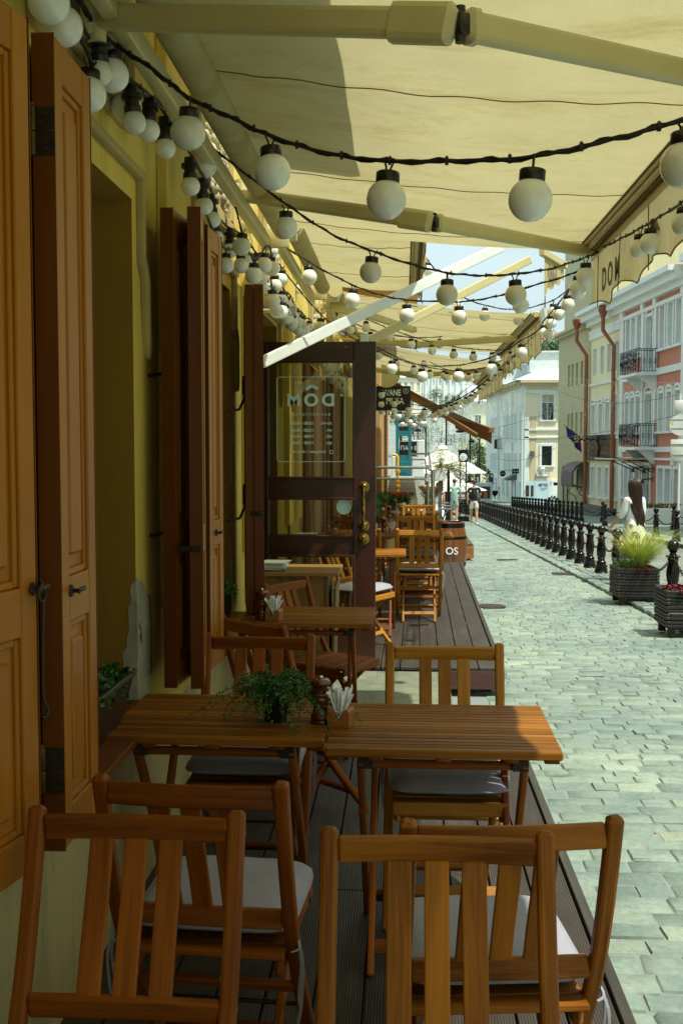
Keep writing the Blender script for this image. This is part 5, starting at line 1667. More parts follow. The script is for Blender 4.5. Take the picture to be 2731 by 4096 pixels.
# barrel with white letters
bp = (.79, 18.6); bz = gz(18.6) + .005
e = empty('barrel', (bp[0], bp[1], bz), 0, 'old wooden barrel with black hoops and white letters OS at the end of the deck', 'barrel')
mb = MB(); mb.lathe([(0, 0.03), (.25, .03), (.255, 0), (.27, 0), (.305, .16), (.33, .32), (.338, .46), (.33, .60), (.305, .76), (.27, .93), (.255, .93), (.25, .90), (0, .90)], (0, 0, 0), 48)
for fi, f in enumerate(mb.f): mb.uv[fi] = [(mb.v[i][2] + 3.1 * int(24 * (math.atan2(mb.v[i][1], mb.v[i][0]) + 3.2)) % 7, math.atan2(mb.v[i][1], mb.v[i][0]) * .35) for i in f]
mb.build('staves', 'barrel', e)
for z, r, h in ((.05, .283, .06), (.20, .317, .05), (.66, .325, .05), (.86, .290, .10)):
    mb = MB(); mb.lathe([(r - .012, z - h / 2), (r + .001, z - h / 2), (r - .002 if z > .4 else r + .004, z + h / 2), (r - .014, z + h / 2)], (0, 0, 0), 48); mb.build('hoop', 'iron', e)
text_obj('lettering', 'OS', .17, 'signwhite', e, (.05, -.345, .44), (R(90), 0, 0), .002, bold=.002)
# flowers on the barrel
def flowers(name, loc, L, D, n, h, leafm, petalm, label, pot=None, seed=2, leafs=.03, pet=.018):
    random.seed(seed)
    e = empty(name, loc, 0, label, 'flowers')
    if pot:
        mb = MB(); mb.box((0, 0, -pot / 2), (L, D, pot), None, .01); mb.build('planter_box', 'blackwood', e)
    mb = MB(); ms = MB(); mp_ = MB()
    for i in range(n):
        p = (random.uniform(-L / 2, L / 2), random.uniform(-D / 2, D / 2), -.01)
        pts = vine(p, (random.uniform(-.02, .02), random.uniform(-.02, .02), h / 6), 6, leafs, mb, ms, .01, .002, .8)
        if random.random() < .6:
            for k in range(7):
                mp_.leaf(pts[-1], (random.uniform(-1, 1), random.uniform(-1, 1), random.uniform(-.2, 1)), pet, pet)
    mb.build('foliage', leafm, e); ms.build('stems', leafm, e); mp_.build('blossoms', petalm, e)
    return e
flowers('barrel_flowers', (.50, 17.9, .42), .30, .2, 26, .22, 'leaf', 'petallilac', 'sprig of lilac flowers left of the barrel', .12, 5, .02, .02)
flowers('red_geraniums', at(912, 1163, 17.3), .34, .2, 90, .25, 'leaf', 'petalred', 'mound of red geraniums behind the farthest chair', .2, 6, .05, .04)
flowers('red_geraniums', at(985, 1150, 20), .16, .2, 30, .3, 'leaf', 'petalred', 'few red geraniums behind the glass rail', .2, 7, .05, .04)
# ------------------------------------------------------------------ bollards and chains
def make_bollard():
    root = empty('bollard')
    mb = MB()
    mb.lathe([(.12, 0), (.125, .012), (.115, .02), (.105, .11), (.112, .125), (.112, .14), (.09, .15)], (0, 0, 0), 24)
    mb.lathe([(.085, .15), (.088, .19), (.082, .21), (.06, .225), (.06, .24), (.072, .26), (.060, .28)], (0, 0, 0), 24)
    mb.lathe([(.058, .27), (.072, .31), (.078, .37), (.079, .43), (.068, .50), (.058, .56), (.068, .60), (.06, .62)], (0, 0, 0), 32, None, True, 1, 1, 12, 8, .07)
    mb.lathe([(.06, .61), (.094, .625), (.094, .64), (.05, .65), (.038, .68), (.056, .70), (.05, .705)], (0, 0, 0), 24)
    mb.build('shaft', 'iron', root)
    mb = MB(); mb.ball((0, 0, .770), .080, 24); mb.build('ball', 'iron', root)
    return root
B0 = make_bollard()
first_b = [True]
def bollard(x, y, z, label, group, s=1.0):
    b = B0 if first_b[0] else copy_tree(B0)
    first_b[0] = False
    b.location = (x, y, z); b.scale = (s,) * 3; b.rotation_euler = (0, 0, random.uniform(0, 6))
    tag(b, label, 'bollard', group); return b
random.seed(71)
def chain(p0, p1, sag, label, group):
    p0, p1 = Vector(p0), Vector(p1); L = (p1 - p0).length
    e = empty('chain', p0, 0, label, 'chain', group)
    n = max(8, int(L / .045)); mb = MB()
    pts = [p0.lerp(p1, i / n) - p0 - Vector((0, 0, sag * 4 * (i / n) * (1 - i / n))) for i in range(n + 1)]
    for i in range(n):
        a, b = pts[i], pts[i + 1]; d = (b - a).normalized(); c = (a + b) / 2
        s_ = d.orthogonal().normalized() if i % 2 else d.cross(d.orthogonal()).normalized()
        ring = [c + d * math.cos(t) * L / n * .78 + s_ * math.sin(t) * .016 for t in [k * math.pi / 4 for k in range(9)]]
        mb.tube(ring, .0055, 5, False)
    mb.build('links', 'iron', e)
    return e
row1 = []
ys = [9.6, 11.9, 14.0, 16.4, 17.75, 19.1] + [19.1 + 1.17 * k for k in range(1, 37)]
def r1x(y): return 3.52 + .010 * max(0, y - 20) if y < 50 else 3.82 - .05 * (y - 50)
for y in ys: row1.append((r1x(y) if y > 16 else {9.6: 3.75, 11.9: 3.52, 14.0: 3.50}.get(y, 3.5), y))
row1 = [(x if y < 40 else r1x(y), y) for x, y in row1]
row1 = [p for p in row1 if p[1] != 16.4] + [(3.53, 16.45)]
row1.sort(key=lambda p: p[1])
for i, (x, y) in enumerate(row1):
    bollard(x, y, gz(y) + .012, f'{ordinal(i + 1)} black ball-topped bollard of the kerb row beside the cobbled pavement, counting from the nearest', 'black bollards along the near kerb')
for i in range(12):
    a, b = row1[i], row1[i + 1]
    chain((a[0], a[1], gz(a[1]) + .66), (b[0], b[1], gz(b[1]) + .66), .22 if i > 3 else .30, f'black iron chain from the {ordinal(i + 1)} to the {ordinal(i + 2)} bollard of the kerb row', 'chains between the kerb bollards')
row2 = [(7.15, 26.2), (7.2, 28.5), (7.25, 31.0), (7.28, 34.5), (7.3, 39)] + [(7.2 - .03 * k, 43.5 + 1.0 * k) for k in range(22)]
for i, (x, y) in enumerate(row2):
    bollard(x, y, gz(y) + .10, f'{ordinal(i + 1)} black bollard of the row across the road, counting from the right edge', 'black bollards across the road')
row3 = [(8.05, 43.5), (9.2, 43.2), (9.0, 36.0), (9.9, 36.5), (8.6, 32.5)]
for i, (x, y) in enumerate(row3):
    bollard(x, y, gz(y) + .10, f'{ordinal(i + 1)} black bollard standing loose in front of the pink and yellow facades', 'loose bollards before the facades')
for a, b, k in ((row2[1], row2[2], 0), (row2[2], row2[3], 1), (row3[0], row2[5], 2), (row3[0], row3[1], 3), (row2[3], row2[4], 4), (row3[2], row3[3], 5)):
    chain((a[0], a[1], gz(a[1]) + .75), (b[0], b[1], gz(b[1]) + .75), .25, f'{ordinal(k + 1)} chain slung between bollards across the road', 'chains across the road')

# ------------------------------------------------------------------ black slatted planters
def planter(x, y, label, seed, wine=False):
    z = gz(y) + .01; S = .545
    e = empty('wooden_planter', (x, y, z), R(0), label, 'planter', 'black slatted planters')
    mb = MB(); rows = 5; hh = .072; g = .006; z0 = .10
    for r in range(rows):
        zc = z0 + hh / 2 + r * (hh + g)
        alt = r % 2
        for k, (ax, sg) in enumerate((('x', -1), ('x', 1), ('y', -1), ('y', 1))):
            full = (alt == 0) == (ax == 'x')
            L = S if full else S - .09
            for q in (-1, 1):
                zz = zc + q * hh * .25
                if ax == 'x': mb.box((0, sg * (S / 2 - .022), zz), (L, .044 - (.004 if not full else 0), hh / 2 - .006), None, .005)
                else: mb.box((sg * (S / 2 - .022), 0, zz), (.044 - (.004 if not full else 0), L, hh / 2 - .006), None, .005)
            if not full:
                for q in (-1, 1):
                    if ax == 'x': pass
        for sx in (-1, 1):
            for sy in (-1, 1): mb.box((sx * (S / 2 - .024), sy * (S / 2 - .024), zc), (.040, .040, hh - .003), None, .002)
    mb.build('slatted_side', 'blackwood', e)
    mb = MB()
    for sx in (-1, 1):
        for sy in (-1, 1): mb.box((sx * (S / 2 - .07), sy * (S / 2 - .07), .05), (.07, .07, .10), None, .004)
    mb.box((0, 0, .095), (S - .06, S - .06, .02))
    mb.build('leg', 'blackwood', e)
    mb = MB(); mb.box((0, 0, z0 + rows * (hh + g) - .04), (S - .08, S - .08, .03)); 
    for i in range(60): mb.ball((random.uniform(-.2, .2), random.uniform(-.2, .2), z0 + rows * (hh + g) - .02), .02, 5)
    mb.build('soil', 'soil', e)
    return e, z0 + rows * (hh + g) - .02
random.seed(81)
P1 = (3.06, 14.25); P2 = (2.96, 11.25)
e1, zt1 = planter(*P1, 'black slatted wooden planter overflowing with yellow-green grass behind the nearest bollards', 1)
e2, zt2 = planter(*P2, 'black slatted wooden planter at the right edge with wine-red leaves', 2)
def grass(loc, n, h, spread, lean, label, seed):
    random.seed(seed)
    e = empty('ornamental_grass', loc, 0, label, 'grass')
    mb = MB()
    for i in range(n):
        a = random.uniform(0, 6.28); r = random.uniform(0, .10)
        x, y = r * math.cos(a), r * math.sin(a)
        b = Vector((x, y, 0)); d = Vector((math.cos(a) * spread * random.random() + lean, math.sin(a) * spread * random.random(), 1)).normalized()
        L = h * random.uniform(.35, 1.15); w = random.uniform(.0014, .0034)
        sd = Vector((math.cos(a + 1.57), math.sin(a + 1.57), 0)) * w
        pts = []
        for k in range(5):
            t = k / 4; p = b + d * L * t + Vector((d.x, d.y, 0)) * L * .9 * t * t - Vector((0, 0, L * .25 * t * t * t)); pts.append(p)
        vs = []
        for k, p in enumerate(pts): q = sd * (1 - .85 * (k / 4) ** 2); vs += [p - q, p + q]
        mb.add(vs, [[2 * k, 2 * k + 1, 2 * k + 3, 2 * k + 2] for k in range(4)])
    mb.build('blades', 'grass', e)
    return e
grass((P1[0] + .05, P1[1], gz(P1[1]) + zt1), 1300, .68, .75, .16, 'tall clump of yellow-green grass in the farther black planter', 3)
grass((P2[0] + .28, P2[1] - .02, gz(P2[1]) + zt2), 320, .50, .6, 0, 'grass clump cut by the right edge in the nearer black planter', 4)
flowers('blue_flowers', (P1[0] - .17, P1[1] - .14, gz(P1[1]) + zt1), .18, .16, 40, .20, 'leaf', 'petallilac', 'small blue-flowered herb at the left corner of the farther black planter', None, 11, .022, .012)
flowers('yellow_shrub', (P1[0] - .04, P1[1] + .12, gz(P1[1]) + zt1), .12, .12, 34, .36, 'grass', 'petalyellow', 'yellowish leafy shrub rising behind the grass in the farther black planter', None, 13, .035, .02)
flowers('red_leaf_plant', (P2[0] - .02, P2[1] - .10, gz(P2[1]) + zt2), .34, .26, 34, .07, 'leafwine', 'leafwine', 'wine-red leafy plant in the planter at the right edge', None, 12, .055, .03)
flowers('red_leaf_plant', (P1[0] - .02, P1[1] - .2, gz(P1[1]) + zt1), .16, .06, 16, .05, 'leafwine', 'leafwine', 'low wine-red leaves at the front of the farther black planter', None, 15, .035, .02)

# ------------------------------------------------------------------ people
def skin_mesh(name, verts, edges, radii, mat, parent, sub=2, root=0):
    me = bpy.data.meshes.new(name); me.from_pydata([tuple(v) for v in verts], edges, []); me.update()
    me.materials.append(M[mat])
    o = bpy.data.objects.new(name, me); C.objects.link(o); o.parent = parent
    sk = o.modifiers.new('skin', 'SKIN'); sk.use_smooth_shade = True; sk.branch_smoothing = .6
    dat = me.skin_vertices[0].data
    for i, r in enumerate(radii):
        dat[i].radius = r if isinstance(r, (tuple, list)) else (r, r)
        dat[i].use_root = (i == root)
    sb = o.modifiers.new('subdivision', 'SUBSURF'); sb.levels = sub; sb.render_levels = sub
    return o
def bake(o):
    dg = bpy.context.evaluated_depsgraph_get()
    me = bpy.data.meshes.new_from_object(o.evaluated_get(dg))
    o.modifiers.clear(); o.data = me
    for p in me.polygons: p.use_smooth = True
    return o

def person(loc, rz, H, label, top, bottom, hair='short', hairm='hair', bottom_kind='shorts', sleeve='short', step=.18, arm=(.1, .1), elbow=(0, 0), shoes='shoe', female=False, looks='', dress=False, topmat_open=None):
    k = H / 1.75
    e = empty('person', loc, rz, label, 'person')
    V = {}; sh = .165 if female else .19; hp = .09
    q = lambda x, y, z: Vector((x * k, y * k, z * k))
    s = step
    P_ = [('pel', q(0, 0, .96), .115), ('wai', q(0, .005, 1.10), .105 if not female else .088), ('che', q(0, .005, 1.27), .125 if not female else .105), ('upc', q(0, -.005, 1.40), .075), ('nec', q(0, .0, 1.49), .050), ('jaw', q(0, .02, 1.555), .058), ('hed', q(0, .015, 1.635), .083), ('top', q(0, .01, 1.70), .062)]
    for sx, nm in ((-1, 'l'), (1, 'r')):
        sg = s * (1 if nm == 'l' else -1); am = -sg * .9 + (arm[0] if nm == 'l' else arm[1]); eb = elbow[0] if nm == 'l' else elbow[1]
        P_ += [('sho' + nm, q(sx * sh, 0, 1.405), .044), ('elb' + nm, q(sx * (sh + (.015 if female else .06)), am * .35 - .02, 1.155), .038),
               ('wri' + nm, q(sx * (sh + .07 - .02 * abs(eb)), am * .7 + .05 + eb * .22, .925 + abs(eb) * .12), .024),
               ('pal' + nm, q(sx * (sh + .07 - .03 * abs(eb)), am * .76 + .065 + eb * .27, .865 + abs(eb) * .13), .030)]
        P_ += [('hip' + nm, q(sx * hp, 0, .90), .090), ('kne' + nm, q(sx * .095, sg * .65 + .02, .50), .055), ('cal' + nm, q(sx * .095, sg * .85 - .01, .34), .054), ('ank' + nm, q(sx * .095, sg * 1.25 - .03, .085 + max(0, -sg) * .25), .034), ('toe' + nm, q(sx * .105, sg * 1.25 + .12, .035 + max(0, -sg) * .05), .034)]
    idx = {n_: i for i, (n_, _, _) in enumerate(P_)}
    E = [('pel', 'wai'), ('wai', 'che'), ('che', 'upc'), ('upc', 'nec'), ('nec', 'jaw'), ('jaw', 'hed'), ('hed', 'top')]
    for nm in 'lr': E += [('upc', 'sho' + nm), ('sho' + nm, 'elb' + nm), ('elb' + nm, 'wri' + nm), ('wri' + nm, 'pal' + nm), ('pel', 'hip' + nm), ('hip' + nm, 'kne' + nm), ('kne' + nm, 'cal' + nm), ('cal' + nm, 'ank' + nm), ('ank' + nm, 'toe' + nm)]
    vs = [p for _, p, _ in P_]; rs = [r * k for _, _, r in P_]; es = [(idx[a], idx[b]) for a, b in E]
    rs[idx['jaw']] = (.052 * k, .066 * k); rs[idx['hed']] = (.074 * k, .092 * k); rs[idx['top']] = (.055 * k, .068 * k)
    for nm in 'lr': rs[idx['pal' + nm]] = (.016 * k, .036 * k)
    body = skin_mesh('body', vs, es, rs, 'skin', e)
    bpy.context.view_layer.update(); bake(body)
    # fingers, face: joined into the same body mesh
    mb = MB()
    for sx, nm in ((-1, 'l'), (1, 'r')):
        pal = vs[idx['pal' + nm]]; wri = vs[idx['wri' + nm]]; d = (pal - wri).normalized()
        fw = Vector((0, 1, 0)); fw = (fw - d * fw.dot(d)).normalized(); cu = Vector((-sx, 0, 0))
        for f_, (o_, L_) in enumerate(((.030, .070), (.011, .080), (-.009, .074), (-.027, .058))):
            b = pal + (fw * o_ + d * .020) * k
            m1 = b + (d * L_ * .45 + cu * .006) * k; m2 = m1 + (d * L_ * .32 + cu * .016) * k; m3 = m2 + (d * L_ * .18 + cu * .018) * k
            mb.tube([b, m1, m2, m3], [.0095 * k, .009 * k, .008 * k, .006 * k], 8)
        b = pal + fw * .030 * k - d * .015 * k
        mb.tube([b, b + (fw * .028 + d * .022) * k, b + (fw * .036 + d * .050 + cu * .01) * k], [.012 * k, .0105 * k, .007 * k], 8)
    hc = vs[idx['hed']]
    mb.tube([hc + q(0, .085, .01), hc + q(0, .112, -.035), hc + q(0, .09, -.045)], [.008 * k, .013 * k, .009 * k], 8)   # nose
    for sx in (-1, 1): mb.lathe([(0, -.010), (.016, -.005), (.018, .004), (0, .006)], hc + q(sx * .078, .0, -.02), 10, Matrix.Rotation(sx * R(75), 4, 'Y'), True, 1.5 * k, k)   # ears
    fe = mb.build('hands_face', 'skin', None)
    bm = bmesh.new(); bm.from_mesh(body.data); bm.from_mesh(fe.data); bm.to_mesh(body.data); bm.free()
    bpy.data.objects.remove(fe)
    mb = MB()
    for sx in (-1, 1): mb.ball(hc + q(sx * .031, .080, .0), .012 * k, 8)
    mb.sweep([hc + q(-.024, .091, -.072), hc + q(.024, .091, -.072)], .006 * k, .006 * k, (0, 0, 1), 0)
    for sx in (-1, 1): mb.sweep([hc + q(sx * .018, .090, .024), hc + q(sx * .048, .080, .024)], .006 * k, .006 * k, (0, 0, 1), 0)
    mb.build('eyes_mouth', hairm, e)
    # top garment
    def gar(nm_, names, edges_, rad, mat, sub=2, root=0, tweak=None):
        ii = {n_: i for i, n_ in enumerate(names)}
        vv = [(tweak[n_] if tweak and n_ in tweak else vs[idx[n_]]) for n_ in names]
        o = skin_mesh(nm_, vv, [(ii[a], ii[b]) for a, b in edges_], [r * k if not isinstance(r, tuple) else (r[0] * k, r[1] * k) for r in rad], mat, e, sub, root)
        bpy.context.view_layer.update(); return bake(o)
    mid = lambda a, b, t: vs[idx[a]].lerp(vs[idx[b]], t)
    wide = 1.0 if not female else .92
    tw = {'hem': q(0, 0, .90 if not female else 1.0), 'coll': q(0, 0, 1.462)}
    ends = {}
    for nm in 'lr':
        if sleeve == 'short': tw['slv' + nm] = mid('sho' + nm, 'elb' + nm, .72); tw['sl2' + nm] = mid('sho' + nm, 'elb' + nm, .4)
        elif sleeve == 'three': tw['slv' + nm] = mid('elb' + nm, 'wri' + nm, .35); tw['sl2' + nm] = vs[idx['elb' + nm]]
        elif sleeve == 'long': tw['slv' + nm] = mid('elb' + nm, 'wri' + nm, .92); tw['sl2' + nm] = vs[idx['elb' + nm]]
    for n_ in tw: idx.setdefault(n_, 0)
    if not dress:
        names = ['wai', 'hem', 'che', 'upc', 'coll']; edges_ = [('hem', 'wai'), ('wai', 'che'), ('che', 'upc'), ('upc', 'coll')]
        rad = [(.150 * wide, .120 * wide), (.155 * wide, .125 * wide), (.165 * wide, .130 * wide), (.11, .10), (.068, .066)]
        for nm in 'lr':
            names += ['sho' + nm, 'sl2' + nm, 'slv' + nm]; edges_ += [('upc', 'sho' + nm), ('sho' + nm, 'sl2' + nm), ('sl2' + nm, 'slv' + nm)]
            rad += [.072, .062 if sleeve == 'short' else .062, .064 if sleeve == 'short' else .056]
        g = gar('shirt', names, edges_, rad, top, 2, 0, tw)
    else:
        mb = MB(); mb.lathe([(.118 * k, .98 * k), (.112 * k, 1.08 * k), (.125 * k, 1.2 * k), (.128 * k, 1.30 * k), (.12 * k, 1.32 * k)], (0, 0, 0), 24, None, True, 1.12, .82)
        mb.lathe([(.26 * k, .32 * k), (.235 * k, .5 * k), (.20 * k, .72 * k), (.165 * k, .86 * k), (.135 * k, .99 * k)], (0, 0, 0), 48, None, True, 1, .8, 0, 9, .05)
        for sx in (-1, 1): mb.sweep([(sx * .07 * k, -.095 * k, 1.31 * k), (sx * .085 * k, -.06 * k, 1.42 * k), (sx * .085 * k, .03 * k, 1.44 * k), (sx * .08 * k, .10 * k, 1.31 * k)], .016, .004, (0, 1, 0), 0)
        mb.build('dress', top, e)
    if bottom_kind == 'shorts':
        tw2 = {'crL': mid('hipl', 'knel', .78), 'crR': mid('hipr', 'kner', .78), 'wst': q(0, 0, 1.02), 'mdl': mid('hipl', 'knel', .4), 'mdr': mid('hipr', 'kner', .4)}
        for n_ in tw2: idx.setdefault(n_, 0)
        gar('shorts', ['pel', 'wst', 'hipl', 'mdl', 'crL', 'hipr', 'mdr', 'crR'], [('pel', 'wst'), ('pel', 'hipl'), ('hipl', 'mdl'), ('mdl', 'crL'), ('pel', 'hipr'), ('hipr', 'mdr'), ('mdr', 'crR')],
            [(.145, .125), (.135, .115), .110, .100, .094, .110, .100, .094], bottom, 2, 0, tw2)
    elif bottom_kind == 'skirt':
        mb = MB(); mb.lathe([(.190 * k, .53 * k), (.187 * k, .62 * k), (.178 * k, .78 * k), (.160 * k, .92 * k), (.125 * k, 1.03 * k), (.118 * k, 1.06 * k)], (0, 0, 0), 56, None, True, 1.10, .92, .6, 11, .014)
        mb.build('skirt', bottom, e)
        mb = MB(); mb.lathe([(.121 * k, 1.035 * k), (.123 * k, 1.04 * k), (.122 * k, 1.062 * k), (.118 * k, 1.066 * k)], (0, 0, 0), 40, None, True, 1.02, .86); mb.build('waistband', 'clothcream', e)
    # shoes
    for nm in 'lr':
        a, t = vs[idx['ank' + nm]], vs[idx['toe' + nm]]
        mb = MB(); base = a.lerp(t, .45); mb.lathe([(0, -.035), (.048, -.03), (.05, 0), (.04, .025), (.02, .04), (0, .042)], base, 16, Matrix.Rotation(0, 4, 'X'), True, k, 2.5 * k)
        mb.build('shoe', shoes, e)
    # hair
    if hair == 'short':
        mb = MB()
        prof = [(.088 * k, -.035 * k), (.092 * k, .0), (.090 * k, .03 * k), (.075 * k, .065 * k), (.045 * k, .088 * k), (0, .096 * k)]
        mb.lathe(prof, hc + q(0, -.018, .012), 24, Matrix.Rotation(R(14), 4, 'X'), True, .93, 1.10, 0, 7, .015)
        mb.build('hair', hairm, e)
    elif hair == 'long':
        mb = MB(); random.seed(19)
        mb.ball(hc + q(0, -.020, .018), .094 * k, 20)
        for i in range(150):
            a = random.uniform(R(165), R(375)); rr = random.uniform(.086, .100)
            top_ = hc + Vector((math.cos(a) * rr * .45, math.sin(a) * rr * .6 - .01, .095)) * k
            L = random.uniform(.46, .62); sw = random.uniform(-.012, .012)
            p1 = hc + Vector((math.cos(a) * rr, math.sin(a) * rr * 1.05 - .01, .03)) * k
            p2 = hc + Vector((math.cos(a) * (rr + .012), min(.02, math.sin(a) * rr) - .03, -.12)) * k
            p3 = hc + Vector((math.cos(a) * (rr + .004) + sw, min(-.06, math.sin(a) * rr * .7 - .05), -.12 - L * .4)) * k
            p4 = hc + Vector((math.cos(a) * .066 + sw * 2 + .02, -.115 + .02 * math.sin(a * 5), -.12 - L * .75)) * k
            p5 = hc + Vector((math.cos(a) * .040 + sw * 3 + .04, -.12 + .02 * math.sin(a * 5), -.12 - L)) * k
            mb.tube(catmull([top_, p1, p2, p3, p4, p5], 3), [.004] + [.013 * k] * 11 + [.008 * k] * 3 + [.003], 6)
        mb.build('hair', hairm, e)
    elif hair == 'curly':
        mb = MB(); random.seed(5)
        for i in range(190):
            t = random.random(); a = random.uniform(0, 6.28)
            z_ = .09 - t * .42; rr = .055 + .05 * math.sin(min(1, t * 1.6) * 1.5)
            c = hc + Vector((math.cos(a) * rr, min(.04, math.sin(a) * rr) - .03 - t * .03, z_)) * k
            pts = [c + Vector((.014 * math.cos(u * 1.4), .014 * math.sin(u * 1.4), -u * .010)) * k for u in range(8)]
            mb.tube(pts, .009 * k, 5)
        mb.ball(hc + q(0, -.015, .02), .088 * k, 14)
        mb.build('hair', hairm, e)
    return e
wp = ats(2523, 1904, 17.1)
wz = gz(17.1)
w = person((wp.x + .06, 17.1, wz), R(30), 1.69, 'woman with very long dark hair, white blouse and pale lime skirt walking past the bollards', 'clothwhite', 'clothlime', 'long', 'hair', 'skirt', 'three', .20, (.42, -.10), (.25, .35), 'shoewhite', True)
p = ats(1896, 1921, 42.7)
w = person((p.x, 42.7, gz(42.7)), R(4), 1.82, 'man in a loose black t-shirt and cream shorts walking away down the pavement', 'clothblack', 'clothcream', 'short', 'hairbrown', 'shorts', 'short', .10, (0, 0), (0, 1.0), 'shoewhite')
mb = MB(); mb.tube(catmull([(-.15, -.02, 1.46), (-.05, -.135, 1.35), (.1, -.135, 1.15), (.19, -.05, 1.02)], 5), .012, 6); mb.box((.21, .0, 1.02), (.07, .16, .13), None, .02); mb.build('shoulder_bag', 'shoe', w)
p = ats(1817, 1910, 46.0)
w = person((p.x, 46.0, gz(46.0)), R(0), 1.88, 'man in a pale teal t-shirt and sage shorts beside the man in black', 'clothteal', 'clothsage', 'short', 'hairbrown', 'shorts', 'short', .08, (.05, .0), (0, 0), 'shoewhite')
mb = MB(); mb.tube(catmull([(-.16, -.02, 1.50), (-.03, -.145, 1.38), (.12, -.145, 1.18)], 5), .010, 6); mb.build('bag_strap', 'clothsage', w)
p = ats(1753, 1922, 34)
person((p.x, 34, gz(34)), R(0), 1.69, 'woman with brown curly hair in a white strappy dress behind the steel railing', 'clothwhite', 'clothwhite', 'curly', 'hairbrown', 'none', 'none', .05, (0, 0), (.3, .2), 'shoewhite', True, dress=True)
p = ats(2002, 1950, 104)
person((p.x, 104, gz(104)), R(176), 1.78, 'distant man in a red t-shirt and dark blue shorts walking towards us', 'clothred', 'clothblue', 'short', 'hair', 'shorts', 'short', .16, (.1, .1), (1, 1))
p = ats(2030, 1956, 104)
person((p.x, 104, gz(104)), R(180), 1.66, 'distant woman in a black jacket and black shorts beside the man in red', 'clothblack', 'clothblack', 'short', 'hairbrown', 'shorts', 'long', .12, (0, 0), (0, 0), 'shoewhite', True)
for u, v, m1, m2, lab in ((1745, 1757, 'clothwhite', 'clothblack', 'tiny distant figure in white by the far railing below the parked car'), (1763, 1760, 'clothteal', 'clothblue', 'tiny distant figure in light blue by the far railing, right of the one in white'), (1827, 1800, 'clothwhite', 'clothcream', 'tiny distant figure on the far slope left of the clock')):
    p = ats(u, v, 190); person((p.x, 190, gz(190)), R(180), 1.75, lab, m1, m2, 'short', 'hair', 'shorts', 'short', .1)
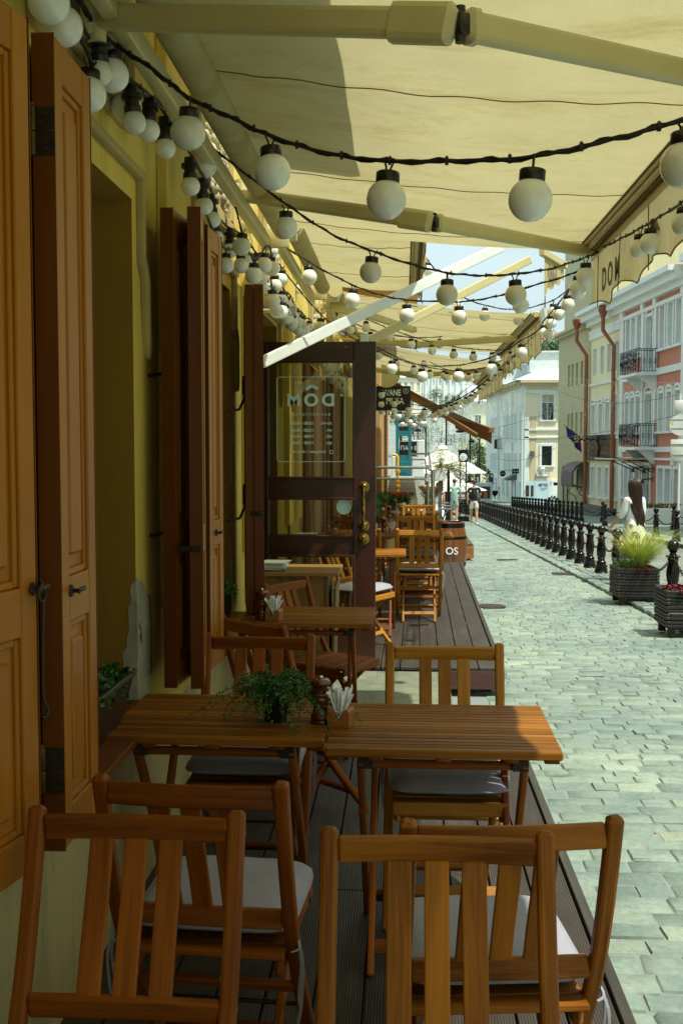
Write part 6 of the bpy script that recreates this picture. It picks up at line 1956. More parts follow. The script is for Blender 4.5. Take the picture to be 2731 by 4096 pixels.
# ------------------------------------------------------------------ facades on the right
def facade_y(u, a=14.8, m=.083): return a / ((u - 1611) / 4267 + m)
def building(name, a, m, u0, u1, zb, zt, mat, label, wins, back=8, trim='whitepaint', glass='greyglass', cornice=None, cols=(), bands=(), group=None, recess=.22):
    """wins: list of (u, width m, z0, z1, kind)"""
    ya, yb = facade_y(u0, a, m), facade_y(u1, a, m)      # ya > yb: far to near
    p0 = Vector((a - m * yb, yb, 0)); p1 = Vector((a - m * ya, ya, 0))
    L = (p1 - p0).length; d = (p1 - p0) / L; n = Vector((-d.y, d.x, 0))
    if n.x > 0: n = -n
    e = empty(name, (p0.x, p0.y, zb), 0, label, 'building', group); O = Vector((p0.x, p0.y, zb))
    rects = []
    for (u, w, z0, z1, kind) in wins:
        s = (facade_y(u, a, m) - yb) / abs(d.y)
        rects.append((max(.05, s - w / 2), min(L - .05, s + w / 2), z0, z1, kind))
    mb = MB()
    P = wall_holes(mb, p0, p1, zb, zt, [r[:4] for r in rects], n, recess)
    mb.cur = 1; reveals(mb, P, [r[:4] for r in rects], recess); mb.cur = 0
    bk = -n * back
    A, B = p0 + Vector((0, 0, 0)), p1
    def w4(a_, b_):
        mb.add([a_ + Vector((0, 0, zb)), b_ + Vector((0, 0, zb)), b_ + Vector((0, 0, zt)), a_ + Vector((0, 0, zt))], [[0, 1, 2, 3]])
    w4(A, A + bk); w4(B + bk, B); w4(A + bk, B + bk)
    mb.add([A + Vector((0, 0, zt)), B + Vector((0, 0, zt)), B + bk + Vector((0, 0, zt)), A + bk + Vector((0, 0, zt))], [[0, 1, 2, 3]])
    for i, v in enumerate(mb.v): mb.v[i] = (v[0] - O.x, v[1] - O.y, v[2] - O.z)
    mb.build('wall', [mat, trim], e)
    ang = math.atan2(d.y, d.x); rot = Euler((0, 0, ang))
    def bx(mb, s0, s1, z0, z1, off, t, bev=.0):
        c = p0 + d * (s0 + s1) / 2 + n * off; c.z = (z0 + z1) / 2
        mb.box(c - O, (s1 - s0, t, z1 - z0), rot, bev)
    for (s0, s1, z0, z1, kind) in rects:
        mb = MB(); w = s1 - s0; t = .13 if kind != 'plain' else .06
        if kind != 'bare':
            bx(mb, s0 - t, s0, z0 - .02, z1 + t, .03, .07); bx(mb, s1, s1 + t, z0 - .02, z1 + t, .03, .07)
            bx(mb, s0, s1, z1, z1 + t, .028, .066)
            bx(mb, s0 - t - .05, s1 + t + .05, z0 - .12, z0 - .02, .07, .16)
        if kind == 'arch':
            c = p0 + d * (s0 + s1) / 2 + n * .04
            for k in range(7):
                a0 = math.pi * k / 7; a1 = math.pi * (k + 1) / 7; r_ = w / 2 + t * .5
                q0 = c + d * r_ * math.cos(a0) + Vector((0, 0, z1 + r_ * .55 * math.sin(a0) + .05)); q1 = c + d * r_ * math.cos(a1) + Vector((0, 0, z1 + r_ * .55 * math.sin(a1) + .05))
                mb.bar(q0 - O, q1 - O, .09, .12)
        # sash bars
        bx(mb, s0, s0 + .05, z0, z1, -recess + .05, .05); bx(mb, s1 - .05, s1, z0, z1, -recess + .05, .05)
        bx(mb, s0 + .05, s1 - .05, z1 - .05, z1, -recess + .05, .048); bx(mb, s0 + .05, s1 - .05, z0, z0 + .06, -recess + .05, .048)
        if w > .5: bx(mb, (s0 + s1) / 2 - .022, (s0 + s1) / 2 + .022, z0 + .06, z1 - .05, -recess + .05, .044)
        bx(mb, s0 + .05, s1 - .05, z0 + (z1 - z0) * .66, z0 + (z1 - z0) * .66 + .04, -recess + .05, .040)
        wd = mb.build('window', trim, e)
        g = MB(); bx(g, s0, s1, z0, z1, -recess + .015, .02); g.build('pane', 'darkglass' if kind == 'dark' else glass, wd)
    mb = MB()
    for (z, h, o_, t_) in (cornice or []):
        bx(mb, -.02, L + .02, z, z + h, o_, t_, .0)
    if cornice: mb.build('cornice', trim, e)
    for (z, h) in bands:
        mb = MB(); bx(mb, 0, L, z, z + h, .05, .11); mb.build('string_course', trim, e)
    for (u, w, z0, z1) in cols:
        s = (facade_y(u, a, m) - yb) / abs(d.y)
        mb = MB(); bx(mb, s - w / 2, s + w / 2, z0, z1, .045, .10, .0); bx(mb, s - w / 2 - .06, s + w / 2 + .06, z1 - .3, z1, .07, .16); bx(mb, s - w / 2 - .05, s + w / 2 + .05, z0, z0 + .25, .06, .13)
        mb.build('pilaster', trim, e)
    return e, O, p0, d, n, L, yb

CORN = [(8.15, .25, .12, .3), (8.40, .30, .28, .6), (8.70, .22, .42, .9), (7.75, .16, .06, .14)]
wins = []
for u in (2624, 2655, 2688): wins += [(u, .62, 5.95, 7.72, 'std'), (u, .62, 2.45, 4.05, 'arch')]
wins += [(2627, .72, -.62, .85, 'std'), (2656, .72, -.62, .85, 'std'), (2692, .75, -1.3, .85, 'dark')]
for u in (2493, 2513, 2536): wins += [(u, .60, 5.95, 7.72, 'std'), (u, .60, 2.45, 4.05, 'arch'), (u, .62, -.55, .9, 'std')]
wins += [(2575, .95, 5.2, 7.5, 'arch'), (2575, .95, 1.9, 4.1, 'arch'), (2570, 1.0, -1.4, .95, 'dark')]
pink = building('pink_building', 14.8, .083, 2466, 2722, -2.4, 8.4, 'pink', 'pink building with white window surrounds and iron balconies at the right', wins, 9, cornice=CORN, bands=[(1.55, .22), (4.85, .28), (.95 + .25, .10)],
                cols=[(2472, .5, -1.6, 8.15), (2552, .28, 1.8, 8.15), (2600, .28, 1.8, 8.15), (2712, .55, -1.6, 8.15)])
wins = []
for u in (2362, 2390, 2417, 2446): wins += [(u, .66, 5.55, 6.95, 'bare'), (u, .70, 2.5, 4.0, 'arch'), (u, .66, -.75, .75, 'std')]
yel = building('yellow_building', 14.8, .083, 2346, 2465, -2.8, 8.35, 'fyellow', 'pale yellow building between the two red drainpipes', wins, 9, cornice=[(z, h, o_, t_) for z, h, o_, t_ in CORN], bands=[(2.2, .16), (5.0, .14), (7.45, .3)])
wins = []
for u in (2262, 2276, 2293, 2312, 2333): wins += [(u, .5, 5.3, 6.55, 'bare'), (u, .5, 2.5, 3.75, 'bare')]
for u in (2300, 2325): wins += [(u, .5, -.6, .6, 'bare')]
grn = building('olive_building', 14.8, .083, 2222, 2345, -3.0, 8.2, 'fgreen', 'plain olive-green building with shallow windows and a maroon canopy', wins, 9, trim='fgreen', cornice=[(8.2, .16, .10, .3), (8.36, .14, .2, .5)], bands=[(-1.5, .1)])
# tall plain block rising behind the olive building
e = empty('tall_building', (11.5, 60, 0), 0, 'taller plain olive block rising behind the olive building into the sky', 'building')
mb = MB(); mb.box((5, 8.85, 8.0), (10, 17.7, 20)); mb.build('wall', 'fgreen', e)
mb = MB(); mb.box((5, 8.85, 18.1), (10.5, 18.2, .3)); mb.build('cornice', 'fgreen', e)
# building to the right of the pink one, cut by the frame
wins = [(2745, .7, -.6, .9, 'std'), (2790, .7, -.6, .9, 'std'), (2745, .7, 2.4, 4.2, 'std'), (2790, .7, 2.4, 4.2, 'std'), (2745, .7, 5.9, 7.6, 'std')]
building('cream_building', 14.8, .083, 2723, 2860, -2.0, 9.0, 'fcream', 'pale building at the extreme right edge beyond the pink one', wins, 9, cornice=[(9.0, .3, .2, .5)])

def fpt(B, u, z, off=0.0, a=14.8, m=.083):
    e, O, p0, d, n, L, yb = B; y = facade_y(u, a, m)
    return Vector((a - m * y, y, z)) + n * off
# balconies on the pink building
for z, lab in ((4.95, 'upper black iron balcony on the pink building, hung with string lights'), (1.75, 'lower black iron balcony on the pink building above the entrance')):
    p = fpt(pink, 2575, z); d, n = pink[3], pink[4]
    e = empty('balcony', p, 0, lab, 'balcony', 'iron balconies of the pink building')
    ang = math.atan2(d.y, d.x); rot = Euler((0, 0, ang))
    mb = MB(); mb.box(n * .5 + Vector((0, 0, -.06)), (2.5, 1.0, .12), rot, .02)
    for s in (-1, 1): mb.prism([(0, 0), (.75, 0), (.1, -.6), (0, -.6)], d * s * .95 + Vector((0, 0, -.12)), n, (0, 0, 1), .14)
    mb.build('slab', 'whitepaint', e)
    mb = MB()
    for (s0, o0, s1, o1) in ((-1.2, .03, -1.2, .97), (-1.2, .97, 1.2, .97), (1.2, .97, 1.2, .03)):
        q0 = d * s0 + n * o0; q1 = d * s1 + n * o1
        for zz in (.08, .95, 1.02): mb.bar(q0 + Vector((0, 0, zz)), q1 + Vector((0, 0, zz)), .03, .03)
        k = int((q1 - q0).length / .11)
        for i in range(k + 1):
            q = q0.lerp(q1, i / k); mb.bar(q + Vector((0, 0, .08)), q + Vector((0, 0, 1.0)), .018, .018)
            if i % 2: mb.tube([q + Vector((0, 0, .5)) + (q1 - q0).normalized() * .05 * math.cos(t) + Vector((0, 0, .12 * math.sin(t))) for t in [x * .9 for x in range(8)]], .010, 4)
    mb.build('railing', 'iron', e)
    mb = MB(); random.seed(4)
    for i in range(240):
        s = random.uniform(-1.2, 1.2); q = d * s + n * 1.0 if random.random() < .5 else d * 1.22 + n * random.uniform(0, 1)
        mb.ball(q + Vector((0, 0, random.uniform(.1, 1.0))), .014, 4)
    tag(mb.build('light_dots', 'whitepaint', e), kind='stuff')
# red drainpipes
for u, lab in ((2345, 'red-brown drainpipe between the olive and yellow buildings'), (2452, 'red-brown drainpipe between the yellow and pink buildings')):
    e = empty('drainpipe', fpt(pink, u, 0, .22), 0, lab, 'drainpipe', 'red drainpipes'); n = pink[4]; d = pink[3]
    y = facade_y(u); g = gz(y)
    mb = MB(); top = n * .42 + Vector((0, 0, 8.25)) - d * .55
    mb.tube([top + d * 1.0, top + Vector((0, 0, -.75)) + d * 1.0, Vector((0, 0, 6.7)), Vector((0, 0, g + .55)), Vector((0, 0, g + .28)) , n * .55 + Vector((0, 0, g + .10))], .10, 12)
    mb.lathe([(.13, 0), (.22, .25), (.24, .27), (.24, .5), (.2, .52)], top + d * 1.0 + Vector((0, 0, -.1)), 12)
    mb.build('pipe', 'redpipe', e)
    mb = MB()
    for z in (5.5, 3.6, 1.8, 0, -.9): mb.lathe([(.115, 0), (.115, .06), (.1, .06)], Vector((0, 0, z)), 12)
    mb.build('collar', 'redpipe', e)
# entrance canopy of the pink building and spot lamps
p = fpt(pink, 2560, 1.15, 0); d, n = pink[3], pink[4]
e = empty('glass_canopy', p, 0, 'thin dark entrance canopy under the lower balcony of the pink building', 'canopy')
mb = MB(); mb.box(n * .9 + Vector((0, 0, .1)), (3.0, 1.9, .06), Euler((0, 0, math.atan2(d.y, d.x)))); mb.build('sheet', 'greyglass', e)
mb = MB()
for s in (-1.3, 0, 1.3): mb.bar(d * s, d * s + n * 1.8 + Vector((0, 0, .16)), .04, .05); mb.bar(d * s + Vector((0, 0, -.5)), d * s + n * 1.2 + Vector((0, 0, .05)), .03, .04)
mb.build('arm', 'iron', e)
for k, (u, v, Y) in enumerate(((2530, 1873, 46), (2575, 1877, 47), (2568, 1918, 47))):
    p = ats(u, v, Y); e = empty('spot_lamp', p, 0, ['left black spot lamp on an arm above the pink entrance', 'middle black spot lamp above the pink entrance', 'lower black lamp bracket beside the pink entrance'][k], 'lamp', 'black lamps of the pink entrance')
    mb = MB(); mb.bar((0, 0, 0), (.45, .1, .03), .035, .05); mb.bar((.45, .1, -.1), (.45, .1, .15), .03, .03); mb.build('arm', 'iron', e)
    mb = MB(); mb.lathe([(.03, 0), (.06, -.05), (.10, -.16), (.09, -.16)], (0, 0, 0), 12); mb.build('lamp_shade', 'iron', e)
# house number plates and lantern sign at the right
for u, v, s, lab in ((2690, 1845, 'VV', 'small white sign box over the doorway of the pink building'), (2702, 1850, '9A', 'small square number sign beside the white sign box')):
    p = ats(u, v, 43.0); e = empty('wall_sign', p, 0, lab, 'sign')
    mb = MB(); mb.box((0, 0, 0), (.14 if u > 2695 else .2, .05, .34), None, .01); mb.build('board', 'whitepaint', e)
    text_obj('lettering', s, .12, 'lettergrey', e, (0, -.03, 0), (R(90), 0, 0), .001)
# rustic sign, wooden board on the yellow building with black scrolled bar above
p0_ = fpt(yel, 2346, 1.0, .12); p1_ = fpt(yel, 2447, 1.0, .12); c = (p0_ + p1_) / 2
e = empty('wooden_signboard', c, 0, 'dark weathered plank signboard with a carved gold figure on the yellow building', 'signboard')
d = (p1_ - p0_).normalized(); L = (p1_ - p0_).length
mb = MB()
for k in range(5): mb.bar(d * -L / 2 + Vector((0, 0, .22 + k * .27)), d * L / 2 + Vector((0, 0, .22 + k * .27)), .10, .25, (0, 0, 1), .02)
mb.build('planks', 'rustic', e)
mb = MB(); mb.tube(catmull([n * .12 + Vector((0, 0, .35)), n * .14 + d * .25 + Vector((0, 0, .7)), n * .14 + d * -.1 + Vector((0, 0, 1.1)), n * .12 + d * .1 + Vector((0, 0, 1.35))], 6), [.08] * 19, 8); mb.build('carving', 'barrel', e)
mb = MB(); q0 = ats(2298, 1762, 56); q1 = ats(2443, 1752, 54)
e = empty('sign_lamp_bar', q0, 0, 'black twisted lamp bar above the plank signboard', 'lamp bar')
mb.tube([q0.lerp(q1, i / 24) - q0 + Vector((0, 0, .05 * math.sin(i * 1.6))) for i in range(25)], .035, 6)
for i in range(8): mb.tube([q0.lerp(q1, i / 7.5) - q0, q0.lerp(q1, i / 7.5) - q0 + Vector((.25, .2, .22))], .018, 5)
mb.build('bar', 'iron', e)
# flag
p = ats(2350, 1768, 57); q = ats(2250, 1695, 55)
e = empty('flag', p, 0, 'navy flag with a gold ring emblem hanging from a pole on the olive building', 'flag')
mb = MB(); mb.tube([Vector((0, 0, 0)), q - p], .03, 6); mb.build('pole', 'whitepaint', e)
d_ = (q - p); mb = MB(); vs = []; n_ = 12
for i in range(n_ + 1):
    for j in range(9):
        t = .98 - .62 * i / n_; w_ = j / 8
        vs.append(d_ * t + Vector((.14 * w_ + .05 * math.sin(i * 1.1 + j * .3), .06 * math.sin(i * .9), -.95 * w_ * (.35 + .65 * (i / n_) ** .6) )))
mb.add(vs, [[i * 9 + j, i * 9 + j + 1, (i + 1) * 9 + j + 1, (i + 1) * 9 + j] for i in range(n_) for j in range(8)], None, True)
f_ = mb.build('cloth', ['flagblue', 'flagred'], e)
for pl in f_.data.polygons:
    if pl.index < 8 or pl.index >= 8 * (n_ - 1): pl.material_index = 1
ec = d_ * .62 + Vector((.12, -.10, -.42))
mb = MB(); mb.tube([ec + Vector((.16 * math.cos(t), -.02, .16 * math.sin(t))) for t in [i * .42 for i in range(16)]], .028, 6)
mb.ball(ec, .09, 8)
for a in range(4): mb.bar(ec + Vector((.17 * math.cos(a * 1.57 + .8), -.02, .17 * math.sin(a * 1.57 + .8))), ec + Vector((.27 * math.cos(a * 1.57 + .8), -.02, .27 * math.sin(a * 1.57 + .8))), .05, .03)
mb.build('emblem', 'gold', e)
# maroon canopy with iron scrolls on the olive building
p = fpt(grn, 2318, .25, 0); d, n = grn[3], grn[4]
e = empty('maroon_canopy', p, 0, 'rounded maroon door canopy on scrolled iron brackets on the olive building', 'canopy')
mb = MB(); pr = [(0, .75), (.35, .72), (.65, .55), (.85, .25), (.88, -.55), (.80, -.55), (.78, .2), (.6, .47), (.33, .64), (0, .67)]
mb.prism(pr, d * -1.3, n, (0, 0, 1), 2.6); mb.build('hood', 'maroon', e)
mb = MB()
for s in (-1.2, 1.2):
    mb.tube(catmull([d * s + Vector((0, 0, -1.6)), d * s + n * .1 + Vector((0, 0, -1.2)), d * s + n * .45 + Vector((0, 0, -.95)), d * s + n * .3 + Vector((0, 0, -.7)), d * s + n * .5 + Vector((0, 0, -.6)), d * s + n * .8 + Vector((0, 0, -.55))], 5), .022, 6)
    mb.bar(d * s + Vector((0, 0, -.58)), d * s + n * .85 + Vector((0, 0, -.58)), .03, .05)
mb.build('bracket', 'iron', e)
for k, u in enumerate((2252, 2268)):
    e = empty('wall_pipe', fpt(grn, u, 0, .1), 0, ['left', 'right'][k] + ' thin grey pipe on the olive wall left of the maroon canopy', 'pipe', 'thin wall pipes')
    mb = MB(); mb.tube([(0, 0, -1.4), (0, 0, .55)], .05, 8); mb.lathe([(.1, 0), (.12, .1), (.05, .2)], (0, 0, .5), 8); mb.build('pipe', 'granite', e)
# white flower trough before the pink building
e = empty('white_trough', (10.0, 42.2, gz(42.2) + .1), R(-5), 'white stone flower trough with red blooms before the pink building', 'trough')
mb = MB(); mb.box((0, 0, .3), (1.6, .5, .6), None, .03); mb.build('box', 'whitepaint', e)
flowers('trough_flowers', (10.0, 42.2, gz(42.2) + .72), 1.4, .4, 60, .2, 'leaf', 'petalred', 'green plants with red blooms in the white stone trough', None, 17, .05, .05)
# granite plinth steps along the facades
for u0, u1, lab in ((2350, 2455, 'dark granite steps at the foot of the yellow building'),):
    e = empty('granite_steps', (0, 0, 0), 0, lab, 'steps'); mb = MB()
    for k in range(3):
        a_ = fpt(yel, u0, gz(55) + .15 + .15 * k, .9 - .3 * k); b_ = fpt(yel, u1, gz(55) + .15 + .15 * k, .9 - .3 * k)
        mb.bar(a_, b_, .6, .15)
    mb.build('step', 'granite', e)
e = empty('traffic_cone', (6.05, 30.5, gz(30.5)), 0, 'small orange and white cone on the road behind the woman', 'cone')
mb = MB(); mb.box((0, 0, .015), (.3, .3, .03), None, .01); mb.lathe([(.11, .03), (.08, .16)], (0, 0, 0), 16); mb.lathe([(.055, .27), (.03, .40), (0, .40)], (0, 0, 0), 16); mb.build('shell', 'orangecone', e)
mb = MB(); mb.lathe([(.08, .16), (.055, .27)], (0, 0, 0), 16); mb.build('white_band', 'whitepaint', e)
# traffic sign seen from behind
p = ats(2718, 1700, 31)
e = empty('road_sign', (p.x, 31, gz(31)), 0, 'grey back of a round road sign on a pole at the right edge', 'road sign')
mb = MB(); mb.tube([(0, 0, 0), (0, 0, 4.2)], .035, 10); mb.build('pole', 'whitemetal', e)
zc = p.z - gz(31)
mb = MB(); mb.lathe([(.30, 0), (.30, .015), (0, .016)], (0, -.05, zc), 32, Matrix.Rotation(R(90), 4, 'X')); mb.box((.05, -.05, zc - .72), (.62, .012, .62), None, .04)
mb.box((0, -.05, zc + .55), (.35, .02, .30), None, .02)
mb.build('plate', 'zincroof', e)
mb = MB()
for z in (.15, -.1, -.55, -.85): mb.box((0, -.065, zc + z), (.5, .015, .03))
mb.build('mounting_strip', 'steel', e)
mb = MB(); mb.box((-.23, -.066, zc + .05), (.06, .004, .08)); mb.box((.15, -.066, zc - .8), (.06, .004, .08)); mb.build('yellow_sticker', 'petalyellow', e)

# ------------------------------------------------------------------ corner building far down the street
yF = 90
xL = ats(2100, 1700, yF).x
e = empty('corner_building', (xL, yF, -3.2), 0, 'cream corner building with a pale metal roof at the end of the right side', 'building')
O = Vector((xL, yF, -3.2))
def lz(v, Y): return CAMZ - (v - 1803) / 4267 * Y + 3.2
def lx(u, Y): return (u - 1611) / 4267 * Y - xL
mb = MB(); rects = [(lx(2159, 90), lx(2204, 90), lz(1681, 90), lz(1582, 90)), (lx(2159, 90), lx(2199, 90), lz(1861, 90), lz(1784, 90)), (lx(2206, 90), lx(2229, 90), lz(1995, 90), lz(1928, 90))]
wall_holes(mb, (0, 0), (4.5, 0), 0, lz(1546, 90), rects, (0, -1), .2)
P = lambda s_, z_, o_=0: Vector((s_, o_, z_))
reveals(mb, P, rects, .25)
mb.build('wall', 'fcream', e)
m_ = .058; Ls = 24; zt = lz(1546, 90)
# side facade along the street
side_w = []
for s in (1.5, 4.3, 5.8, 7.3, 8.9, 10.5, 14.5, 16, 17.6, 19.2):
    side_w += [(s, s + .8, 5.6, 8.1), (s, s + .8, 2.9 - .1, 4.6)]
for s in (1.4, 3.8, 8.5, 11, 15.5, 18): side_w += [(s, s + 1.0, .5, 2.2)]
mb = MB()
P2_ = wall_holes(mb, (0, 0), (-m_ * Ls, Ls), 0, zt, side_w, (-1, 0), .2)
reveals(mb, P2_, side_w, .2)
mb.build('side_wall', 'fcyan', e)
mb = MB(); mb.add([(4.5, 0, 0), (4.5, 20, 0), (4.5, 20, zt), (4.5, 0, zt)], [[0, 1, 2, 3]]); mb.build('party_wall', 'fcream', e)
for (s0, s1, z0, z1) in side_w:
    a = P2_(s0, z0, .18); b = P2_(s1, z1, .18)
    g = MB(); g.add([P2_(s0, z0, .19), P2_(s1, z0, .19), P2_(s1, z1, .19), P2_(s0, z1, .19)], [[0, 1, 2, 3]])
    w_ = MB()
    for (q0, q1) in (((s0, z0), (s0, z1)), ((s1, z0), (s1, z1)), ((s0 - .05, z1), (s1 + .05, z1)), ((s0 - .08, z0), (s1 + .08, z0))):
        w_.bar(P2_(*q0, -.03), P2_(*q1, -.03), .14, .10)
    wo = w_.build('window', 'whitepaint', e); g.build('pane', 'greyglass', wo)
for k, (s0, s1, z0, z1) in enumerate(rects):
    w_ = MB(); t = .18
    w_.box(((s0 + s1) / 2, -.04, z1 + t / 2), (s1 - s0 + 2 * t, .08, t)); w_.box(((s0 + s1) / 2, -.06, z0 - .06), (s1 - s0 + 2 * t + .1, .14, .12))
    w_.box((s0 - t / 2, -.037, (z0 + z1) / 2), (t, .075, z1 - z0)); w_.box((s1 + t / 2, -.037, (z0 + z1) / 2), (t, .075, z1 - z0))
    if k == 0:
        w_.box(((s0 + s1) / 2, .18, (z0 + z1) / 2), (.05, .05, z1 - z0)); w_.box(((s0 + s1) / 2, .18, z0 + (z1 - z0) * .7), (s1 - s0, .04, .06))
    wo = w_.build('window', 'whitepaint', e)
    g = MB(); g.box(((s0 + s1) / 2, .22, (z0 + z1) / 2), (s1 - s0, .02, z1 - z0)); g.build('pane', 'darkglass', wo)
    if k == 0:
        g = MB(); g.box(((s0 + s1) / 2, .195, z1 - .3), (s1 - s0, .02, .6)); g.build('blind', 'curtainglass', wo)
mb = MB(); mb.box((lx(2125, 90), -.02, 4.6), (.5, .04, 6.2)); mb.build('tan_strip', 'ftan', e)
mb = MB()
for z, h, t in ((lz(1720, 90), .12, .12), (lz(1750, 90), .12, .12), (zt - .5, .3, .16)): mb.box((2.25, -t / 2, z), (4.6, t, h))
mb.box((.12, -.06, 4.6), (.34, .12, 6.2)); mb.build('trim_band', 'whitepaint', e)
mb = MB(); mb.box((2.25, -.03, .95), (4.5, .06, 1.9)); mb.build('base_band', 'fwhite', e)
# eaves and roof
mb = MB(); ez = zt
prof = [(-.1, 0), (.25, .18), (.7, .38), (.7, .5), (-.1, .5)]
mb.box((2.2, -.15, ez + .1), (5.0, .9, .2)); mb.box((2.2, -.32, ez + .3), (5.4, 1.3, .2))
for i in range(12):
    s = Ls * i / 12; c = Vector((-m_ * s, s + 1, 0))
    mb.box((c.x - .15, c.y, ez + .1), (.8, 2.01, .2)); mb.box((c.x - .32, c.y, ez + .3), (1.2, 2.02, .2))
mb.build('eaves', 'ftan', e)
mb = MB()
a, b, c_, d_ = Vector((-.9, -.9, ez + .42)), Vector((4.8, -.9, ez + .42)), Vector((4.8, 4.5, ez + 2.0)), Vector((2.5, 4.5, ez + 2.0))
mb.add([a, b, c_, d_], [[0, 1, 2, 3]]); mb.add([a, d_, Vector((2.5 - m_ * Ls, Ls, ez + 2)), Vector((-.9 - m_ * Ls, Ls, ez + .42))], [[0, 1, 2, 3]])
for i in range(9):
    t = i / 8; mb.bar(a.lerp(b, t), d_.lerp(c_, t), .04, .05)
for i in range(16):
    s = Ls * i / 16; mb.bar(Vector((-.9 - m_ * s, s - .9 + .9, ez + .43)), Vector((2.5 - m_ * s, s + 3, ez + 2.0)), .04, .05)
mb.box((3.0, 5.0, ez + 2.2), (4.6, 3.5, 1.7)); mb.box((3.0, 5.0, ez + 3.1), (5.0, 3.9, .14))
mb.box((-.6, 9, ez + 1.3), (3.2, 6, 1.6)); mb.box((-.6, 9, ez + 2.15), (3.4, 6.2, .1))
mb.build('roof', 'zincroof', e)
mb = MB(); mb.tube([(-.25, -.1, 0), (-.25, -.1, zt)], .07, 8); mb.tube([(-.45, 6.2, 0), (-.45, 6.2, zt)], .07, 8); mb.tube([(-1.0, 14.0, 0), (-1.0, 14, zt)], .07, 8); mb.build('downpipe', 'zincroof', e)
mb = MB(); mb.box((lx(2121, 90), -.2, lz(1814, 90)), (.35, .4, .45), None, .03); mb.build('wall_lamp', 'granite', e)
mb = MB(); mb.box((lx(2162, 90), -.12, lz(1899, 90)), (1.0, .08, .26), None, .02); mb.build('street_plate', 'whitepaint', e)
mb = MB(); mb.box((lx(2162, 90), -.11, lz(1899, 90)), (1.08, .06, .34), None, .02); mb.build('street_plate_frame', 'iron', e)
mb = MB(); mb.lathe([(.0, -.28), (.12, -.25), (.18, .1), (.22, .12), (.05, .3), (0, .32)], (lx(2162, 90), -.25, lz(1880, 90)), 6); mb.build('lantern', 'zincroof', e)
# small iron balcony and signs on its side
p = P2_(13.4, 5.0, -.0) + O
e = empty('far_balcony', p, 0, 'small iron balcony on the receding pale blue wall far down the street', 'balcony')
mb = MB()
for zz in (0, .9): mb.bar((-.5, -1.6, zz), (-.5, 1.6, zz), .04, .05)
for i in range(22): mb.bar((-.5, -1.6 + i * .152, 0), (-.5, -1.6 + i * .152, .9), .02, .02)
for yy in (-1.6, 1.6):
    mb.bar((0, yy, .9), (-.5, yy, .9), .04, .04); mb.bar((0, yy, 0), (-.5, yy, 0), .04, .04)
    for i in range(4): mb.bar((-.1 * i - .1, yy, 0), (-.1 * i - .1, yy, .9), .02, .02)
mb.build('railing', 'iron', e)
for (u, v, Y, w_, h_, m2, s, lab, rnd) in ((2010, 1894, 97, .58, .58, 'signblack', 'МОЛОКО', 'round black hanging shop sign above the man in red', True), (2061, 1885, 93, .6, .42, 'signblack', 'сувениры', 'rectangular black hanging shop sign right of the round one', False)):
    p = ats(u, v, Y); e = empty('shop_sign', p, 0, lab, 'shop sign')
    mb = MB()
    if rnd: mb.lathe([(w_ * .5, 0), (w_ * .5, .06), (0, .07)], (0, 0, 0), 8, Matrix.Rotation(R(90), 4, 'X') @ Matrix.Rotation(R(22.5), 4, 'Z'))
    else: mb.box((0, 0, 0), (w_, .06, h_), None, .01)
    mb.build('board', m2, e)
    mb = MB(); mb.bar((0, 0, h_ / 2), (1.2, 0, h_ / 2), .03, .03); mb.build('arm', 'iron', e)
    text_obj('lettering', s, .10, 'signwhite', e, (0, -.09, 0), (R(90), 0, 0), .002)
p = ats(2045, 1905, 95); e = empty('small_awning', p, 0, 'small dark ribbed awning below the shop signs', 'awning')
mb = MB(); mb.prism([(0, 0), (0, -.75), (-1.1, -.75), (-1.1, -.62)], (.6, -1, .4), (1, 0, 0), (0, 0, 1), -2.4); mb.build('cloth', 'granite', e)
# bank hoarding with the letters, flower window
e = empty('hoarding', (ats(2100, 1950, 86).x, 86, gz(86)), 0, 'pale blue hoarding with dark letters and small pictures before the corner building', 'hoarding')
hz0, hz1 = ats(2150, 2022, 86).z - gz(86), ats(2150, 1924, 86).z - gz(86); wd = ats(2198, 1950, 86).x - ats(2100, 1950, 86).x
mb = MB(); mb.box((wd * .7, 0, (hz0 + hz1) / 2), (wd * .6, .08, hz1 - hz0)); mb.box((wd * .2, 0.02, (hz0 + hz1) / 2), (wd * .398, .08, hz1 - hz0)); mb.build('board', 'panelblue', e)
for u, w_ in ((2109, .26), (2128, .2)):
    mb = MB(); mb.box((ats(u, 1950, 86).x - ats(2100, 1950, 86).x, -.045, ats(u, 1963, 86).z - gz(86)), (w_, .02, .86)); mb.build('picture', 'picture', e)
text_obj('lettering', 'ВТБ', .30, 'flagblue', e, (ats(2175, 1950, 86).x - ats(2100, 1950, 86).x, -.06, ats(2175, 1941, 86).z - gz(86)), (R(90), 0, 0), .003, bold=.006)
text_obj('lettering', 'Генеральный', .09, 'flagblue', e, (ats(2174, 1950, 86).x - ats(2100, 1950, 86).x, -.06, ats(2175, 1953, 86).z - gz(86)), (R(90), 0, 0), .002)
text_obj('lettering', 'партнёр', .09, 'flagblue', e, (ats(2172, 1950, 86).x - ats(2100, 1950, 86).x, -.06, ats(2175, 1959, 86).z - gz(86)), (R(90), 0, 0), .002)
mb = MB()
for k in range(3): mb.prism([(0, 0), (.16, 0), (.20, .035), (.04, .035)], (ats(2153, 1950, 86).x - ats(2100, 1950, 86).x - k * .012, -.046, ats(2153, 1943, 86).z - gz(86) + k * .055), (1, 0, 0), (0, 0, 1), .02)
mb.build('emblem', 'teal', e)
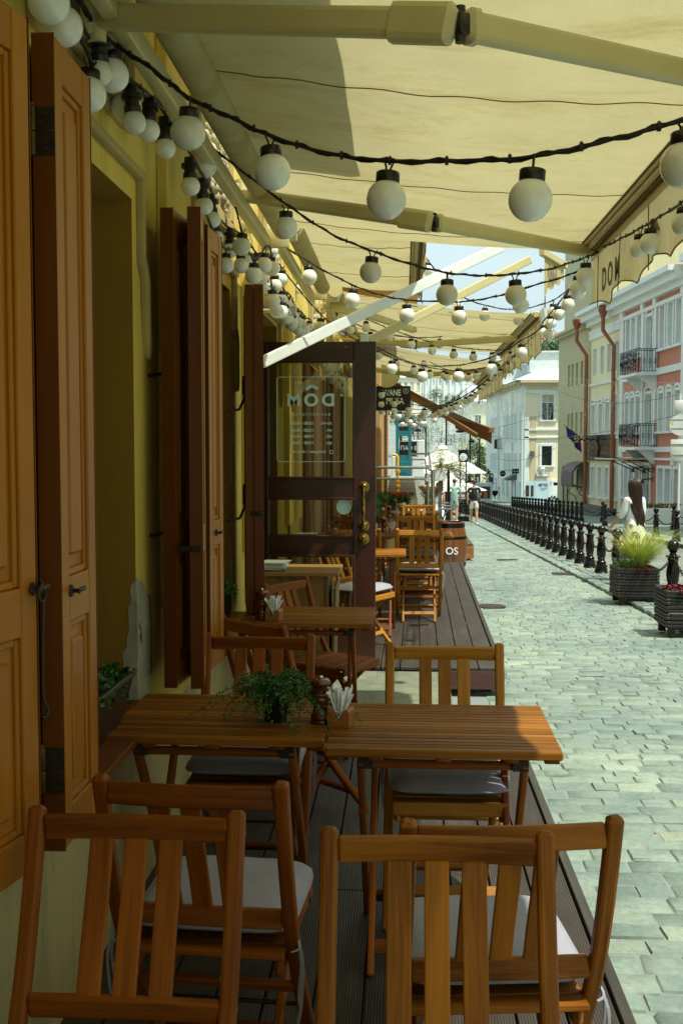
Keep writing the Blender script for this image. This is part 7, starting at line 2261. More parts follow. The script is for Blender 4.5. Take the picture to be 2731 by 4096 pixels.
# the board with the dark picture further left
e = empty('display_board', (ats(1920, 1950, 70).x, 70, gz(70)), 0, 'pale blue board with a dark framed picture behind the man in black', 'display board')
b0, b1 = ats(1880, 2024, 70), ats(1969, 1930, 70)
mb = MB(); mb.box(((b0.x + b1.x) / 2 - ats(1920, 1950, 70).x, 0, (b0.z + b1.z) / 2 - gz(70)), (b1.x - b0.x, .12, b1.z - b0.z), None, .02); mb.build('board', 'panelblue', e)
b0, b1 = ats(1915, 1993, 70), ats(1960, 1946, 70)
mb = MB(); mb.box(((b0.x + b1.x) / 2 - ats(1920, 1950, 70).x, -.07, (b0.z + b1.z) / 2 - gz(70)), (b1.x - b0.x, .03, b1.z - b0.z)); mb.build('picture', 'picture', e)
mb = MB(); c0 = ats(1941, 1975, 70); mb.lathe([(.12, -.3), (.15, -.1), (.08, .12), (.09, .25), (0, .33)], (c0.x - ats(1920, 1950, 70).x, -.085, c0.z - gz(70)), 10, None, True, 1, .15); mb.build('picture_figure', 'pictureb', e)

# pale yellow building beyond, and more row houses
def simple_house(name, x0, x1, y0, y1, zb, zt, mat, label, rows=2, cols=5, roof=True, glass='greyglass', rooft='zincroof'):
    e = empty(name, (x0, y0, zb), 0, label, 'building'); H = zt - zb; W = x1 - x0
    rs = []
    for r in range(rows):
        for c in range(cols):
            cx = W * (c + .5) / cols; z0 = H * (r + .25) / rows; z1 = H * (r + .72) / rows; w_ = min(1.0, W / cols * .45)
            rs.append((cx - w_ / 2, cx + w_ / 2, z0, z1))
    mb = MB(); wall_holes(mb, (0, 0), (W, 0), 0, H, rs, (0, -1), .2); reveals(mb, lambda s_, z_, o_=0: Vector((s_, o_, z_)), rs, .2)
    D = y1 - y0
    mb.add([(0, 0, 0), (0, D, 0), (0, D, H), (0, 0, H)], [[0, 1, 2, 3]]); mb.add([(W, 0, 0), (W, D, 0), (W, D, H), (W, 0, H)], [[0, 1, 2, 3]]); mb.add([(0, 0, H), (W, 0, H), (W, D, H), (0, D, H)], [[0, 1, 2, 3]])
    mb.build('wall', mat, e)
    for (a, b, z0, z1) in rs:
        w_ = MB(); w_.box(((a + b) / 2, -.03, z1 + .07), (b - a + .3, .06, .14)); w_.box(((a + b) / 2, -.05, z0 - .06), (b - a + .3, .10, .12)); w_.box(((a + b) / 2, .12, (z0 + z1) / 2), (.06, .05, z1 - z0))
        wo = w_.build('window', 'whitepaint', e); g = MB(); g.box(((a + b) / 2, .18, (z0 + z1) / 2), (b - a, .02, z1 - z0)); g.build('pane', glass, wo)
    mb = MB(); mb.box((W / 2, -.1, H - .1), (W + .3, .5, .3)); mb.build('cornice', 'whitepaint', e)
    if roof:
        mb = MB(); mb.prism([(-.5, 0), (D / 2, 2.2), (D + .5, 0)], (-.3, 0, H + .06), (0, 1, 0), (0, 0, 1), W + .6); mb.build('roof', rooft, e)
    return e
xa = ats(1885, 1800, 128).x
simple_house('yellow_house', xa, xa + 4.5, 128, 140, -3.8, 7.4, 'fyellow', 'flat pale yellow house wall behind the street clock', 2, 3, True)
# distant buildings above the slope
random.seed(90)
simple_house('white_mansion', ats(1690, 1600, 330).x, ats(1880, 1600, 330).x, 330, 345, 13.3, 27.5, 'fwhite', 'distant white mansion with tall columns at the top of the slope', 2, 7, True)
for k in range(8):
    e2 = None
e = empty('mansion_columns', (ats(1700, 1600, 327).x, 327, 15.0), 0, 'row of tall white columns before the distant mansion', 'colonnade')
for k in range(7):
    mb = MB(); mb.lathe([(.6, 0), (.5, .4), (.5, 9), (.7, 9.4), (.7, 9.8), (0, 9.8)], (k * 1.85, 0, 0), 12); mb.build('column', 'whitepaint', e)
simple_house('distant_house', ats(1560, 1600, 300).x, ats(1685, 1600, 300).x, 300, 315, 8, 22, 'fcream', 'distant cream house left of the white mansion', 3, 5)
simple_house('red_roof_house', ats(2030, 1600, 210).x, ats(2260, 1600, 210).x, 210, 225, -3, 23.0, 'fcream', 'distant house with an orange-red roof below the green treetops', 4, 6, True, rooft='redroof')
e = empty('radio_mast', (ats(2178, 1300, 260).x, 260, 20), 0, 'thin lattice antenna mast on the skyline', 'mast')
mb = MB(); 
for sx in (-.8, .8): mb.bar((sx, 0, 0), (0, 0, 19), .12, .12)
for k in range(9): mb.bar((-.8 + .08 * k, 0, 2 * k), (.8 - .08 * k, 0, 2 * k + 1.6), .06, .06)
for dx in (-3.2, -2.4, -1.2): mb.bar((dx, 0, 4), (dx, 0, 15), .07, .07)
mb.bar((-3.5, 0, 8), (1.5, 0, 8), .1, .2)
mb.build('lattice', 'granite', e)

# the same row of houses goes on beside the viewpoint
hrow = simple_house('cream_row_house', 0, 60, 0, 9, -1.2, 9.3, 'fcream', 'pale house row going on along the right side beyond the pink building', 3, 20)
hrow.location = (12.4, 35.5, -1.3); hrow.rotation_euler = (0, 0, R(-88))

# ------------------------------------------------------------------ trees
def tree(name, loc, H, Rr, n, label, leafm='treeleaf', size=.35, trunk_h=.4, seed=1, lobes=9, group=None, squash=.8):
    random.seed(seed)
    e = empty(name, loc, 0, label, 'tree', group)
    mb = MB(); th = H * trunk_h
    mb.tube([(0, 0, 0), (.02 * H, 0, th * .5), (0, .01 * H, th), (.02 * H, 0, H * .7)], [H * .03, H * .024, H * .02, H * .006], 10)
    cs = []
    for k in range(lobes):
        a = k * 2.4 + random.uniform(-.4, .4); zz = th + (H - th) * random.uniform(.15, .85); rr = Rr * random.uniform(.25, .75) * math.sin(math.pi * min(.95, (zz - th * .7) / (H - th * .7)) )
        c = Vector((rr * math.cos(a), rr * math.sin(a), zz)); cs.append((c, Rr * random.uniform(.30, .5)))
        mb.tube([(0, 0, th * random.uniform(.8, 1.2)), c * .5 + Vector((0, 0, th * .35)), c], [H * .012, H * .008, H * .003], 6)
    mb.build('trunk', 'bark', e)
    mb = MB()
    for i in range(n):
        c, r = random.choice(cs); d = Vector((random.gauss(0, 1), random.gauss(0, 1), random.gauss(0, 1))).normalized()
        p = c + Vector((d.x, d.y, d.z * squash)) * r * (random.random() ** .4) * 1.1
        mb.leaf(p, (random.uniform(-1, 1), random.uniform(-1, 1), random.uniform(-.8, .6)), size * random.uniform(.6, 1.2), size * .6)
    mb.build('crown', leafm, e)
    return e
tp = ats(2185, 1420, 150)
tree('broadleaf_tree', (tp.x, 150, -3.6), 21.8, 4.6, 5200, 'green treetop above the corner building roof, left of the olive block', size=.42, seed=3, lobes=16)
tree('broadleaf_tree', (tp.x + 4.2, 152, -3.6), 22.5, 4.0, 4200, 'second green treetop against the edge of the olive block', size=.42, seed=4, lobes=14)
for k, (u, Y, H, r) in enumerate(((1672, 150, 9, 3), (1712, 170, 8, 3), (1790, 215, 9, 4), (1850, 240, 9, 4), (1905, 120, 6.5, 1.6), (1655, 120, 7, 2.2), (1740, 250, 9, 4), (1880, 160, 8, 2.6), (1600, 180, 12, 4))):
    p = ats(u, 1700, Y); tree('street_tree', (p.x, Y, gz(Y)), H, r, 1500, f'{ordinal(k + 1)} small pale tree on the far slope behind the light garlands', 'leafolive' if k % 2 else 'treeleaf', .30, .35, 20 + k, 8, 'trees on the far slope')
# olive tree in the grey box
p = ats(1760, 1897, 29.0)
e = empty('olive_planter', (p.x, 29.0, gz(29)), 0, 'pale grey planter box on a tall stand by the railing', 'planter')
mb = MB(); bz_ = p.z - gz(29); mb.box((0, 0, bz_), (.30, .30, .34), None, .01); mb.build('box', 'whitepaint', e)
mb = MB(); mb.box((0, 0, (bz_ - .17) / 2), (.1, .1, bz_ - .18), None, .01); mb.build('stand', 'granite', e)
e = empty('olive_tree', (p.x + .02, 29.0, p.z + .15), 0, 'airy silver-green olive tree in the pale grey planter box', 'tree')
mb = MB(); ms = MB(); random.seed(77)
for i in range(70):
    a = random.uniform(0, 6.28); sp_ = random.uniform(.02, .075)
    vine((0, 0, 0), (sp_ * math.cos(a) + .026, sp_ * math.sin(a) * .5, random.uniform(-.005, .06)), random.randint(7, 13), .05, mb, ms, .018, .004, .32, None, 1, 1.4, 1.1)
for i in range(900):
    c_ = random.choice(((.10, .25, .26), (.38, .15, .22), (-.12, .30, .20), (.30, .34, .20), (.52, .05, .16), (.05, .45, .16)))
    d_ = Vector((random.gauss(0, 1), random.gauss(0, 1), random.gauss(0, 1))).normalized() * random.random() ** .5 * c_[2]
    mb.leaf(Vector((c_[0], 0, c_[1])) + d_, (random.uniform(-1, 1), random.uniform(-1, 1), random.uniform(-.6, .8)), .042, .014)
mb.build('crown', 'oliveleafpale', e); ms.build('trunk', 'bark', e)
mb = MB()
for i in range(60): mb.leaf((random.uniform(-.14, .14), -.1, random.uniform(.02, .10)), (random.uniform(-1, 1), -.3, 1), .05, .04)
mb.build('yellow_leaves', 'petalyellow', e)

# ------------------------------------------------------------------ the stretch of buildings beyond the cafe on the left
e = empty('terracotta_building', (-.42, 17.02, -1), 0, 'terracotta and dark brown stone building beyond the cafe', 'building')
mb = MB()
mb.box((-3.0, .35, 6), (5.9, .7, 14)); mb.build('dark_pier', 'fbrown', e)
mb = MB()
mb.box((-3.05, 9, 6), (6, 16.5, 14)); mb.build('wall', 'forange', e)
for k in range(7):
    mb = MB(); mb.box((-.03, 1.6 + k * 1.05, 2.2), (.16, .28, 8.2), None, .03); mb.build('pilaster', 'forange' if k % 2 else 'fbeige', e)
mb = MB(); mb.box((-.02, 5, .9), (.26, 9, .2), None, .05); mb.box((-.0, 5, 1.15), (.2, 9, .08), None, .02); mb.build('string_course', 'fbeige', e)
simple_house('beige_house', -14, -1.2, 48, 60, -3, 9, 'fbeige', 'beige house further down on the left', 3, 6)
# upper storey seen in the gap above the awning
p = at(893, 625, 13.5)
e = empty('orange_annex', (WX + .02, 13.0, 3.6), 0, 'ochre-clad annex with ribbed ducts glimpsed above the awnings', 'annex')
mb = MB(); mb.box((.36, 1.5, .42), (.78, 2.2, 1.1)); mb.build('cladding', 'woodpanel', e)
mb = MB(); mb.box((.62, 1.2, .05), (1.0, 2.6, .10)); mb.build('soffit', 'woodpanel', e)
mb = MB()
pts = catmull([(-.05, .2, .8), (.2, .1, .55), (.32, .1, .3), (.45, .1, .15)], 8); mb.tube(pts, [.055 + .008 * (i % 2) for i in range(len(pts))], 12)
pts = catmull([(.75, .2, .3), (.95, .1, .35), (1.02, .1, .1)], 8); mb.tube(pts, [.04 + .005 * (i % 2) for i in range(len(pts))], 12)
mb.tube([(-.35, .3, -.3), (-.35, .3, .9)], .12, 16)
mb.build('duct', 'duct', e)
# black projecting shop sign
p = ats(1569, 1593, 17.3)
e = empty('projecting_sign', p, 0, 'black projecting shop sign with narrow white letters behind the bulbs', 'shop sign')
w_, h_ = 144 / 4267 * 17.3, 97 / 4267 * 17.3
mb = MB(); mb.box((0, 0, 0), (w_, .06, h_), None, .005); mb.build('board', 'signblack', e)
text_obj('lettering', 'WANE', .135, 'signwhite', e, (-.01, -.034, .085), (R(90), 0, 0), .001, bold=.004, sx=.72)
text_obj('lettering', 'PINSA', .135, 'signwhite', e, (.04, -.034, -.05), (R(90), 0, 0), .001, bold=.004, sx=.80)
mb = MB(); mb.tube([Vector((.215 + .042 * math.cos(t), -.033, .115 + .042 * math.sin(t))) for t in [k * .3927 for k in range(17)]], .003, 5)
mb.build('emblem_ring', 'signwhite', e)
text_obj('lettering', 'Z', .06, 'signwhite', e, (.215, -.034, .115), (R(90), 0, 0), .001)
# cream parasol edge above it
p = ats(1545, 1515, 17.0)
e = empty('cream_sign_lamp', p, 0, 'cream half-round outdoor lamp above the black sign', 'lamp')
mb = MB(); mb.prism([(.22 * math.cos(R(a)), .22 * math.sin(R(a))) for a in range(-110, 31, 12)] + [(-.08, .14)], (0, 0, .08), (1, 0, 0), (0, 0, 1), .12); mb.build('shade', 'creammetal', e)
# teal door with boards, kitchen sign
p = ats(1613, 1909, 34.0)
e = empty('teal_door', (p.x, 34, p.z), 0, 'teal panelled door standing open with a long brass handle, at the top of the steps', 'door')
W_, H_ = 62 / 4267 * 34, 240 / 4267 * 34
mb = MB()
mb.box((-W_ / 2 + .05, 0, H_ / 2), (.10, .06, H_), None, .005); mb.box((W_ / 2 - .05, 0, H_ / 2), (.10, .06, H_), None, .005)
for z, h in ((.35, .70), (H_ - .06, .12), (H_ - .52, .16)): mb.box((0, 0, z), (W_ - .19, .056, h), None, .004)
mb.box((0, -.03, .32), (W_ - .28, .02, .38), None, .01)
mb.build('panel', 'teal', e)
mb = MB(); mb.box((0, .01, H_ - .29), (W_ - .2, .02, .32)); mb.build('kitchen_board', 'signblack', e)
text_obj('lettering', 'KITCHEN', .12, 'signwhite', e, (0, -.004, H_ - .25), (R(90), 0, 0), .001, bold=.003, sx=.62)
mb = MB(); mb.tube([(W_ / 2 - .04, -.08, .75), (W_ / 2 - .04, -.08, 1.12)], .012, 8); mb.build('handle', 'brass', e)
p = ats(1640, 1795, 36.0)
e = empty('neon_board', (p.x, 36, p.z), 0, 'black board with outlined letters seen through the teal door', 'signboard')
mb = MB(); mb.box((-.05, 0, 0), (.62, .05, .55), None, .01); mb.build('board', 'signblack', e)
text_obj('lettering', 'ПАD E', .20, 'signwhite', e, (-.05, -.03, .02), (R(90), 0, 0), .001, bold=-.002, sx=.95)
mb = MB()
for (a, b) in (((-.33, -.25), (.23, -.25)), ((.23, -.25), (.23, .25)), ((.23, .25), (-.33, .25))): mb.bar((a[0], -.03, a[1]), (b[0], -.03, b[1]), .012, .012)
mb.build('frame_line', 'signwhite', e)
p = ats(1672, 1808, 37)
e = empty('white_kiosk', (p.x, 37, gz(37) + .1), 0, 'white kiosk wall behind the teal door', 'kiosk')
mb = MB(); hz = ats(1672, 1772, 37).z - gz(37); mb.box((0, 0, hz / 2), (.42, .8, hz), None, .02); mb.box((-.5, .1, hz * .62), (.8, .6, 1.2), None, .02); mb.build('body', 'whitepaint', e)
# steps and the terrace behind the railing
e = empty('stone_steps', (0, 0, 0), 0, 'pale stone steps climbing to the teal door', 'steps')
mb = MB()
for k in range(9):
    yy = 21 + k * .75; zz = ats(1620, 1996 - k * 11, yy).z
    mb.box((-.02, yy + .35, zz - .08), (.62, .8, .16), None, .01)
mb.build('step', 'fwhite', e)
mb = MB(); mb.box((-.02, 27, -.4), (.58, 12, 1.0)); mb.build('stair_base', 'fbeige', e)
# yellow gas pipe
Yp = 19.5
q = lambda u, v: ats(u, v, Yp)
o_ = q(1590, 2020)
e = empty('gas_pipe', o_, 0, 'bright yellow gas pipe with flanges beside the steps', 'pipe')
mb = MB(); mb.tube(catmull([q(1568, 1819) - o_, q(1582, 1820) - o_, q(1589, 1828) - o_, q(1590, 1840) - o_, q(1590, 1900) - o_], 5) + [q(1590, 2030) - o_], .026, 14); mb.build('pipe', 'yellowpipe', e)
mb = MB()
for v in (1882, 1888, 1925, 1944): mb.lathe([(.05, -.008), (.05, .008), (0, .009)], q(1590, v) - o_, 16)
mb.lathe([(.034, -.05), (.034, .05)], q(1590, 1934) - o_, 14); mb.tube([q(1590, 1934) - o_, q(1600, 1932) - o_], .012, 8)
mb.build('flange', 'yellowpipe', e)
# steel railing with glass
e = empty('steel_railing', (0, 0, 0), 0, 'polished steel railing with glass panels behind the far tables', 'railing')
mb = MB(); Yr = 18.3; q = lambda u, v, Y=Yr: ats(u, v, Y)
mb.tube([q(1480, 1870), q(1708, 1870), q(1722, 1880)], .026, 12); mb.tube([q(1480, 1914), q(1694, 1914), q(1708, 1926)], .022, 12)
mb.tube([q(1730, 1880), q(1731, 2080)], .034, 14); mb.tube([q(1711, 1926), q(1712, 2080)], .026, 14); mb.tube([q(1708, 1860), q(1722, 1880)], .024, 10)
mb.tube([q(1716, 1815, 22), q(1708, 1815, 22), q(1640, 1815, 22)], .02, 10); mb.tube([q(1716, 1818, 22), q(1722, 1880, 19)], .02, 10)
mb.tube([q(1700, 1838, 22), q(1640, 1838, 22)], .016, 10); mb.tube([q(1700, 1838, 22), q(1706, 1900, 20)], .016, 10)
for v in (1880, 1900, 1920): mb.tube([q(1735, v - 2), q(1742, v)], .008, 6)
mb.build('rails', 'steel', e)
mb = MB(); mb.add([q(1492, 1905), q(1700, 1905), q(1700, 2030), q(1492, 2030)], [[0, 1, 2, 3]]); mb.build('glass_panel', 'glass', e)
# dark picnic tables
for k, (u, v, Y) in enumerate(((1771, 2010, 31.5), (1775, 2022, 30.0), (1779, 2034, 28.6))):
    p = ats(u, v, Y); e = empty('bistro_table', (p.x, Y, p.z), 0, f'{ordinal(3 - k)} small dark bistro table beside the railing, counting from the nearest', 'table', 'small dark bistro tables')
    mb = MB(); mb.box((0, 0, -.012), (.34, .5, .024), None, .004); mb.build('top', 'granite', e)
    h = p.z - gz(Y)
    mb = MB(); mb.bar((-.14, .15, -.02), (.14, .15, -h + .02), .03, .03); mb.bar((.14, -.1, -.02), (-.14, -.1, -h + .02), .03, .03); mb.build('leg', 'iron', e)
# parasols
def parasol(u, v, Y, rad, h, label):
    p = ats(u, v, Y); e = empty('parasol', (p.x, Y, gz(Y)), 0, label, 'parasol', 'white parasols')
    top = p.z - gz(Y); mb = MB(); n = 8; rim = []
    for ring in range(5):
        t = ring / 4
        for j in range(n * 3):
            a = 2 * math.pi * j / (n * 3); sc = 1 - .05 * (1 - abs(math.cos(a * n / 2)))
            mb.v.append((rad * t * math.cos(a) * sc, rad * t * math.sin(a) * sc, top - h * t ** 1.05))
    N_ = n * 3
    for ring in range(4):
        for j in range(N_):
            mb.f.append([ring * N_ + j, (ring + 1) * N_ + j, (ring + 1) * N_ + (j + 1) % N_, ring * N_ + (j + 1) % N_]); mb.sm.append(False); mb.mi.append(0); mb.uv.append([(0, 0)] * 4)
    mb.lathe([(.25, top - .05), (.16, top + .12), (0, top + .16)], (0, 0, 0), 12)
    mb.build('canopy', 'umbrellacloth', e)
    mb = MB(); mb.tube([(0, 0, 0), (0, 0, top)], .04, 10); mb.build('pole', 'greywood', e)
    mb = MB(); mb.box((0, 0, .05), (.7, .7, .1), None, .02); mb.build('base', 'granite', e)
    return e
parasol(1770, 1792, 50, 2.05, 1.15, 'large white parasol sloping down behind the olive tree')
parasol(1800, 1905, 58, 2.0, .75, 'second white parasol, lower and further down the street')
# clock
p = ats(1852, 1828, 47)
e = empty('street_clock', (p.x, 47, gz(47)), 0, 'ornate black street clock with a white dial on an openwork post', 'clock')
zc = p.z - gz(47)
mb = MB(); mb.box((0, 0, zc), (.44, .28, .46), None, .04); mb.prism([(-.26, .23), (.26, .23), (.2, .32), (-.2, .32)], (0, .14, zc), (1, 0, 0), (0, 0, 1), .28)
mb.build('case', 'iron', e)
mb = MB(); mb.lathe([(.17, 0), (.17, .02), (0, .022)], (0, -.14, zc), 28, Matrix.Rotation(R(90), 4, 'X')); mb.build('dial', 'signwhite', e)
mb = MB(); mb.bar((0, -.168, zc), (.06, -.168, zc + .045), .014, .01, (0, 1, 0)); mb.bar((0, -.168, zc), (-.11, -.168, zc + .02), .010, .01, (0, 1, 0))
for a in range(12): mb.bar((.13 * math.cos(a * .5236), -.165, zc + .13 * math.sin(a * .5236)), (.155 * math.cos(a * .5236), -.165, zc + .155 * math.sin(a * .5236)), .012, .008, (0, 1, 0))
mb.build('hand', 'iron', e)
mb = MB()
mb.tube([(-.13, 0, 0), (-.13, 0, zc - .23)], .028, 8); mb.tube([(.13, 0, 0), (.13, 0, zc - .23)], .028, 8); mb.box((0, 0, .12), (.55, .4, .24), None, .02)
for k in range(6):
    z = .4 + k * .32
    for s in (-1, 1): mb.tube(catmull([(s * .13, 0, z), (s * .26, 0, z + .08), (s * .2, 0, z + .2), (s * .13, 0, z + .16)], 4), .016, 5)
    mb.tube([(.10 * math.cos(t), 0, z + .1 + .1 * math.sin(t)) for t in [i * .8 for i in range(9)]], .016, 5)
mb.build('post', 'iron', e)
mb = MB()
for dx in (-.2, 0, .2): mb.lathe([(.02, 0), (.03, .1), (.01, .2), (0, .22)], (dx, 0, zc + .3), 8)
mb.build('finial', 'gold', e)
# lamp posts
for k, (u, Y, vtop, lab) in enumerate(((1785, 62, 1640, 'tall thin black lamp post in the middle distance'), (1703, 75, 1700, 'black lamp post behind the white kiosk'), (1918, 80, 1745, 'street lamp with a scrolled bracket beside the yellow house'), (1793, 36, 1930, 'ornate black post base between the two walking men'), (1880, 64, 1700, 'slim dark post beside the clock'))):
    p = ats(u, vtop, Y); e = empty('street_lamp', (p.x, Y, gz(Y)), 0, lab, 'street lamp', 'street lamps')
    h = max(1.4, p.z - gz(Y))
    if k == 3: h = .95 * 2.3; 
    mb = MB(); mb.lathe([(.16, 0), (.16, .12), (.10, .3), (.07, .6), (.055, 1.0), (.045, h), (0, h)], (0, 0, 0), 12); mb.build('pole', 'iron', e)
    if k != 3:
        mb = MB(); mb.tube(catmull([(0, 0, h - .6), (-.15, 0, h - .1), (-.45, 0, h + .05), (-.6, 0, h - .2)], 5), .03, 6)
        mb.tube([(-.3 + .16 * math.cos(t), 0, h - .25 + .16 * math.sin(t)) for t in [i * .6 for i in range(10)]], .02, 5); mb.build('bracket', 'iron', e)
        mb = MB(); mb.lathe([(.05, 0), (.09, -.08), (.28, -.2), (.22, -.3), (0, -.32)], (-.6, 0, h - .15), 14); mb.build('lamp_head', 'iron', e)
# cars on the far slope
def car(x, y, L, label, mat):
    e = empty('parked_car', (x, y, gz(y)), 0, label, 'car', 'cars on the far slope')
    mb = MB(); w = 1.75
    out = [(-L / 2, .35), (-L / 2, .75), (-L * .33, .9), (-L * .22, 1.38), (L * .12, 1.42), (L * .27, .95), (L * .46, .82), (L / 2, .6), (L / 2, .35)]
    mb.prism(out, (0, w / 2, 0), (1, 0, 0), (0, 0, 1), w); mb.build('body', mat, e)
    mb = MB(); mb.prism([(-L * .29, .93), (-L * .2, 1.32), (L * .1, 1.35), (L * .23, .95)], (0, w / 2 + .01, 0), (1, 0, 0), (0, 0, 1), w + .02); mb.build('windows', 'darkglass', e)
    for sx in (-1, 1):
        for sy in (-1, 1):
            mb = MB(); mb.lathe([(.32, -.1), (.32, .1), (0, .1)], (sx * L * .31, sy * w / 2, .32), 16, Matrix.Rotation(R(90), 4, 'X')); wh = mb.build('wheel', 'tyre', e)
            mb = MB(); mb.lathe([(.18, 0), (0, .02)], (sx * L * .31, sy * w / 2 - .11, .32), 12, Matrix.Rotation(R(90), 4, 'X')); mb.build('rim', 'steel', wh)
    return e
p = ats(1775, 1760, 205); car(p.x, 205, 4.2, 'dark blue car parked across the far slope, left one', 'carblue')
p = ats(1808, 1757, 212); car(p.x, 212, 4.2, 'grey car parked behind the blue one on the far slope', 'granite')
p = ats(1738, 1742, 230); car(p.x, 230, 4.2, 'small dark car at the left on the far slope', 'granite')
# railing across the slope
e = empty('far_railing', (ats(1660, 1780, 175).x, 175, gz(175)), 0, 'long pale metal railing across the foot of the far slope', 'railing')
mb = MB(); L = ats(1900, 1780, 175).x - ats(1660, 1780, 175).x
for zz in (.1, 1.1): mb.bar((0, 0, zz), (L, 0, zz), .05, .05)
for i in range(int(L / .3)): mb.bar((i * .3, 0, .1), (i * .3, 0, 1.1), .03, .03)
mb.build('bars', 'zincroof', e)
# flower urn, green bushes
e = empty('black_urn', (ats(1978, 1990, 98).x, 98, gz(98)), 0, 'black bowl planter on a stand left of the man in red', 'urn')
mb = MB(); mb.lathe([(.12, 0), (.03, .1), (.04, .6), (.30, .9), (.34, 1.15), (.28, 1.15)], (0, 0, 0), 14); mb.build('bowl', 'iron', e)
for k, (u, Y, r, lab) in enumerate(((2213, 62, .42, 'small round green bush at the corner of the olive building'), (1920, 72, .8, 'dark green bush under the far parasol'))):
    p = ats(u, 1900, Y); e = empty('bush', (p.x, Y, gz(Y) + (.1 if k == 0 else 1.2)), 0, lab, 'bush'); mb = MB(); random.seed(50 + k)
    for i in range(700):
        d = Vector((random.gauss(0, 1), random.gauss(0, 1), random.gauss(0, 1))).normalized(); mb.leaf(Vector((0, 0, r)) + d * r * (.75 + .3 * random.random()), d, r * .22, r * .14)
    mb.build('foliage', 'treeleaf', e)

# ------------------------------------------------------------------ garlands of small lights over the street
random.seed(101)
def garland(p0, p1, sag, n, drop, label, dot=.022, wire=.012):
    p0, p1 = Vector(p0), Vector(p1)
    e = empty('light_garland', p0, 0, label, 'garland', 'garlands of tiny lights hung across the street')
    pos = lambda t: p0.lerp(p1, t) - p0 - Vector((0, 0, sag * 4 * t * (1 - t) + .03 * math.sin(t * 60)))
    mb = MB(); mb.tube([pos(i / 30) for i in range(31)], wire, 4)
    md = MB()
    for i in range(n):
        t = (i + random.random()) / n; q = pos(t); L = drop * random.choice([.35, .6, 1.0, .8]); k = max(3, int(L / .09))
        pts = [q]
        for j in range(k):
            pts.append(pts[-1] + Vector((random.uniform(-.035, .035), 0, -L / k)))
            if random.random() < .6:
                c = pts[-1] + Vector((random.uniform(-.04, .04), random.uniform(-.03, .03), 0)); r = dot * random.uniform(.6, 1.2)
                md.add([c + Vector((r, 0, 0)), c + Vector((-r, 0, 0)), c + Vector((0, r, 0)), c + Vector((0, -r, 0)), c + Vector((0, 0, r)), c + Vector((0, 0, -r))], [[0, 2, 4], [2, 1, 4], [1, 3, 4], [3, 0, 4], [2, 0, 5], [1, 2, 5], [3, 1, 5], [0, 3, 5]])
        mb.tube(pts, wire * .5, 3, False)
    mb.build('wire', 'zincroof', e); tag(md.build('light_dots', 'signwhite', e), kind='stuff')
    return e
gl = [((2232, 1500, 60), (2700, 1530, 41), .15, 60, 1.0), ((2232, 1590, 58), (2700, 1520, 44), .6, 60, 1.3), ((2225, 1600, 64), (1975, 1560, 72), .7, 70, 2.4),
      ((1960, 1560, 80), (2230, 1560, 70), .9, 60, 2.0), ((1940, 1600, 95), (1700, 1560, 95), 1.0, 70, 4.5), ((1900, 1560, 110), (1660, 1600, 110), 1.4, 80, 6.0), ((1890, 1620, 130), (1660, 1640, 130), 1.6, 80, 6.5),
      ((1880, 1580, 150), (1660, 1600, 150), 1.5, 80, 7.5), ((1880, 1650, 90), (1700, 1680, 90), .8, 60, 3.5), ((2060, 1550, 84), (1880, 1600, 100), .7, 50, 3.0)]
for k, (a, b, sg, n_, dr) in enumerate(gl):
    garland(ats(*a), ats(*b), sg, n_, dr, f'{ordinal(k + 1)} curtain of tiny white lights strung over the street, counting from the nearest', .012 + .00013 * a[2], .003 + .00003 * a[2])
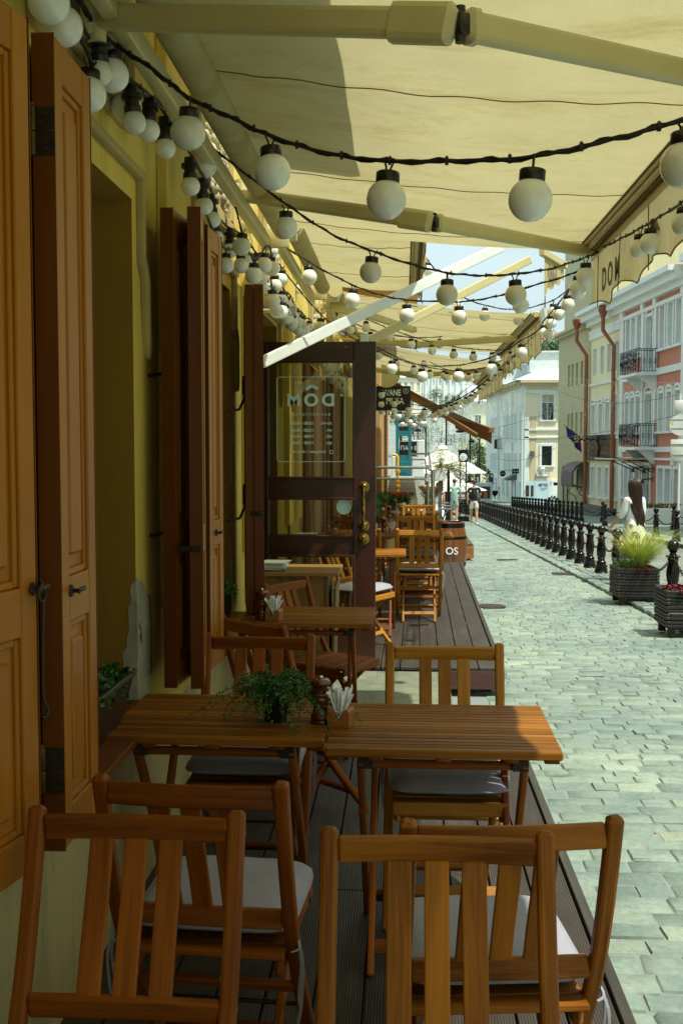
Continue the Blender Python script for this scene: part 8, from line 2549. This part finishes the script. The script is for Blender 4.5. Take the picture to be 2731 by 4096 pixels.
for k, (a, b) in enumerate((((1960, 1745, 70), (2700, 1660, 42)), ((1960, 1825, 75), (2225, 1790, 62)), ((1640, 1745, 90), (2230, 1640, 60)), ((2225, 1560, 62), (2700, 1580, 42)))):
    p0, p1 = ats(*a), ats(*b); e = empty('overhead_wire', p0, 0, f'{ordinal(k + 1)} thin overhead wire spanning the street, counting from the top' if k else 'thin overhead wire running from the awnings to the pink building', 'wire', 'overhead wires')
    mb = MB(); mb.tube([p0.lerp(p1, t / 12) - p0 - Vector((0, 0, .5 * 4 * (t / 12) * (1 - t / 12))) for t in range(13)], .012, 5); mb.build('line', 'granite', e)

# ------------------------------------------------------------------ sky and sun
w = bpy.data.worlds.new('World'); scene.world = w; w.use_nodes = True
nt = w.node_tree; bg = nt.nodes['Background']
sky = nt.nodes.new('ShaderNodeTexSky'); sky.sky_type = 'NISHITA'; sky.sun_disc = False
SUN = Vector((.42, -.30, 1.0)).normalized()
sky.sun_elevation = math.asin(SUN.z); sky.sun_rotation = math.atan2(SUN.x, SUN.y)
sky.air_density = 1.0; sky.dust_density = 6.0; sky.ozone_density = .6; sky.altitude = 100
tc = nt.nodes.new('ShaderNodeTexCoord'); mp = nt.nodes.new('ShaderNodeMapping'); mp.inputs['Scale'].default_value = (1, 1, 2.4)
nt.links.new(tc.outputs['Generated'], mp.inputs['Vector'])
cl = nt.nodes.new('ShaderNodeTexNoise'); cl.inputs['Scale'].default_value = 3.2; cl.inputs['Detail'].default_value = 7
nt.links.new(mp.outputs[0], cl.inputs['Vector'])
cr = ramp(nt, [(.25, (.55, .55, .55)), (.7, (.88, .88, .88))]); nt.links.new(cl.outputs['Fac'], cr.inputs[0])
mx = nt.nodes.new('ShaderNodeMix'); mx.data_type = 'RGBA'
nt.links.new(cr.outputs[0], mx.inputs[0]); nt.links.new(sky.outputs[0], mx.inputs[6]); mx.inputs[7].default_value = (4.6, 5.8, 5.9, 1)
nt.links.new(mx.outputs[2], bg.inputs['Color']); bg.inputs['Strength'].default_value = .14
sd = bpy.data.lights.new('sun', 'SUN'); sd.energy = 4.6; sd.angle = R(.6); sd.color = (1.0, .97, .84)
so = bpy.data.objects.new('sun', sd); C.objects.link(so); so.rotation_euler = SUN.to_track_quat('Z', 'Y').to_euler(); so.location = (20, -14, 40)
scene.view_settings.view_transform = 'Standard'; scene.view_settings.look = 'None'
scene.view_settings.exposure = 0.3; scene.view_settings.gamma = 1
scene.cycles.max_bounces = 8; scene.cycles.transparent_max_bounces = 12
scene.cycles.use_denoising = True
